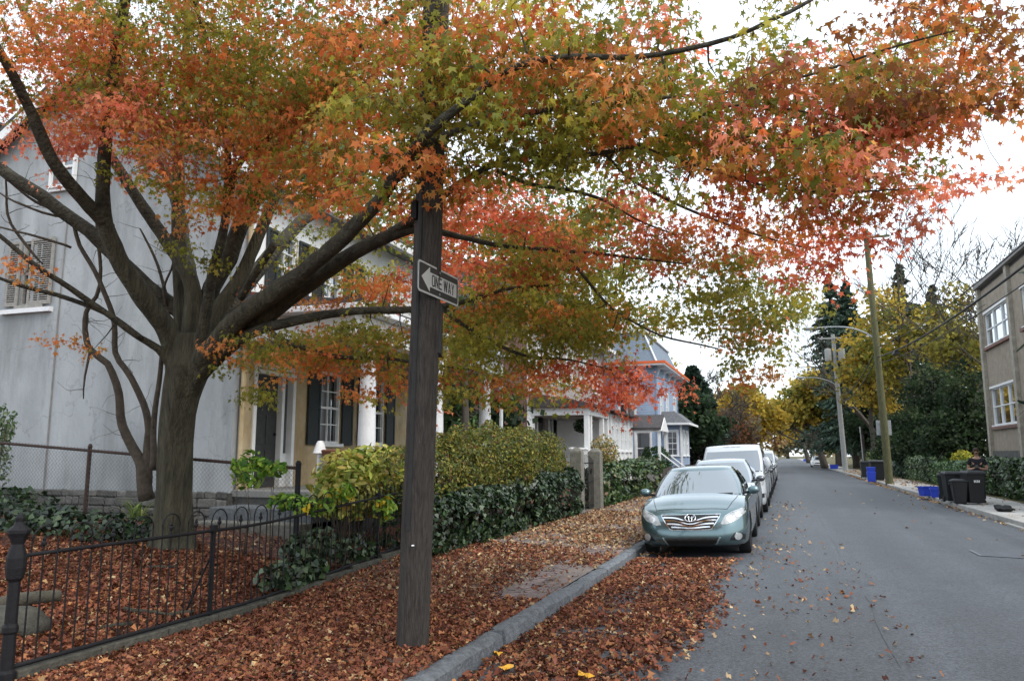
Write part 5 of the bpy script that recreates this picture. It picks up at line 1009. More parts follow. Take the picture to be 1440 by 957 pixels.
# wooden fence by the blue house
fn = thing('board_fence', 'dark weathered board fence at the pavement beyond the blue house hedge', 'fence', (-4.9, 40, .2)); mOld = M('dark weathered boards', (.06, .05, .042), rough=.9, var=.4, scale=8, stretch=(6, 6, 1))
for k in range(18): yy = 33.5 + k * .9; MB().box(-4.93, -4.89, yy, yy + .86, .2, 1.18 + random.uniform(-.04, .04)).build('board', mOld, fn)
for z in (.45, .98): MB().box(-5.0, -4.935, 33.4, 49.9, z, z + .08).build('rail', mOld, fn)
# ---------------------------------------------------------------- right-hand building
RX = 9.0; RY0, RY1 = 24.0, PX(1376, 410, 9.0).y
mPebble = M('pebbledash render', (.29, .24, .185), rough=.95, var=.2, scale=3, bump=.7, bscale=55, col2=(.36, .31, .25)); mPier = M('weathered masonry pier', (.33, .30, .25), rough=.95, var=.3, scale=5, bump=.6, bscale=40)
hb_ = thing('apartment_building', 'tan pebbledash apartment building with white triple windows and stone base', 'building', (RX, RY1, .2))
fr_ = (Vector((RX, RY1, 0)), Vector((0, -1, 0)), Vector((-1, 0, 0))); ra = lambda u, v: (RY1 - PX(u, v, RX).y, PX(u, v, RX).z)
topz = PX(1376, 412, RX).z; a0 = ra(1385, 460)[0]; a1 = ra(1420, 440)[0]; u1z = ra(1386, 441)[1]; u0z = ra(1388, 487)[1]; l1z = ra(1396, 546)[1]; l0z = ra(1397, 598)[1]; pit = ra(1430, 500)[0]
hr = []
for k in range(4):
    o_ = k * (a1 + 1.2 - a0 + .55); hr += [(a0 + o_, a1 + o_, u0z, u1z), (a0 + o_, a1 + o_, l0z, l1z)]
Lr = RY1 - RY0; hr = [h for h in hr if h[1] < Lr - .3]
wall(fr_, 0, Lr, .9, topz, hr, 'front_wall', mPebble, hb_, th=.3)
MB().fbox(fr_, -.02, Lr + .02, -.1, .9 + 1.0, -.5, .06).build('stone_base', mRubble, hb_); MB().box(RX + .3, RX + 10, RY1 - .3, RY1 - .001, .1, topz).build('end_wall', mPebble, hb_); MB().box(RX + .3, RX + 10, RY0 + .001, RY0 + .3, .1, topz).build('end_wall', mPebble, hb_)
for h in hr:
    wv = (h[1] - h[0]) / 3
    for q in range(3): window(fr_, h[0] + q * wv + .004, h[0] + (q + 1) * wv - .004, h[2], h[3], 1, 2, hb_, mWhite, mGlass, depth=.12)
    MB().fbox(fr_, h[0] - .1, h[1] + .1, h[2] - .2, h[2] - .072, 0, .12).build('brick_sill', mRedBrick, hb_); MB().fbox(fr_, h[0] - .08, h[1] + .08, h[3], h[3] + .1, 0, .03).build('head_board', mWhite, hb_)
for a in [-.02] + [a1 + .15 + k * (a1 + 1.2 - a0 + .55) for k in range(4)]:
    if a < Lr - .6: MB().fbox(fr_, a, a + .38, .5, topz + .12, .002, .14).build('pier', mPier, hb_)
MB().fbox(fr_, -.1, Lr + .1, topz + .125, topz + .32, -.5, .22).build('coping', mSoff, hb_); MB().box(RX - .0, RX + 10, RY0, RY1, topz - .02, topz + .1).build('roof', mRoofS, hb_)
# ================================================================ CARS
def lerp_tab(t, x):
    if x <= t[0][0]: return t[0][1]
    for (a, b), (c, d) in zip(t, t[1:]):
        if x <= c:
            s = (x - a) / (c - a); s = s * s * (3 - 2 * s) * .5 + s * .5; return b + (d - b) * s
    return t[-1][1]
mTyre = M('tyre rubber', (.012, .012, .013), rough=.85, var=.3, scale=20); mRim = M('alloy rim', (.42, .43, .44), rough=.35, var=.1, scale=10, metal=.9)
mBlackP = M('black plastic', (.012, .012, .013), rough=.55, var=.2, scale=20); mChrome = M('chrome', (.75, .77, .8), rough=.12, var=.03, scale=5, metal=1)
mLens = M('clear lamp lens', (.34, .36, .37), rough=.10, var=.25, scale=18, spec=.8, coat=.8); mLensIn = M('lamp reflector', (.75, .77, .79), rough=.22, var=.2, scale=14, metal=.6)
mCarGlass = MGLASS('car glass', (.03, .04, .045), .20)
def paint(name, col, metal=.75): return M(name, col, rough=.24, var=.04, scale=2, metal=metal, coat=1.0, spec=.5)
def surf_patch(poly, yf, off, th=.01, cuts=4):
    bm = bmesh.new(); vs = [bm.verts.new((x, 0, z)) for x, z in poly]; bm.faces.new(vs); bmesh.ops.triangulate(bm, faces=bm.faces[:])
    for _ in range(cuts):
        bmesh.ops.subdivide_edges(bm, edges=[e for e in bm.edges if e.calc_length() > .07], cuts=1, use_grid_fill=True); bmesh.ops.triangulate(bm, faces=[f for f in bm.faces if len(f.verts) > 3])
    for v in bm.verts: v.co.y = yf(v.co.x, v.co.z) - off
    r = bmesh.ops.extrude_face_region(bm, geom=bm.faces[:]); 
    for v in r['geom']:
        if isinstance(v, bmesh.types.BMVert): v.co.y += th + off
    bmesh.ops.recalc_face_normals(bm, faces=bm.faces); me = bpy.data.meshes.new('patch'); bm.to_mesh(me); bm.free(); me.polygons.foreach_set('use_smooth', [True] * len(me.polygons)); me.set_sharp_from_angle(angle=R(40)); return me
def make_car(S, name, label, loc, rz=0, group=None, detail=0):
    """local frame: x across, y from the nose backwards, z up"""
    L, W, zb = S['L'], S['W'], S.get('zb', .2); hw = W / 2; nf, nr = S.get('nf', 3.6), 4.5; rim = S['rim']; root = thing(name, label, 'van' if S.get('van') else 'car', loc, rz, group); body = S['paint']
    CF, CR = S.get('cf', 1.0), .7            # length over which nose / tail corners round off
    fx = [0, .14, .28, .42, .55, .66, .76, .84, .90, .945, .975, .992, 1.0]
    yfront = lambda q: CF * (1 - max(0, 1 - min(abs(q), 1) ** nf) ** (1 / nf)); yrear = lambda q: CR * (1 - max(0, 1 - min(abs(q), 1) ** nr) ** (1 / nr))
    st = [(q, yfront(q)) for q in fx] + [(1.0, y_) for y_ in span(CF, L - CR, 14)[1:-1]] + [(q, L - yrear(q)) for q in reversed(fx)]
    LV = [0, .06, .16, .30, .45, .58, .70, .80, .88, .94, .98, 1.0]
    sx = lambda t: lerp_tab([(0, .93), (.08, .965), (.3, .992), (.5, 1.0), (.7, .995), (.88, .975), (.95, .955), (1, .925)], t)
    sbf = S.get('setback', [(0, .10), (.06, .05), (.2, .0), (.42, .012), (.6, .035), (.8, .075), (.92, .12), (1, .19)]); sb_ = lambda t: lerp_tab(sbf, t)
    sbr = lambda t: lerp_tab([(0, .08), (.2, .0), (.5, .03), (.8, .09), (1, .14)], t)
    def co(q, y_, t):
        zr = lerp_tab(rim, y_); wf = max(0, 1 - y_ / 1.0) ; wr = max(0, 1 - (L - y_) / .8)
        return (q * hw * sx(t), y_ + sb_(t) * min(1, wf * 1.2) - sbr(t) * min(1, wr * 1.2), zb + (zr - zb) * t)
    NT = 14; crown = S.get('crown', .055); bm = bmesh.new(); rows = []
    for q, y_ in st:
        ring = [co(-q, y_, t) for t in LV]
        l, r_ = co(-q, y_, 1), co(q, y_, 1); cr = crown * min(1, q * 1.3 + .05) * (min(1, .35 + y_ / 1.0))
        for k in range(1, NT): s = k / NT; ring.append((l[0] + (r_[0] - l[0]) * s, l[1] - (.0), l[2] + cr * (1 - abs(2 * s - 1) ** 2.6)))
        ring += [co(q, y_, t) for t in reversed(LV)]; rows.append([bm.verts.new(p) for p in ring])
    for a, b in zip(rows, rows[1:]):
        for i in range(len(a)):
            j = (i + 1) % len(a)
            try: bm.faces.new((a[i], a[j], b[j], b[i]))
            except ValueError: pass
    for e in (rows[0], rows[-1]):
        try: bm.faces.new(e)
        except ValueError: pass
    bmesh.ops.remove_doubles(bm, verts=bm.verts, dist=.0008); bmesh.ops.recalc_face_normals(bm, faces=bm.faces)
    me = bpy.data.meshes.new('body'); bm.to_mesh(me); bm.free()
    # wheel arches
    cutm = MB(); wy = S['wheels']; wr_ = S.get('wr', .325)
    for y_ in wy:
        for sgn_ in (-1, 1): cutm.tube([(sgn_ * (hw - .30), y_, wr_ - .005), (sgn_ * (hw + .1), y_, wr_ - .005)], wr_ + .055, 28)
    cme = cutm.mesh('cut'); bmc = bmesh.new(); bmc.from_mesh(cme); bmesh.ops.recalc_face_normals(bmc, faces=bmc.faces); bmc.to_mesh(cme); bmc.free()
    oa = bpy.data.objects.new('tmpa', me); ob = bpy.data.objects.new('tmpb', cme); COL.objects.link(oa); COL.objects.link(ob)
    md = oa.modifiers.new('b', 'BOOLEAN'); md.object = ob; md.operation = 'DIFFERENCE'; md.solver = 'EXACT'
    me2 = bpy.data.meshes.new_from_object(oa.evaluated_get(bpy.context.evaluated_depsgraph_get())); bpy.data.objects.remove(oa); bpy.data.objects.remove(ob)
    if len(me2.polygons) < 50: me2 = me
    me2.polygons.foreach_set('use_smooth', [True] * len(me2.polygons)); me2.set_sharp_from_angle(angle=R(38)); me2.materials.clear(); me2.name = 'body'
    bo = link('body', me2, body, root, world=False)
    # black underside pan
    MB().box(-hw * .8, hw * .8, .35, L - .35, zb - .03, zb + .1).build('underbody', mBlackP, root, world=False)
    # ---- cabin
    c = S['cabin']; z0 = lambda y_: lerp_tab(rim, y_) + .012; nn = c.get('n', 5.0)
    def cab(q, s, front=True, out=0):
        """q -1..1 across, s 0..1 up; front or rear surface"""
        hwc = c['w0'] + (c['w1'] - c['w0']) * (s ** 1.15) + .035 * math.sin(math.pi * s) + out * .3
        y0_ = c['yf0'] + (c['yf1'] - c['yf0']) * (s ** .92 if front else 1); y1_ = c['yr0'] + (c['yr1'] - c['yr0']) * s; ln = (y1_ - y0_) / 2; z = c['z0'] + (c['z1'] - c['z0']) * (s ** .96)
        bow = min(ln, c.get('bow', .62)) * (1 - max(0, 1 - abs(q) ** nn) ** (1 / nn)) + .10 * q * q
        return (q * hwc, (y0_ + bow - out) if front else (y1_ - bow + out), z)
    qs = [-1, -.985, -.95, -.88, -.75, -.55, -.3, 0, .3, .55, .75, .88, .95, .985, 1]; ss = [0, .12, .25, .4, .55, .7, .82, .9, .96, 1.0]; bm = bmesh.new(); rg = []
    for s in ss: rg.append([bm.verts.new(cab(q, s)) for q in qs] + [bm.verts.new(cab(q, s, False)) for q in reversed(qs)])
    for a, b in zip(rg, rg[1:]):
        for i in range(len(a)): j = (i + 1) % len(a); bm.faces.new((a[i], a[j], b[j], b[i]))
    nq = len(qs); top = rg[-1]; yfm = lambda q: cab(q, 1); strips = [[top[i] for i in range(nq)]]
    for k in range(1, 8):
        t = k / 8; row = []
        for i, q in enumerate(qs):
            a, b = cab(q, 1), cab(q, 1, False); row.append(bm.verts.new((a[0], a[1] + (b[1] - a[1]) * t, a[2] + c.get('rc', .05) * (math.sin(math.pi * t) ** .6) * (1 - q * q) ** .6 + .004)))
        strips.append(row)
    strips.append([top[2 * nq - 1 - i] for i in range(nq)])
    for a, b in zip(strips, strips[1:]):
        for i in range(nq - 1): bm.faces.new((a[i], a[i + 1], b[i + 1], b[i]))
    bmesh.ops.remove_doubles(bm, verts=bm.verts, dist=.0005); bmesh.ops.recalc_face_normals(bm, faces=bm.faces); mc = bpy.data.meshes.new('cabin'); bm.to_mesh(mc); bm.free(); mc.polygons.foreach_set('use_smooth', [True] * len(mc.polygons)); mc.set_sharp_from_angle(angle=R(50)); link('cabin', mc, body, root, world=False)
    def gpatch(f, A, B, name, mat):
        m = MB(); na, nb = len(A), len(B); m.v = [f(a, b) for b in B for a in A]; m.f = [(j * na + i, j * na + i + 1, (j + 1) * na + i + 1, (j + 1) * na + i) for j in range(nb - 1) for i in range(na - 1)]; m.mi = [0] * len(m.f); return m.build(name, mat, root, smooth=True, world=False)
    g0, g1 = c.get('gl', (.05, .90)); gpatch(lambda q, s: cab(q * (.90 - .02 * s), s, True, .008), span(-1, 1, 16), span(g0, g1, 8), 'windscreen', mCarGlass)
    gpatch(lambda q, s: cab(q * .88, s, False, .008), span(-1, 1, 12), span(.12, .88, 6), 'rear_window', mCarGlass)
    gpatch(lambda q, s: Vector(cab(q * (.945 - .02 * s), s, True, .005)), span(-1, 1, 16), [g0 - .03, g0 + .001], 'cowl', mBlackP)
    # side windows: between the pillars
    for sg in (-1, 1):
        for (ta, tb) in c.get('side', ((.06, .46), (.50, .90))):
            def fs(t, s, sg=sg):
                a, b = cab(sg * .985, s), cab(sg * .985, s, False); x = cab(sg, s)[0] + sg * .007; return (x, a[1] + (b[1] - a[1]) * t, a[2])
            gpatch(fs, span(ta, tb, 4), span(.10, .86, 5), 'side_window', mCarGlass)
    # mirrors
    mz = c['z0'] + S.get('mz', .10); my = S.get('my', c['yf0'] + .42)
    for sg in (-1, 1):
        m = MB(); m.blob((sg * (hw + .06), my, mz), (S.get('mw', .105), .075, S.get('mh', .075)), 12, 8); mi_ = m.build('mirror', S.get('mirror', body), root, smooth=True, world=False); MB().tube([(sg * (hw - .14), my + .03, mz - .05), (sg * (hw + .03), my + .01, mz - .03)], .025, 6).build('mirror_arm', mBlackP, mi_, world=False)
    # wheels
    for y_ in wy:
        for sg in (-1, 1):
            x = sg * (hw - .125); wt = .105; w_ = MB(); prof = [(wr_ * .66, -wt * .85), (wr_ * .80, -wt), (wr_ * .95, -wt * .9), (wr_, -wt * .6), (wr_, wt * .6), (wr_ * .95, wt * .9), (wr_ * .80, wt), (wr_ * .66, wt * .85)]; n = 28
            for r_, o_ in prof:
                for k in range(n): a = 2 * math.pi * k / n; w_.v.append((x + o_ * sg, y_ + r_ * math.cos(a), wr_ + r_ * math.sin(a)))
            for i in range(len(prof)):
                i2 = (i + 1) % len(prof)
                for k in range(n): k2 = (k + 1) % n; w_.f.append((i * n + k, i * n + k2, i2 * n + k2, i2 * n + k)); w_.mi.append(0)
            wo_ = w_.build('wheel', mTyre, root, smooth=True, world=False, auto=50); m = MB(); xo = x + sg * wt * .7
            m.tube([(x - sg * .02, y_, wr_), (xo - sg * .03, y_, wr_)], wr_ * .67, 24); m.tube([(xo - sg * .03, y_, wr_), (xo + sg * .01, y_, wr_)], wr_ * .16, 12)
            for k in range(6): a = 2 * math.pi * k / 6; m.tube([(xo - sg * .01, y_ + .04 * math.cos(a), wr_ + .04 * math.sin(a)), (xo - sg * .018, y_ + wr_ * .64 * math.cos(a), wr_ + wr_ * .64 * math.sin(a))], .028, 5)
            m.build('rim', mRim, wo_, world=False)
    # ---- front details on the fascia surface
    def yf(x, z):
        zr0 = lerp_tab(rim, 0); y_ = 0
        for _ in range(6):
            t = min(1, max(0, (z - zb) / (lerp_tab(rim, y_) - zb))); q = min(1, abs(x) / (hw * sx(t))); y_ = yfront(q)
        return co(q, y_, t)[1]
    for (nm, mat, poly, off, mirror) in S['front'](locals()):
        for sg in ((1, -1) if mirror else (1,)):
            pp = [(sg * x, z) for x, z in poly]
            if sg < 0: pp = pp[::-1]
            link(nm, surf_patch(pp, yf, off), mat, root, world=False)
    if 'extra' in S: S['extra'](root, yf, locals())
    # rear lamps
    for sg in (-1, 1):
        m = MB(); m.cbox((sg * hw * .72, L - .16, lerp_tab(rim, L) - .16), (.36, .2, .15)); m.build('tail_lamp', M('red tail lamp', (.35, .01, .012), rough=.2, coat=.6) if 'tail' not in bpy.data.materials else bpy.data.materials['tail'], root, world=False, bevel=.03)
    return root
def circ(cx_, cz, rx_, rz2, n=16): return [(cx_ + rx_ * math.cos(2 * math.pi * k / n), cz + rz2 * math.sin(2 * math.pi * k / n)) for k in range(n)]
SEDAN_RIM = [(0, .715), (.25, .775), (.6, .85), (1.15, .925), (2.5, .95), (4.1, 1.02), (4.6, 1.0), (4.8, .97)]
def sedan_front(e):
    vz = lambda x: .60 - .055 * math.exp(-(x / .17) ** 2)
    def bar(z0, h_, w_, dp): 
        top = [(x, z0 + h_ / 2 - dp * math.exp(-(x / .17) ** 2)) for x in span(-w_, w_, 18)]; bot = [(x, z0 - h_ / 2 - dp * .85 * math.exp(-(x / .17) ** 2)) for x in span(w_, -w_, 18)]; return (top + bot)[::-1]
    grille = ([(x, .692 - .05 * math.exp(-(x / .16) ** 2) * 0) for x in span(-.47, .47, 10)] + [(.40, .58), (.33, .485)] + [(x, .472) for x in span(.28, -.28, 6)] + [(-.33, .485), (-.40, .58)])[::-1]
    o = [('grille_surround', mChrome, [(x * 1.045, .58 + (z - .58) * 1.10) for x, z in grille], .004, False), ('grille', mBlackP, grille, .008, False)]
    o += [('grille_bar', mChrome, bar(z, .022, w_, dp), .016, False) for z, w_, dp in ((.660, .445, .075), (.612, .415, .062), (.562, .375, .045), (.512, .31, .022))]
    o += [('headlight', mLens, [(.475, .545), (.56, .535), (.74, .60), (.86, .70), (.875, .765), (.80, .775), (.64, .722), (.55, .675)], .006, True)]
    o += [('headlight_reflector', mLensIn, circ(.63, .622, .055, .045), .012, True), ('headlight_reflector', mLensIn, circ(.755, .685, .05, .04), .012, True)]
    o += [('lower_intake', mBlackP, [(-.37, .215), (.37, .215), (.445, .335), (-.445, .335)], .005, False), ('intake_trim', body_trim, [(-.47, .345), (-.44, .345), (-.365, .207), (-.39, .207)][::-1], .008, True)]
    o += [('fog_pocket', mBlackP, [(.60, .285), (.83, .275), (.84, .36), (.76, .405), (.68, .395)], .005, True), ('fog_lamp', mLens, circ(.735, .342, .052, .052), .02, True), ('fog_ring', mChrome, circ(.735, .342, .062, .062), .013, True)]
    return o
mTeal = paint('teal-grey metallic paint', (.115, .185, .205)); mSilver = paint('pale silver paint', (.40, .44, .47)); mVanW = paint('white van paint', (.50, .53, .56), 0.0); mGreyC = paint('graphite paint', (.10, .105, .115)); mWhiteC = paint('white car paint', (.66, .68, .70), 0); mBlackC = paint('black car paint', (.02, .021, .024))
body_trim = paint('pale teal bumper trim', (.22, .31, .33), .3)
def sedan_extra(root, yf, e):
    # round emblem of three ovals, wipers, leaves on the bonnet
    def ring(cx_, cz, rx_, rz2, off, r_): return [(cx_ + rx_ * math.cos(a), yf(cx_ + rx_ * math.cos(a), min(cz + rz2 * math.sin(a), .70)) - off, cz + rz2 * math.sin(a)) for a in span(0, 2 * math.pi, 24)]
    zc = .648; m = MB()
    MB().prism([(x, yf(0, zc) - .014, z) for x, z in circ(0, zc, .088, .058, 20)], (0, .012, 0)).build('emblem_backing', mBlackP, root, world=False)
    m.tube(ring(0, zc, .085, .056, .026, 0), .009, 6, cap=False); m.tube(ring(0, zc + .022, .052, .022, .026, 0), .008, 6, cap=False); m.tube(ring(0, zc - .004, .026, .050, .026, 0), .008, 6, cap=False); m.build('emblem', mChrome, root, smooth=True, world=False)
    cab = e['cab']
    for q0, q1, s1 in ((-.52, .10, .12), (.05, .78, .11)):
        a, b = Vector(cab(q0, .03, True, .03)), Vector(cab(q1, s1 * .7, True, .03)); MB().tube([a, a.lerp(b, .5) + Vector((0, -.01, .012)), b], .011, 5).build('wiper', mBlackP, root, world=False)
    from mathutils.bvhtree import BVHTree
    bt_ = BVHTree.FromPolygons([v.co for v in e['me'].vertices], [p.vertices for p in e['me'].polygons])
    for sg in (-1, 1):
        pts = []
        for t in span(0, 1, 14):
            h_ = bt_.ray_cast(Vector((sg * (.585 + .14 * math.sin(t * 1.45)), .36 + t * .78, 2)), Vector((0, 0, -1)))[0]
            if h_: pts.append(h_)
        if len(pts) > 3: MB().tube(pts, .0055, 5).build('bonnet_seam', mBlackP, root, world=False)
    pts = [q for q in (bt_.ray_cast(Vector((x, .30 + .06 * abs(x), 2)), Vector((0, 0, -1)))[0] for x in span(-.585, .585, 16)) if q]
    MB().tube(pts, .0055, 5).build('bonnet_seam', mBlackP, root, world=False)
    MB().prism([(x, yf(x, .40) - .004, z) for x, z in [(-.16, .37), (.16, .37), (.16, .372), (-.16, .372)]], (0, .003, 0)).build('bumper_seam', mBlackP, root, world=False)
SED = dict(L=4.8, W=1.82, rim=SEDAN_RIM, paint=mTeal, wheels=(.98, 3.75), front=sedan_front, extra=sedan_extra, crown=.075,
           cabin=dict(w0=.80, w1=.585, yf0=1.12, yf1=2.02, yr0=4.22, yr1=3.42, z0=.94, z1=1.42), my=1.60, mz=.075)
cy0 = 13.25; cxC = -1.50
CAR_ROLL = R(-3.0)
def seat(o, x, y_, hwid=.75, roll=True):
    zl, zr = zroad(x - hwid), zroad(x + hwid); o.location = (x, y_, (zl + zr) / 2 - .004); o.rotation_euler = (0, -math.atan2(zr - zl, 2 * hwid), o.rotation_euler[2])
c1 = make_car(SED, 'sedan', 'teal-grey sedan with chrome winged grille parked first at the leafy kerb', (cxC, cy0, 0)); seat(c1, cxC, cy0)
def plain_front(e):
    z = e['zb']; hwx = e['hw']; zr = lerp_tab(e['rim'], 0)
    return [('grille', mBlackP, [(-.34, zr - .20), (.34, zr - .20), (.40, zr - .06), (-.40, zr - .06)], .008, False), ('headlight', mLens, [(hwx * .54, zr - .18), (hwx * .92, zr - .10), (hwx * .955, zr + .03), (hwx * .8, zr + .02), (hwx * .6, zr - .05)], .008, True), ('lower_intake', mBlackP, [(-.5, .26), (.5, .26), (.55, .38), (-.55, .38)], .006, False)]
HATCH = dict(L=4.25, W=1.78, rim=[(0, .74), (.3, .83), (1.0, .98), (2.2, 1.0), (4.25, 1.02)], paint=mSilver, wheels=(.85, 3.45), front=plain_front, mirror=mGreyC, my=1.25, mz=.10,
             cabin=dict(w0=.79, w1=.60, yf0=.92, yf1=1.85, yr0=4.15, yr1=3.75, z0=.98, z1=1.53, side=((.06, .40), (.44, .78), (.82, .94))))
c2 = make_car(HATCH, 'hatchback', 'pale silver hatchback with dark mirrors between the teal sedan and the white van', (-1.50, 18.6, 0)); seat(c2, -1.50, 18.6)
def van_front(e): return [('grille', mBlackP, [(-.5, .62), (.5, .62), (.56, .80), (-.56, .80)], .008, False), ('headlight', mLens, [(.60, .72), (.86, .78), (.905, 1.02), (.80, 1.0), (.68, .86)], .008, True), ('lower_intake', mBlackP, [(-.6, .30), (.6, .30), (.66, .5), (-.66, .5)], .006, False), ('bumper_strip', mBlackP, [(.66, .44), (.90, .44), (.90, .56), (.70, .56)], .008, True)]
def van_extra(root, yf, e):
    cab = e['cab']; m = MB()
    # a short row of small grey letters on the roof header
    mLet = M('grey lettering', (.22, .23, .25), rough=.5); x = -.22
    for k in range(9):
        m = MB(); w_ = .036; a = cab(x / .72, .955, True, .006); b = cab((x + w_) / .72, .955, True, .006); t = cab((x + w_) / .72, .985, True, .006); s_ = cab(x / .72, .985, True, .006); B = [Vector(q) for q in (a, b, t, s_)]; th = Vector((0, -.003, 0))
        st_ = lambda p, q, r, s: m.prism([p, q, r, s], th)
        st_(B[0], B[0].lerp(B[1], .3), B[3].lerp(B[2], .3), B[3])
        if k % 3: st_(B[1].lerp(B[0], .3), B[1], B[2], B[2].lerp(B[3], .3))
        if k % 2 == 0: st_(B[3].lerp(B[0], .25), B[2].lerp(B[1], .25), B[2], B[3])
        if k % 3 and k % 2: st_(B[0], B[1], B[1].lerp(B[2], .25), B[0].lerp(B[3], .25))
        m.build('letter', mLet, root, world=False); x += .05
VAN = dict(L=4.9, W=1.86, rim=[(0, .98), (.25, 1.05), (.8, 1.16), (2, 1.16), (4.9, 1.16)], paint=mVanW, wheels=(.85, 3.8), wr=.33, zb=.24, cf=.8, nf=4.2, van=True, front=van_front, extra=van_extra, mirror=mVanW, my=1.25, mz=.26, mw=.10, mh=.17, crown=.05,
           cabin=dict(w0=.875, w1=.80, yf0=.62, yf1=1.45, yr0=4.86, yr1=4.72, z0=1.14, z1=1.94, n=7, bow=.4, gl=(.05, .80), side=((.04, .26),), rc=.06))
c3 = make_car(VAN, 'delivery_van', 'white high-roofed delivery van with lettering above its windscreen', (-1.46, 23.5, 0)); seat(c3, -1.46, 23.5)
def clone(src, name, label, x, y_, swap=None, group=None):
    o = copy_tree(src); o.name = name; o['label'] = label; seat(o, x, y_)
    if swap:
        for ch in [o] + list(o.children_recursive):
            if ch.type == 'MESH' and any(m_ == swap[0] for m_ in ch.data.materials):
                ch.data = ch.data.copy(); 
                for i, m_ in enumerate(ch.data.materials):
                    if m_ == swap[0]: ch.data.materials[i] = swap[1]
    return o
clone(c2, 'parked_car', 'white hatchback parked directly behind the white delivery van', -1.45, 28.9, (mSilver, mWhiteC))
clone(c2, 'parked_car', 'graphite hatchback parked farther up, behind the white hatchback', -1.45, 34.2, (mSilver, mGreyC))
clone(c2, 'parked_car', 'black hatchback parked between the graphite hatchback and a pale one', -1.45, 39.6, (mSilver, mBlackC))
clone(c2, 'parked_car', 'pale silver hatchback parked far up the street before the second van', -1.45, 45.0)
clone(c3, 'delivery_van', 'white van parked last in the row of cars far up the street', -1.5, 53.0)
fc = clone(c2, 'parked_car', 'small white car parked at the right-hand kerb far down the street', 4.15, 118.0, (mSilver, mWhiteC))
# ================================================================ RIGHT-HAND STREET THINGS
mGreenPole = M('mossy green wood pole', (.10, .098, .05), rough=.9, var=.35, scale=6, bump=.6, bscale=30, stretch=(4, 4, .4), col2=(.165, .16, .08)); mGreyPole = M('pale concrete pole', (.34, .345, .34), rough=.85, var=.15, scale=5, bump=.4, bscale=30); mGal = M('galvanised steel', (.36, .38, .39), rough=.5, var=.15, scale=8, metal=.3)
mWire = M('black cable', (.015, .015, .017), rough=.6, var=.1)
g0 = PZ(1251, 680, .15); gT = PD(1217, 322, (g0 - CAM).dot(Vector((-_sy * _cp, _cy * _cp, _sp)))); gd = (gT - g0); 
gpole = thing('wooden_pole', 'tall mossy green wooden utility pole leaning slightly at the right kerb', 'pole', g0)
def poletube(p0, p1, r0, r1, name, mat, parent, n=14): return MB().tube([Vector(p0).lerp(Vector(p1), t) for t in span(0, 1, 8)], span(r0, r1, 8), n).build(name, mat, parent, smooth=True, auto=50)
poletube(g0 - gd * .01, gT, .21, .14, 'post', mGreenPole, gpole)
gz_ = lambda z: g0 + gd * ((z - g0.z) / gd.z)
top = gz_(gT.z - .5); MB().cbox(top + Vector((0, -.16, 0)), (2.3, .1, .12)).build('crossarm', mGreenPole, gpole)
for dx in (-1, -.45, .45, 1): MB().lathe([(.03, 0), (.06, .05), (.04, .1), (.06, .15), (.02, .22)], top + Vector((dx, -.16, .06)), 8).build('insulator', mGal, gpole, smooth=True)
# curved lamp arm reaching over the street
az_ = gz_(PX(1232, 487, g0.x).z); pts = [az_, az_ + Vector((-.6, 0, .42)), az_ + Vector((-1.4, 0, .72)), az_ + Vector((-2.4, 0, .80)), az_ + Vector((-3.0, 0, .78))]; P, rr = smoothpath(pts, [.05, .045, .04, .035, .035], .15)
lampA = thing('street_lamp', 'street lamp on a curved arm fixed to the mossy green pole', 'street lamp', az_); MB().tube(P, rr, 8).build('arm', mGal, lampA, smooth=True); MB().blob(pts[-1] + Vector((-.35, 0, -.02)), (.45, .17, .10), 14, 8).build('lamp_head', mGal, lampA, smooth=True); MB().blob(pts[-1] + Vector((-.42, 0, -.10)), (.24, .12, .06), 12, 6).build('lens', mLens, lampA, smooth=True)
# sign on the green pole, seen from behind
sz = gz_(PX(1243, 602, g0.x).z); sgb = thing('sign_back', 'grey back of a rectangular sign on the mossy green pole', 'sign', sz); MB().cbox(sz + Vector((0, .24, 0)), (.76, .012, .82)).build('plate', mGal, sgb, bevel=.004); m = MB(); [m.cbox(sz + Vector((0, .215, z)), (.5, .03, .05)) for z in (-.25, .25)]; m.build('strap', mGal, sgb)
# pale pole with transformer and lamp
c0 = PZ(1189, 662, .15); dC = (c0 - CAM).dot(Vector((-_sy * _cp, _cy * _cp, _sp))); cT = PD(1171, 470, dC); cd = cT - c0; cz_ = lambda z: c0 + cd * ((z - c0.z) / cd.z)
cp = thing('concrete_pole', 'pale concrete utility pole with a transformer farther up the right kerb', 'pole', c0); poletube(c0 - cd * .01, cT, .26, .17, 'post', mGreyPole, cp)
tz_ = cz_(c0.z + cd.z * .84); 
for sx_ in (-.62, .62): m = MB().lathe([(.0, 0), (.30, .02), (.32, .1), (.32, 1.15), (.30, 1.22), (.1, 1.3)], tz_ + Vector((sx_, -.15, -.5)), 14); m.build('transformer', mGreyPole, cp, smooth=True, auto=40)
MB().cbox(cz_(cT.z - .4) + Vector((0, -.2, 0)), (2.6, .12, .14)).build('crossarm', mGreyPole, cp); MB().cbox(cz_(cT.z - 5.6) + Vector((-.8, -.2, 0)), (1.8, .1, .12)).build('crossarm', mGreenPole, cp)
az_ = cz_(PD(1176, 542, dC).z); pts = [az_, az_ + Vector((-.8, 0, .5)), az_ + Vector((-1.9, 0, .85)), az_ + Vector((-3.0, 0, .9))]; P, rr = smoothpath(pts, [.06, .05, .045, .04], .2)
lampB = thing('street_lamp', 'street lamp on a curved arm fixed to the pale concrete pole', 'street lamp', az_); MB().tube(P, rr, 8).build('arm', mGal, lampB, smooth=True); MB().blob(pts[-1] + Vector((-.4, 0, 0)), (.5, .2, .11), 12, 8).build('lamp_head', mGal, lampB, smooth=True)
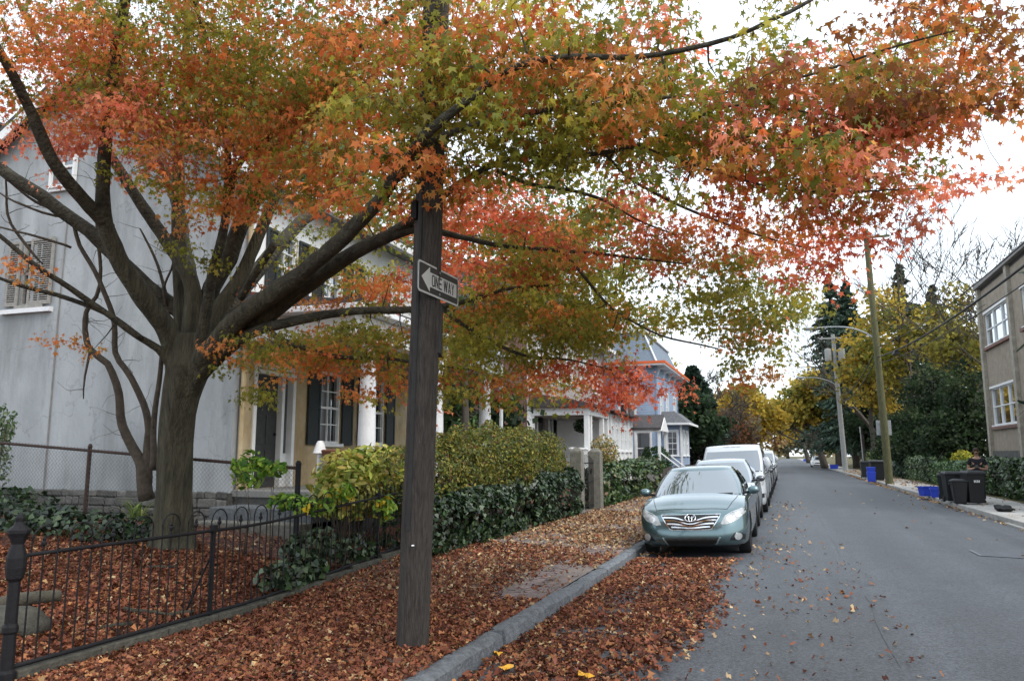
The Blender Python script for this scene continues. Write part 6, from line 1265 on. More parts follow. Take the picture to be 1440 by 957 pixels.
# farther pole
d3 = 165; b3 = PD(1141, 640, d3); b3.z = .1; t3 = PD(1136, 512, d3); p3_ = thing('wooden_pole', 'distant dark wooden pole with crossarms above the yellow trees', 'pole', b3); poletube(b3, t3, .24, .16, 'post', mPole, p3_, 8)
for z, w_ in ((.6, 3.0), (2.2, 2.2)): MB().cbox(t3 + Vector((0, -.2, -z)), (w_, .14, .16)).build('crossarm', mPole, p3_)
# thin sign post leaning
q0 = PZ(1216, 668, .15); dq = (q0 - CAM).dot(Vector((-_sy * _cp, _cy * _cp, _sp))); q1 = PD(1209, 600, dq); sp3 = thing('parking_sign', 'narrow parking sign on a leaning galvanised post near the recycling bin', 'sign', q0); poletube(q0, q1, .035, .03, 'post', mGal, sp3, 6); MB().cbox(q1 + Vector((0, -.04, -.2)), (.14, .012, .46), rz=R(60)).build('plate', mGal, sp3)
# ---------------------------------------------------------------- wires
def wire(a, b, sag, r_, label, group):
    a, b = Vector(a), Vector(b); pts = []
    for k in range(25): t = k / 24; p = a.lerp(b, t); p.z -= sag * 4 * t * (1 - t); pts.append(p)
    return tag(MB().tube(pts, r_, 5).build('overhead_wire', mWire, smooth=True), label, 'wire', group)
nearp = Vector((5.9, 2.0, 0))
gp7 = gz_(PX(1238, 506, g0.x).z); cz7 = cz_(gp7.z)
G1, G2, G3 = 'thick cables along the right kerb', 'thin high wires above the street', 'cables beyond the green pole'
lb1 = 'thick black overhead cable strung along the right kerb to the mossy green pole'
wire(gp7, nearp + Vector((0, 0, 6.9)), .85, .035, lb1, None); wire(gp7 + Vector((.05, 0, .55)), nearp + Vector((0, 0, 7.5)), .9, .018, 'thin overhead cable just above the thick cable to the mossy green pole', None); wire(gp7 + Vector((-.05, 0, -.35)), nearp + Vector((.1, 0, 6.5)), .85, .016, 'thin overhead cable just below the thick cable to the mossy green pole', None)
for dz in (0, .5): wire(gp7 + Vector((0, 0, dz)), cz7 + Vector((0, 0, dz)), .7, .03, 'black overhead cable between the mossy green pole and the concrete pole', G3)
for dx in (-1, -.45, .45, 1): wire(top + Vector((dx, -.16, .25)), nearp + Vector((dx, 0, 13.6)), .9, .008, 'thin high wire crossing the sky to the mossy green pole crossarm', G2)
for dx in (-1, 1): wire(top + Vector((dx, -.16, .25)), cz_(cT.z - .3) + Vector((dx, -.2, .1)), .9, .010, 'thin high wire between the crossarms of the green and concrete poles', 'thin wires between crossarms')
near2 = thing('wooden_pole', 'wooden utility pole at the right kerb that carries the street cables beside the viewer', 'pole', nearp); poletube(nearp, nearp + Vector((0, 0, 14.2)), .2, .14, 'post', mPole, near2)
MB().cbox(nearp + Vector((0, 0, 13.6)), (2.3, .1, .12)).build('crossarm', mPole, near2)
bt = PX(1385, 428, RX - .1); wire(bt, gz_(bt.z + .6) + Vector((0, 0, 0)), .8, .012, 'thin service cable from the tan building to the mossy green pole', None)
sc_ = PX(1278, 476, 5.75); 
tt = (gp7.y - sc_.y) / (gp7.y - nearp.y); zc_ = gp7.lerp(nearp + Vector((0, 0, 6.9)), tt); zc_.z -= .85 * 4 * tt * (1 - tt)
sp4 = thing('cable_splice', 'black splice box hanging from the thick cable near the green pole', 'splice box', zc_); MB().tube([zc_ + Vector((0, -.4, -.12)), zc_ + Vector((0, .4, -.12))], .11, 10).build('box', mBlackP, sp4, smooth=True, auto=40); m = MB(); [m.tube([zc_ + Vector((0, y_, 0)), zc_ + Vector((0, y_, -.1))], .015, 5) for y_ in (-.3, .3)]; m.build('hanger', mBlackP, sp4)
# ---------------------------------------------------------------- bins
mBin = M('black bin plastic', (.009, .0095, .011), rough=.6, var=.25, scale=6, spec=.45); mBinG = M('dark green-grey bin plastic', (.014, .017, .018), rough=.6, var=.2, scale=6); mBlueP = M('blue recycling plastic', (.03, .07, .55), rough=.45, var=.12, scale=6); mLidG = M('grey weathered lid', (.035, .036, .04), rough=.6, var=.3, scale=8); mWhiteM = M('white stencil', (.75, .75, .75), rough=.6)
def frust(m, w0, d0, w1, d1, z0, z1, cx_=0, cy_=0): return m.hexa([(cx_ - w0, cy_ - d0, z0), (cx_ + w0, cy_ - d0, z0), (cx_ + w0, cy_ + d0, z0), (cx_ - w0, cy_ + d0, z0), (cx_ - w1, cy_ - d1, z1), (cx_ + w1, cy_ - d1, z1), (cx_ + w1, cy_ + d1, z1), (cx_ - w1, cy_ + d1, z1)])
def wheelie(label, loc, rz, h_=1.05, w_=.33, mat=None, lidm=None, mark=False, group=None):
    t = thing('wheelie_bin', label, 'bin', loc, rz, group); mat = mat or mBin
    frust(MB(), w_ * .78, w_ * .86, w_, w_ * 1.12, .04, h_ * .93).build('body', mat, t, world=False, bevel=.025); m = MB(); frust(m, w_ * 1.05, w_ * 1.2, w_ * 1.05, w_ * 1.2, h_ * .90, h_ * .94); m.build('rim', mat, t, world=False, bevel=.01)
    m = MB(); frust(m, w_ * 1.08, w_ * 1.24, w_ * .9, w_ * 1.0, h_ * .943, h_ * 1.02); m.build('lid', lidm or mLidG, t, world=False, bevel=.02)
    MB().tube([(-w_ * .8, w_ * 1.35, h_ * .9), (w_ * .8, w_ * 1.35, h_ * .9)], .016, 6).build('handle', mat, t, world=False)
    for s in (-1, 1): MB().tube([(s * w_ * .72, w_ * .9, .11), (s * w_ * .92, w_ * .9, .11)], .11, 14).build('wheel', mTyre, t, world=False)
    if mark:
        m = MB()
        for k in range(2): x = -.09 + k * .1; m.box(x, x + .02, -w_ * 1.13, -w_ * 1.10, h_ * .66, h_ * .74); m.box(x + .05, x + .07, -w_ * 1.13, -w_ * 1.10, h_ * .66, h_ * .74); m.box(x + .02, x + .05, -w_ * 1.13, -w_ * 1.10, h_ * .69, h_ * .71)
        m.build('stencil', mWhiteM, t, world=False)
    return t
zP = .15
B1 = PZ(1374, 709, zP); wheelie('large black wheelie bin with a white stencilled mark beside the standing person', (B1.x, B1.y + .35, zP), R(12), 1.04, .275, mark=True)
B2 = PZ(1352, 708, zP); t = thing('rubbish_bin', 'short tapered black rubbish bin in front of the large wheelie bin', 'bin', (B2.x - .03, B2.y, zP)); 
frust(MB(), .165, .165, .235, .235, .0, .72).build('body', mBin, t, world=False, bevel=.04); frust(MB(), .255, .255, .25, .25, .70, .75).build('rim', mBin, t, world=False, bevel=.01); m = MB(); frust(m, .25, .25, .12, .12, .752, .80); m.build('lid', mBin, t, world=False, bevel=.02)
for s in (-1, 1): MB().tube([(s * .23, -.07, .62), (s * .29, -.06, .64), (s * .29, .06, .64), (s * .23, .07, .62)], .014, 5).build('handle', mBin, t, world=False)
B3 = PZ(1333, 703, zP); wheelie('dark grey wheelie bin between the blue crates and the short rubbish bin', (B3.x, B3.y + .3, zP), R(-8), .9, .235, mBinG, mBinG)
B4 = PZ(1366, 700, zP); wheelie('black wheelie bin with a grey lid tucked behind the short rubbish bin', (B1.x - .45, B1.y + 1.25, zP), R(5), 1.0, .26)
def crate(label, loc, rz, w_=.29, d_=.21, h_=.36):
    t = thing('recycling_crate', label, 'crate', loc, rz); m = MB(); th = .012; o = lambda w0, d0, z: [(-w0, -d0, z), (w0, -d0, z), (w0, d0, z), (-w0, d0, z)]
    V = o(w_ * .86, d_ * .86, 0) + o(w_, d_, h_) + o(w_ - th, d_ - th, h_) + o(w_ * .86 - th, d_ * .86 - th, .012); F_ = [(0, 3, 2, 1), (12, 13, 14, 15)]
    for b in (0, 4, 8): F_ += [(b + k, b + (k + 1) % 4, b + 4 + (k + 1) % 4, b + 4 + k) for k in range(4)]
    m.add(V, F_); m.build('tub', mBlueP, t, world=False); m = MB(); q1, q2 = o(w_ + .016, d_ + .016, h_ - .05) + o(w_ + .016, d_ + .016, h_ + .003), o(w_ + .002, d_ + .002, h_ - .05) + o(w_ + .002, d_ + .002, h_ + .003); m.add(q1 + q2, [f_ for k in range(4) for k2 in [(k + 1) % 4] for f_ in ((k, k2, 4 + k2, 4 + k), (8 + k2, 8 + k, 12 + k, 12 + k2), (4 + k, 4 + k2, 12 + k2, 12 + k), (k2, k, 8 + k, 8 + k2))]); m.build('rim', mBlueP, t, world=False)
    return t
C1 = PZ(1306, 697, zP); crate('blue recycling crate standing alone nearest the pale concrete kerb', (C1.x, C1.y + .1, zP), R(20)); C2 = PZ(1319, 699, zP); crate('blue recycling crate between the other crate and the dark grey bin', (C2.x + .04, C2.y + .05, zP), R(-6), .28, .2, .33)
p = PZ(1413, 719, zP); bag = MB().blob((p.x, p.y, zP + .075), (.22, .17, .11), 24, 16, .75, seed=8).build('rubbish_bag', mBlackP, smooth=True); tag(bag, 'small black rubbish bag lying on the pale pavement slab', 'bag')
B5 = PZ(1236, 676, zP); wheelie('black wheelie bin standing behind the mossy green pole', (B5.x, B5.y + .6, zP), R(3), 1.25, .42); B6 = PZ(1226, 677, zP); m = MB()
t = thing('recycling_bin', 'narrow blue recycling bin beside the wheelie bin at the mossy green pole', 'bin', (B6.x, B6.y + .1, zP)); frust(MB(), .2, .18, .25, .22, 0, .6).build('lower_crate', mBlueP, t, world=False, bevel=.02); frust(MB(), .2, .18, .25, .22, .602, .86).build('upper_crate', mBlueP, t, world=False, bevel=.02)
B7 = PZ(1219, 672, zP); wheelie('dark wheelie bin against the leaning parking sign post', (B7.x, B7.y + .8, zP), R(0), 1.15, .3, mBinG, mBinG)
for (u, v, lab) in ((1173, 659, 'blue recycling crate under the dark trees beyond the concrete pole'), (1132, 648, 'blue recycling crate far up the right pavement')): q = PZ(u, v, zP); crate(lab, (q.x, q.y, zP), 0, .45, .3, .5)
# ---------------------------------------------------------------- the person behind the bins
mSkin = M('skin', (.42, .24, .17), rough=.55, var=.08, scale=20); mShirt = M('black shirt', (.012, .012, .016), rough=.85, var=.3, scale=12); mJean = M('dark trousers', (.02, .022, .03), rough=.9, var=.2, scale=12); mHair = M('dark brown hair', (.035, .018, .010), rough=.7, var=.3, scale=40)
pp = PZ(1379, 702, .15); pp = Vector((B1.x + .36, B1.y + 1.3, .148)); per = thing('person', 'person in a black T-shirt and dark trousers looking down at a phone behind the bins', 'person', pp, R(-14))
def skin(name, verts, edges, mat, parent, sub=2):
    me = bpy.data.meshes.new(name); me.from_pydata([v[:3] for v in verts], edges, []); o = link(name, me, mat, parent, world=False)
    o.modifiers.new('skin', 'SKIN'); 
    if not me.skin_vertices: me.attributes
    return o
def skinned(name, verts, edges, mat, parent, root=0, sub=2):
    bm = bmesh.new(); ly = bm.verts.layers.skin.verify(); vs = []
    for i, (x, y_, z, rx_, ry_) in enumerate(verts): v = bm.verts.new((x, y_, z)); v[ly].radius = (rx_, ry_); v[ly].use_root = (i == root); vs.append(v)
    for a, b in edges: bm.edges.new((vs[a], vs[b]))
    me = bpy.data.meshes.new(name); bm.to_mesh(me); bm.free(); o = link(name, me, mat, parent, world=False); o.modifiers.new('skin', 'SKIN'); s = o.modifiers.new('sub', 'SUBSURF'); s.levels = s.render_levels = sub; return o
# faces -y; body (skin) one continuous mesh: pelvis, spine, neck, head, arms with bent elbows, legs
V = [(0, 0, .95, .15, .11), (0, .01, 1.10, .135, .10), (0, .01, 1.28, .16, .115), (0, .0, 1.42, .15, .10), (0, -.005, 1.50, .062, .062), (0, -.03, 1.57, .058, .06), (0, -.05, 1.66, .078, .098), (0, -.045, 1.74, .07, .088),
     (-.17, 0, 1.40, .065, .065), (-.25, .03, 1.22, .05, .05), (-.27, .05, 1.10, .043, .043), (-.16, -.15, 1.10, .038, .038), (-.07, -.26, 1.14, .028, .03),
     (.17, 0, 1.40, .065, .065), (.25, .03, 1.22, .05, .05), (.27, .05, 1.10, .043, .043), (.16, -.15, 1.10, .038, .038), (.06, -.26, 1.14, .028, .03),
     (-.10, 0, .84, .095, .095), (-.11, -.01, .50, .062, .062), (-.12, .01, .10, .042, .042), (-.13, -.12, .035, .038, .03), (.10, 0, .84, .095, .095), (.11, -.01, .50, .062, .062), (.12, .01, .10, .042, .042), (.13, -.12, .035, .038, .03)]
E = [(0, 1), (1, 2), (2, 3), (3, 4), (4, 5), (5, 6), (6, 7), (3, 8), (8, 9), (9, 10), (10, 11), (11, 12), (3, 13), (13, 14), (14, 15), (15, 16), (16, 17), (0, 18), (18, 19), (19, 20), (20, 21), (0, 22), (22, 23), (23, 24), (24, 25)]
skinned('body', V, E, mSkin, per)
gr = lambda i, k: (*V[i][:3], V[i][3] * k, V[i][4] * k)
sv = [(0, .0, .90, .175, .135), gr(1, 1.14), gr(2, 1.10), (0, 0, 1.44, .165, .115), (-.175, 0, 1.415, .09, .085), (-.252, .03, 1.215, .068, .068), (.175, 0, 1.415, .09, .085), (.252, .03, 1.215, .068, .068)]
skinned('shirt', sv, [(0, 1), (1, 2), (2, 3), (3, 4), (4, 5), (3, 6), (6, 7)], mShirt, per)
skinned('trousers', [(0, 0, .95, .16, .12), (-.10, 0, .83, .105, .105), (-.11, -.01, .5, .08, .08), (-.12, .01, .09, .066, .066), (.10, 0, .83, .105, .105), (.11, -.01, .5, .08, .08), (.12, .01, .09, .066, .066)], [(0, 1), (1, 2), (2, 3), (0, 4), (4, 5), (5, 6)], mJean, per)
for s in (-1, 1):
    MB().blob((s * .13, -.07, .05), (.05, .14, .05), 10, 8).build('shoe', mBlackP, per, smooth=True, world=False)
    skinned('hand', [(s * .07, -.26, 1.14, .026, .018), (s * .045, -.315, 1.155, .034, .016), (s * .045 - .02, -.36, 1.16, .009, .009), (s * .045 - .022, -.39, 1.175, .008, .008), (s * .045 - .006, -.365, 1.16, .009, .009), (s * .045 - .006, -.40, 1.178, .008, .008), (s * .045 + .009, -.362, 1.16, .009, .009), (s * .045 + .010, -.395, 1.176, .008, .008), (s * .045 + .023, -.352, 1.16, .008, .008), (s * .045 + .025, -.375, 1.172, .007, .007), (s * .02, -.305, 1.178, .010, .010), (s * .005, -.335, 1.19, .009, .009)], [(0, 1), (1, 2), (2, 3), (1, 4), (4, 5), (1, 6), (6, 7), (1, 8), (8, 9), (1, 10), (10, 11)], mSkin, per, sub=1)
# face and hair on the bowed head
hc = Vector((0, -.05, 1.685)); m = MB(); m.blob(hc + Vector((0, .018, .035)), (.093, .112, .10), 16, 12, .12, seed=2); hair = m.build('hair', mHair, per, smooth=True, world=False)
m = MB(); m.blob(hc + Vector((0, -.108, -.02)), (.015, .022, .026), 8, 6); m.blob(hc + Vector((0, -.085, -.088)), (.045, .03, .022), 10, 6); m.build('nose_and_chin', mSkin, per, smooth=True, world=False)
m = MB(); [m.blob(hc + Vector((s * .033, -.098, .0)), (.014, .008, .006), 8, 6) for s in (-1, 1)]; m.build('eyes', mHair, per, world=False); m = MB(); m.blob(hc + Vector((0, -.098, -.062)), (.026, .008, .006), 8, 6); m.build('mouth', M('lips', (.3, .12, .1)), per, world=False)
m = MB(); m.blob(hc + Vector((0, -.075, -.075)), (.055, .045, .035), 12, 8, .2, seed=5); m.build('beard', mHair, per, smooth=True, world=False)
m = MB(); [m.blob(hc + Vector((s * .085, .0, -.01)), (.012, .022, .032), 8, 6) for s in (-1, 1)]; m.build('ears', mSkin, per, smooth=True, world=False)
ph = MB().cbox((0, 0, 0), (.075, .012, .15)).build('phone', mBlackP, None, bevel=.006); ph.location = pp + Matrix.Rotation(R(-14), 3, 'Z') @ Vector((0, -.37, 1.195)); ph.rotation_euler = (R(-50), 0, R(-14)); tag(ph, 'dark phone held in the hands of the person behind the bins', 'phone')
# ================================================================ TREES AND BACKGROUND GREEN
mTrk = M('grey-brown bark', (.07, .06, .05), rough=.95, var=.35, scale=5, bump=.7, bscale=20, stretch=(1, 1, .3)); mFol = MLEAF('tree leaves', trans=.52, rough=.6); mNeed = MLEAF('conifer needles', trans=.12, rough=.7)
YEL = ['b59a3c', 'a38a38', 'c6a844', '8c8240', '7c7c3e', 'd0b452']; OLV = ['6f7430', '5a6628', '87823a', '4a5826', '9a8c3a']; DKG = ['2b3d28', '364a30', '233220', '425638']; CON = ['43574a', '374b3f', '53675a', '4a5e4c', '2f4236']
def branchy(m, p, d, L, r, depth, tips, spread=.55):
    q = p; pts, rs = [p], [r]
    for k in range(4): d = (d + Vector((random.gauss(0, .12), random.gauss(0, .12), random.gauss(.03, .08)))).normalized(); q = q + d * L / 4; pts.append(q); rs.append(r * (1 - .12 * (k + 1)))
    m.tube(pts, rs, 6 if r > .05 else 4, cap=False); tips.append((q, d))
    if depth > 0:
        for k in range(random.choice((2, 3, 3))):
            t = random.choice((2, 3, 4)); nd = (d + Vector((random.gauss(0, spread), random.gauss(0, spread), random.gauss(.1, spread * .6)))).normalized(); branchy(m, pts[t], nd, L * random.uniform(.58, .8), max(rs[t] * .7, .028), depth - 1, tips, spread)
def tree(label, base, H, crowns, n, leaf, cols, wts=None, tr=.2, group=None, name='tree', tm=QUAD, clump=.5, th=None, jit=.2, lean=(0, 0)):
    base = Vector(base); t = thing(name, label, 'tree', base, group=group); m = MB(); tips = []
    th = th or H * .4; P = [base + Vector((lean[0] * k, lean[1] * k, th * k - .1 * (k == 0))) + Vector((random.gauss(0, .04), random.gauss(0, .04), 0)) * H * .1 * k for k in span(0, 1, 5)]; m.tube(P, span(tr * 1.25, tr * .7, 5), 10); m.build('trunk', mTrk, t, smooth=True); m = MB()
    for c in crowns:
        cc = base + Vector(c[:3]); mid = P[-1].lerp(cc, .5) + Vector((random.gauss(0, .2), random.gauss(0, .2), -.1 * c[5])); m.tube([P[3], P[-1], mid, cc], [tr * .55, tr * .5, tr * .35, tr * .12], 6, cap=False)
        for k in range(7):
            e = cc + Vector((random.gauss(0, c[3] * .5), random.gauss(0, c[4] * .5), random.gauss(0, c[5] * .5))); m.tube([mid, mid.lerp(e, .5) + Vector((0, 0, .1)), e], [tr * .25, tr * .14, tr * .04], 4, cap=False)
    m.build('limbs', mTrk, t, smooth=True); C, K = [], []; vol = np.array([c[3] * c[4] * c[5] for c in crowns]) ** .8; nc = np.maximum(4, (n / 45 * vol / vol.sum()).astype(int))
    for c, q in zip(crowns, nc):
        d = RNG.normal(size=(q, 3)); d /= np.linalg.norm(d, axis=1, keepdims=True); r = RNG.random((q, 1)) ** .42; ctr = np.array(base) + np.array(c[:3]) + d * r * np.array(c[3:6])
        tone = 1 + RNG.normal(0, .22, (q, 1)); ck = pal(cols, q, wts, .08) * tone
        for s in range(45): C.append(ctr + RNG.normal(0, 1, (q, 3)) * clump * np.array([1, 1, .6])); K.append(ck * (1 + RNG.normal(0, jit, (q, 1))) * .75 + pal(cols, q, wts, jit) * .25)
    C, K = np.concatenate(C), np.concatenate(K); k = C[:, 2] > base.z + .1; C, K = C[k], K[k]; tag(link('crown', leafmesh('crown', C, rnormals(len(C), .5), RNG.uniform(leaf * .7, leaf * 1.3, len(C)), K, tm), mFol, t), kind='stuff'); return t
def conifer(label, base, H, Rb, n, leaf, cols=CON, z0=.08, group=None, name='conifer_tree', droop=.25, tr=None, lean=0):
    base = Vector(base); t = thing(name, label, 'tree', base, group=group); tr = tr or H * .017; MB().tube([base - Vector((0, 0, .1)), base + Vector((lean * .5, 0, H * .5)), base + Vector((lean, 0, H))], [tr * 1.2, tr * .7, .02], 8).build('trunk', mTrk, t, smooth=True); m = MB(); C, N_, S = [], [], []; nb = int(n / 55)
    for k in range(nb):
        f = random.random() ** .85; z = H * (z0 + (1 - z0) * f); L = Rb * (1 - f) ** .8 * random.uniform(.55, 1.1) + .12; a = random.uniform(0, 2 * math.pi); d = Vector((math.cos(a), math.sin(a), 0)); p0 = base + Vector((lean * z / H, 0, z)); pts = [p0 + d * L * s + Vector((0, 0, -droop * L * s * s + .12 * L * s)) for s in span(0, 1, 4)]; m.tube(pts, [.03, .024, .018, .012, .006], 3, cap=False)
        s = RNG.random(55) ** .7; sd = Vector((-d.y, d.x, 0)); P = np.array(p0) + s[:, None] * L * np.array(d) + (-droop * L * s * s + .12 * L * s)[:, None] * np.array([0, 0, 1]) + (RNG.normal(0, .16, 55) * L * (.4 + s * .5))[:, None] * np.array(sd) + RNG.normal(0, .05, (55, 3)) * L * .6 - np.array([0, 0, .03]) * L; C.append(P); S.append(np.array(d) + RNG.normal(0, .5, (55, 3)) + np.array([0, 0, -.25]))
    m.build('branches', mTrk, t); C, S = np.concatenate(C), np.concatenate(S); tag(link('crown', leafmesh('crown', C, rnormals(len(C), .9), RNG.uniform(leaf * .7, leaf * 1.4, len(C)), pal(cols, len(C), None, .28), np.array([(-.2, -.5, 0), (.2, -.5, 0), (.12, .5, -.06), (-.12, .5, -.06)]), S), mNeed, t), kind='stuff'); return t
def bare(label, base, H, r, depth=5, group=None, spread=.5, stems=1):
    base = Vector(base); t = thing('bare_tree', label, 'tree', base, group=group); m = MB(); tips = []
    for k in range(stems): branchy(m, base - Vector((0, 0, .1)), Vector((random.gauss(0, .12 * stems), random.gauss(0, .1), 1)).normalized(), H * .36, r, depth, tips, spread)
    m.build('branches', mTrk, t, smooth=True); return t
def D(u, v, Y, z=None):                      # a spot on the ground seen at pixel column u, Y metres up the street
    p = PY(u, v, Y); p.z = .1 if z is None else z; return p
# --- left side
conifer('dark fir tree standing beyond the blue house', D(978, 640, 62), 8.4, 3.6, 7500, .55, ['26382c', '2f4234', '1c2c22', '3c4f42'], z0=.12)
tree('dark spreading evergreen leaning over the bay of the blue house', D(965, 640, 56), 6, [(-.6, 0, 4.0, 2.2, 2.2, 1.5), (.9, 1, 3.4, 1.8, 2, 1.2), (.2, 0, 5.2, 1.6, 1.6, 1.0)], 5200, .3, DKG, tr=.22, clump=.42)
tree('broad grey-olive tree behind the spruces', D(1240, 640, 120), 24, [(0, 0, 15, 5, 4, 5), (7, 0, 13, 5, 4, 5), (13, 0, 14, 5, 4, 5), (-4, 0, 11, 4, 4, 5)], 3400, .6, ['6a6a4a', '5c6248', '7d784e', '868060'], tr=.3, clump=1.2)
bare('grey leafless tree between the dark firs and the yellow street trees', D(1012, 640, 66), 9, .16, 6, spread=.6, stems=2)
tree('russet small tree behind the white delivery van', D(1035, 640, 72), 6, [(0, 0, 3.8, 2.4, 2.4, 1.9), (-1.5, 0, 3.0, 1.6, 1.6, 1.2)], 2600, .28, ['6a5a48', '7d6348', '5c5040', '8a5a3c', '6e6a50'], tr=.14, clump=.5)
tree('yellow-gold tree on the left pavement beyond the leafless tree', D(1052, 640, 92), 9, [(0, 0, 6, 3.2, 3, 2.4), (1.8, 0, 5, 2.4, 2.4, 1.6), (-1, 0, 8, 2, 2, 1.6)], 5200, .36, YEL, tr=.2, clump=.6)
tree('tall green-gold tree rising behind the yellow tree on the left', D(1040, 640, 125), 13, [(0, 0, 9, 4, 4, 3.4), (-3, 0, 7, 3, 3, 2.4)], 3200, .5, OLV + YEL[:2], tr=.3, clump=.8)
tree('dark green tree in the gap between the stucco and brick houses', (-10.5, 23.5, .9), 7, [(0, 0, 2.6, 1.8, 2, 1.8), (1.3, 1, 1.8, 1.2, 1.4, 1.2), (-1, 0, 4.6, 1.7, 1.7, 1.5)], 4200, .2, DKG + ['4a5f36'], tr=.18, clump=.35)
bush('side_yard_shrub', 'green leafy shrub beside the last porch column of the stucco house', 'shrub', [(-7.6, 20.6, 1.5, .9, .9, .9), (-8.6, 21.5, 1.8, 1.0, 1, 1.1), (-6.9, 22.2, 1.3, .8, .9, .8)], 3600, .12, ['34502c', '466436', '5d7840', '24381f'], stems=12, base=(-7.8, 21, .3), shell=.4)
tree('tall tree with thin green leaves behind the stucco house', (-17.5, 24, 1), 15, [(0, 0, 10.5, 3.4, 3.4, 3), (3, 0, 9, 2.4, 2.4, 2.0), (-2, 1, 13, 2.4, 2.4, 2)], 5200, .24, ['5f7a5a', '4a6648', '6f8a62', '7a8a5a'], tr=.28, clump=.55)
tree('olive-leaved garden tree behind the hedge and the maple', (-6.6, 15.9, .3), 8, [(1.6, .6, 5.6, 2.0, 2.2, 1.3), (2.6, 1.6, 6.8, 1.9, 2.2, 1.1), (.2, .8, 6.4, 2.0, 2.2, 1.4)], 7000, .11, ['5f6c2e', '717a34', '4f5f2a', '848438', 'a8703c'], [5, 5, 4, 3, 1], tr=.09, clump=.3, th=3.6, tm=STAR3)
# --- canopy over the far street
tree('yellow-green street tree arching over the road from the right kerb', D(1160, 655, 112), 14, [(-2.6, 0, 7.4, 3.6, 3, 2.4), (-5.8, 0, 6.8, 3.2, 2.6, 1.9), (0, 0, 10.0, 3.8, 3, 2.8), (2.0, 2, 7.2, 2.8, 2.2, 2.4)], 7500, .42, YEL + OLV, tr=.42, clump=.6, th=3.6, lean=(-.7, 0))
tree('second yellow-green street tree arching over the road farther up', D(1138, 650, 188), 20, [(-5, 0, 11, 5.4, 4, 3.8), (-10, 0, 9.4, 5, 4, 3.2), (0, 0, 14.5, 5.4, 4, 4.2), (4, 0, 11, 5, 4, 4)], 6500, .68, OLV + YEL, tr=.5, clump=.75, th=4, lean=(-1, 0))
tree('golden tree at the end of the street', (7.5, 250, .1), 20, [(-4, 0, 11, 6, 5, 5), (1, 0, 14, 7, 5, 6), (-7, 4, 13, 6, 5, 4)], 4500, .8, YEL, tr=.5, clump=1.3)
tree('hazy russet tree closing the view down the street', (1, 430, .0), 26, [(-3, 0, 12, 13, 6, 12), (-24, 0, 13, 13, 6, 12), (18, 0, 13, 13, 6, 12), (-44, 0, 12, 13, 6, 12)], 6000, 1.6, ['9a8a60', '8a7a50', 'a89a70', '8f6a4c'], tr=.7, clump=2.4)
# --- right side masses
tree('dark green bushy tree behind the concrete pole', D(1180, 650, 124), 11, [(.5, 0, 5, 2.9, 2, 3.2), (3.6, 1, 5, 3.2, 2, 3.8), (-.9, -1, 6.6, 2.2, 1.6, 2)], 5200, .42, DKG + ['3e4f2a'], tr=.3, clump=.5)
tree('shadowy evergreen behind the leaning parking sign', D(1216, 655, 92), 10, [(0, 1, 4.4, 2.6, 2.2, 3.8), (3.0, 1, 4.6, 2.8, 2.2, 3.8), (1, 2, 7.4, 2.6, 2, 2.2)], 5600, .28, DKG, tr=.25, clump=.45)
def yew(u, Y, H, w_, label, n=9000): p = D(u, 650, Y, .15); return tree(label, p, H, [(0, 0, H * .32, w_, w_, H * .32), (w_ * .55, .3, H * .45, w_ * .75, w_ * .8, H * .34), (-w_ * .5, 0, H * .28, w_ * .7, w_ * .8, H * .28), (.1, 0, H * .72, w_ * .6, w_ * .6, H * .24)], n, .17, ['25351f', '2d3f28', '1f2d20', '394a30', '475636'], tr=.18, clump=.34)
yew(1314, 60, 8.6, 2.6, 'broad dark yew beside the tan apartment building', 11000); yew(1356, 50.0, 7.4, 1.7, 'narrow dark yew against the corner of the tan building', 7000); yew(1284, 68, 7.6, 2.3, 'dark yew in the row behind the mossy green pole', 7000)
bush('ivy_mound', 'ivy-covered mound behind the mossy green pole', 'ivy', [(PX(1285, 640, 8.3).x, PX(1285, 640, 8.3).y, .95, 1.0, 1.6, 1.2), (8.0, PX(1268, 650, 8).y, .7, .8, 1.6, .8)], 5200, .16, ['2c4432', '38543c', '223628', '4a6248'], mat=mIvy, tm=IVY, stems=8, base=(8.2, PX(1285, 640, 8.3).y, .15), shell=.75)
bush('pale_shrub', 'rounded pale green shrub behind the mossy green pole', 'shrub', [(8.2, PX(1236, 635, 8.2).y, 1.3, 1.1, 2.0, 1.2), (9.0, PX(1246, 630, 9).y, 1.5, 1.1, 2, 1.3)], 3600, .2, ['6f7f4a', '86935a', '58703e', '9aa066'], stems=8, base=(8.4, PX(1240, 635, 8.4).y, .15), shell=.6)
HRX = 7.95
def rhedge(u0, u1, ht, label, n, cols): 
    a, b = PX(u1, 690, HRX).y, PX(u0, 690, HRX).y; L = b - a; nb = max(2, int(L / 2.2)); bx = [(HRX, a + L * (k + .5) / nb, .15 + ht / 2, .55, L / nb * .62, ht / 2 * random.uniform(.94, 1.06), 4) for k in range(nb)]
    return bush('garden_hedge', label, 'hedge', bx, n, .11, cols, mat=mIvy, tm=IVY, stems=nb * 4, base=(HRX, (a + b) / 2, .15), shell=.8)
HG = ['2b3f22', '38502b', '48613a', '223319', '5c7048']
rhedge(1282, 1326, 1.5, 'rough green hedge along the pavement behind the blue crates', 7000, HG); rhedge(1327, 1384, 1.28, 'clipped green hedge behind the person and the bins', 7000, ['3c5a30', '4a6a3a', '5c7a48', '2c4424']); rhedge(1385, 1475, 1.45, 'dense dark hedge in front of the tan apartment building', 11000, HG)
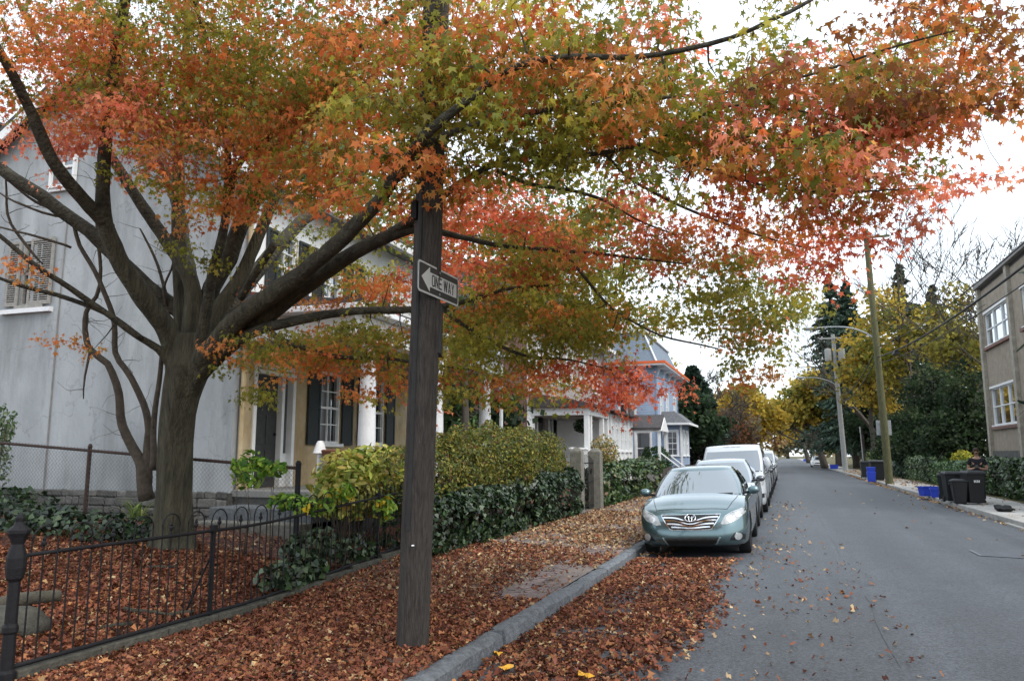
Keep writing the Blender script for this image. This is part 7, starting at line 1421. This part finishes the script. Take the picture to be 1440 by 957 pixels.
p = PX(1352, 636, 8.9); bush('golden_shrub', 'bright yellow-green shrub above the clipped hedge', 'shrub', [(8.9, p.y, 1.55, .5, 1.1, .45)], 900, .13, ['b8a83a', '9aa03a', '87902f'], stems=6, base=(8.9, p.y, .15), shell=.5)
for k, (u, Y, H, rb, lab) in enumerate(((1180, 130, 29, 8.5, 'tall dark spruce behind the concrete pole'), (1204, 104, 23, 6, 'second tall spruce beside the first behind the concrete pole'), (1283, 92, 22, 4.8, 'slim grey-green spruce behind the yellow trees'), (1330, 95, 20, 5, 'grey-green spruce rising behind the dark yews'))):
    conifer(lab, D(u, 640, Y), H, rb, 20000 if k < 2 else 10000, .48, CON if k < 2 else ['4a5848', '3c4a3e', '586450', '6a7058'], z0=.1, droop=.3)
tree('yellow tree behind the mossy green pole', D(1228, 640, 80), 18, [(0, 0, 11.2, 2.6, 2.4, 2.6), (.6, 0, 7.4, 3.0, 2.4, 2.4), (1.5, 0, 15, 2.2, 2, 2.2), (-1.5, 0, 9, 2, 2, 2)], 3600, .33, YEL, tr=.2, clump=.6)
tree('yellow-olive tree between the green pole and the dark yews', D(1300, 640, 76), 18, [(0, 0, 12.0, 3.4, 2.4, 3.2), (3.2, 0, 10.4, 2.6, 2.4, 2.8), (-2.6, 0, 9.8, 2.4, 2.2, 2.6), (3, 0, 14, 2.2, 2, 2.0)], 3000, .33, YEL[:4] + OLV, tr=.2, clump=.65)
tree('thin yellow tree behind the corner of the tan building', D(1362, 640, 70), 13, [(0, 0, 9.2, 2.4, 2.4, 2.6), (-1, 0, 11.5, 2, 2, 1.6)], 2000, .3, ['8f8a3c', 'a89a48', '77763a', '6a6a4a'], tr=.16, clump=.7)
bare('tall leafless tree reaching highest above the right-hand trees', D(1300, 640, 82), 37, .5, 6, spread=.30); bare('leafless tree with fine twigs beside the tan building', D(1352, 640, 66), 22, .26, 6, spread=.5, stems=2); bare('leafless tree between the spruce and the tallest bare tree', D(1268, 640, 90), 27, .3, 5, spread=.42); bare('leafless tree behind the tan building roof', D(1395, 640, 72), 27, .3, 6, spread=.48)
# conifer in front of the tan building, its boughs reach into view
conifer('dark cedar in front of the tan building with drooping boughs', (9.1 - .3, 25.5, .2), 13, 2.6, 8000, .30, ['2c4032', '233528', '3a5040', '4a5c4a'], z0=.22, droop=.35)
# --- far trees that close the side gaps
for k, (x, y_, H, c, lab) in enumerate(((-24, 50, 14, OLV, 'olive tree in the back gardens behind the brick house'), (-20, 78, 15, DKG, 'dark green tree behind the blue house'), (-14, 84, 14, YEL, 'yellow tree in the gardens beyond the blue house'), (22, 60, 16, OLV, 'olive tree behind the tan building'), (18, 130, 18, YEL, 'large yellow tree far behind the right-hand gardens'), (13, 150, 17, OLV, 'large olive tree far behind the right-hand gardens'), (-16, 130, 17, OLV, 'olive tree far up the left side of the street'), (-12, 180, 18, YEL, 'golden tree far up the left side of the street'), (-26, 20, 15, DKG, 'dark evergreen behind the stucco house back garden'))):
    tree(lab, (x, y_, .1), H, [(0, 0, H * .6, H * .28, H * .28, H * .3), (H * .2, 0, H * .45, H * .2, H * .2, H * .2), (-H * .2, 0, H * .5, H * .2, H * .2, H * .22)], 2400, .5, c, tr=H * .02, clump=.9)
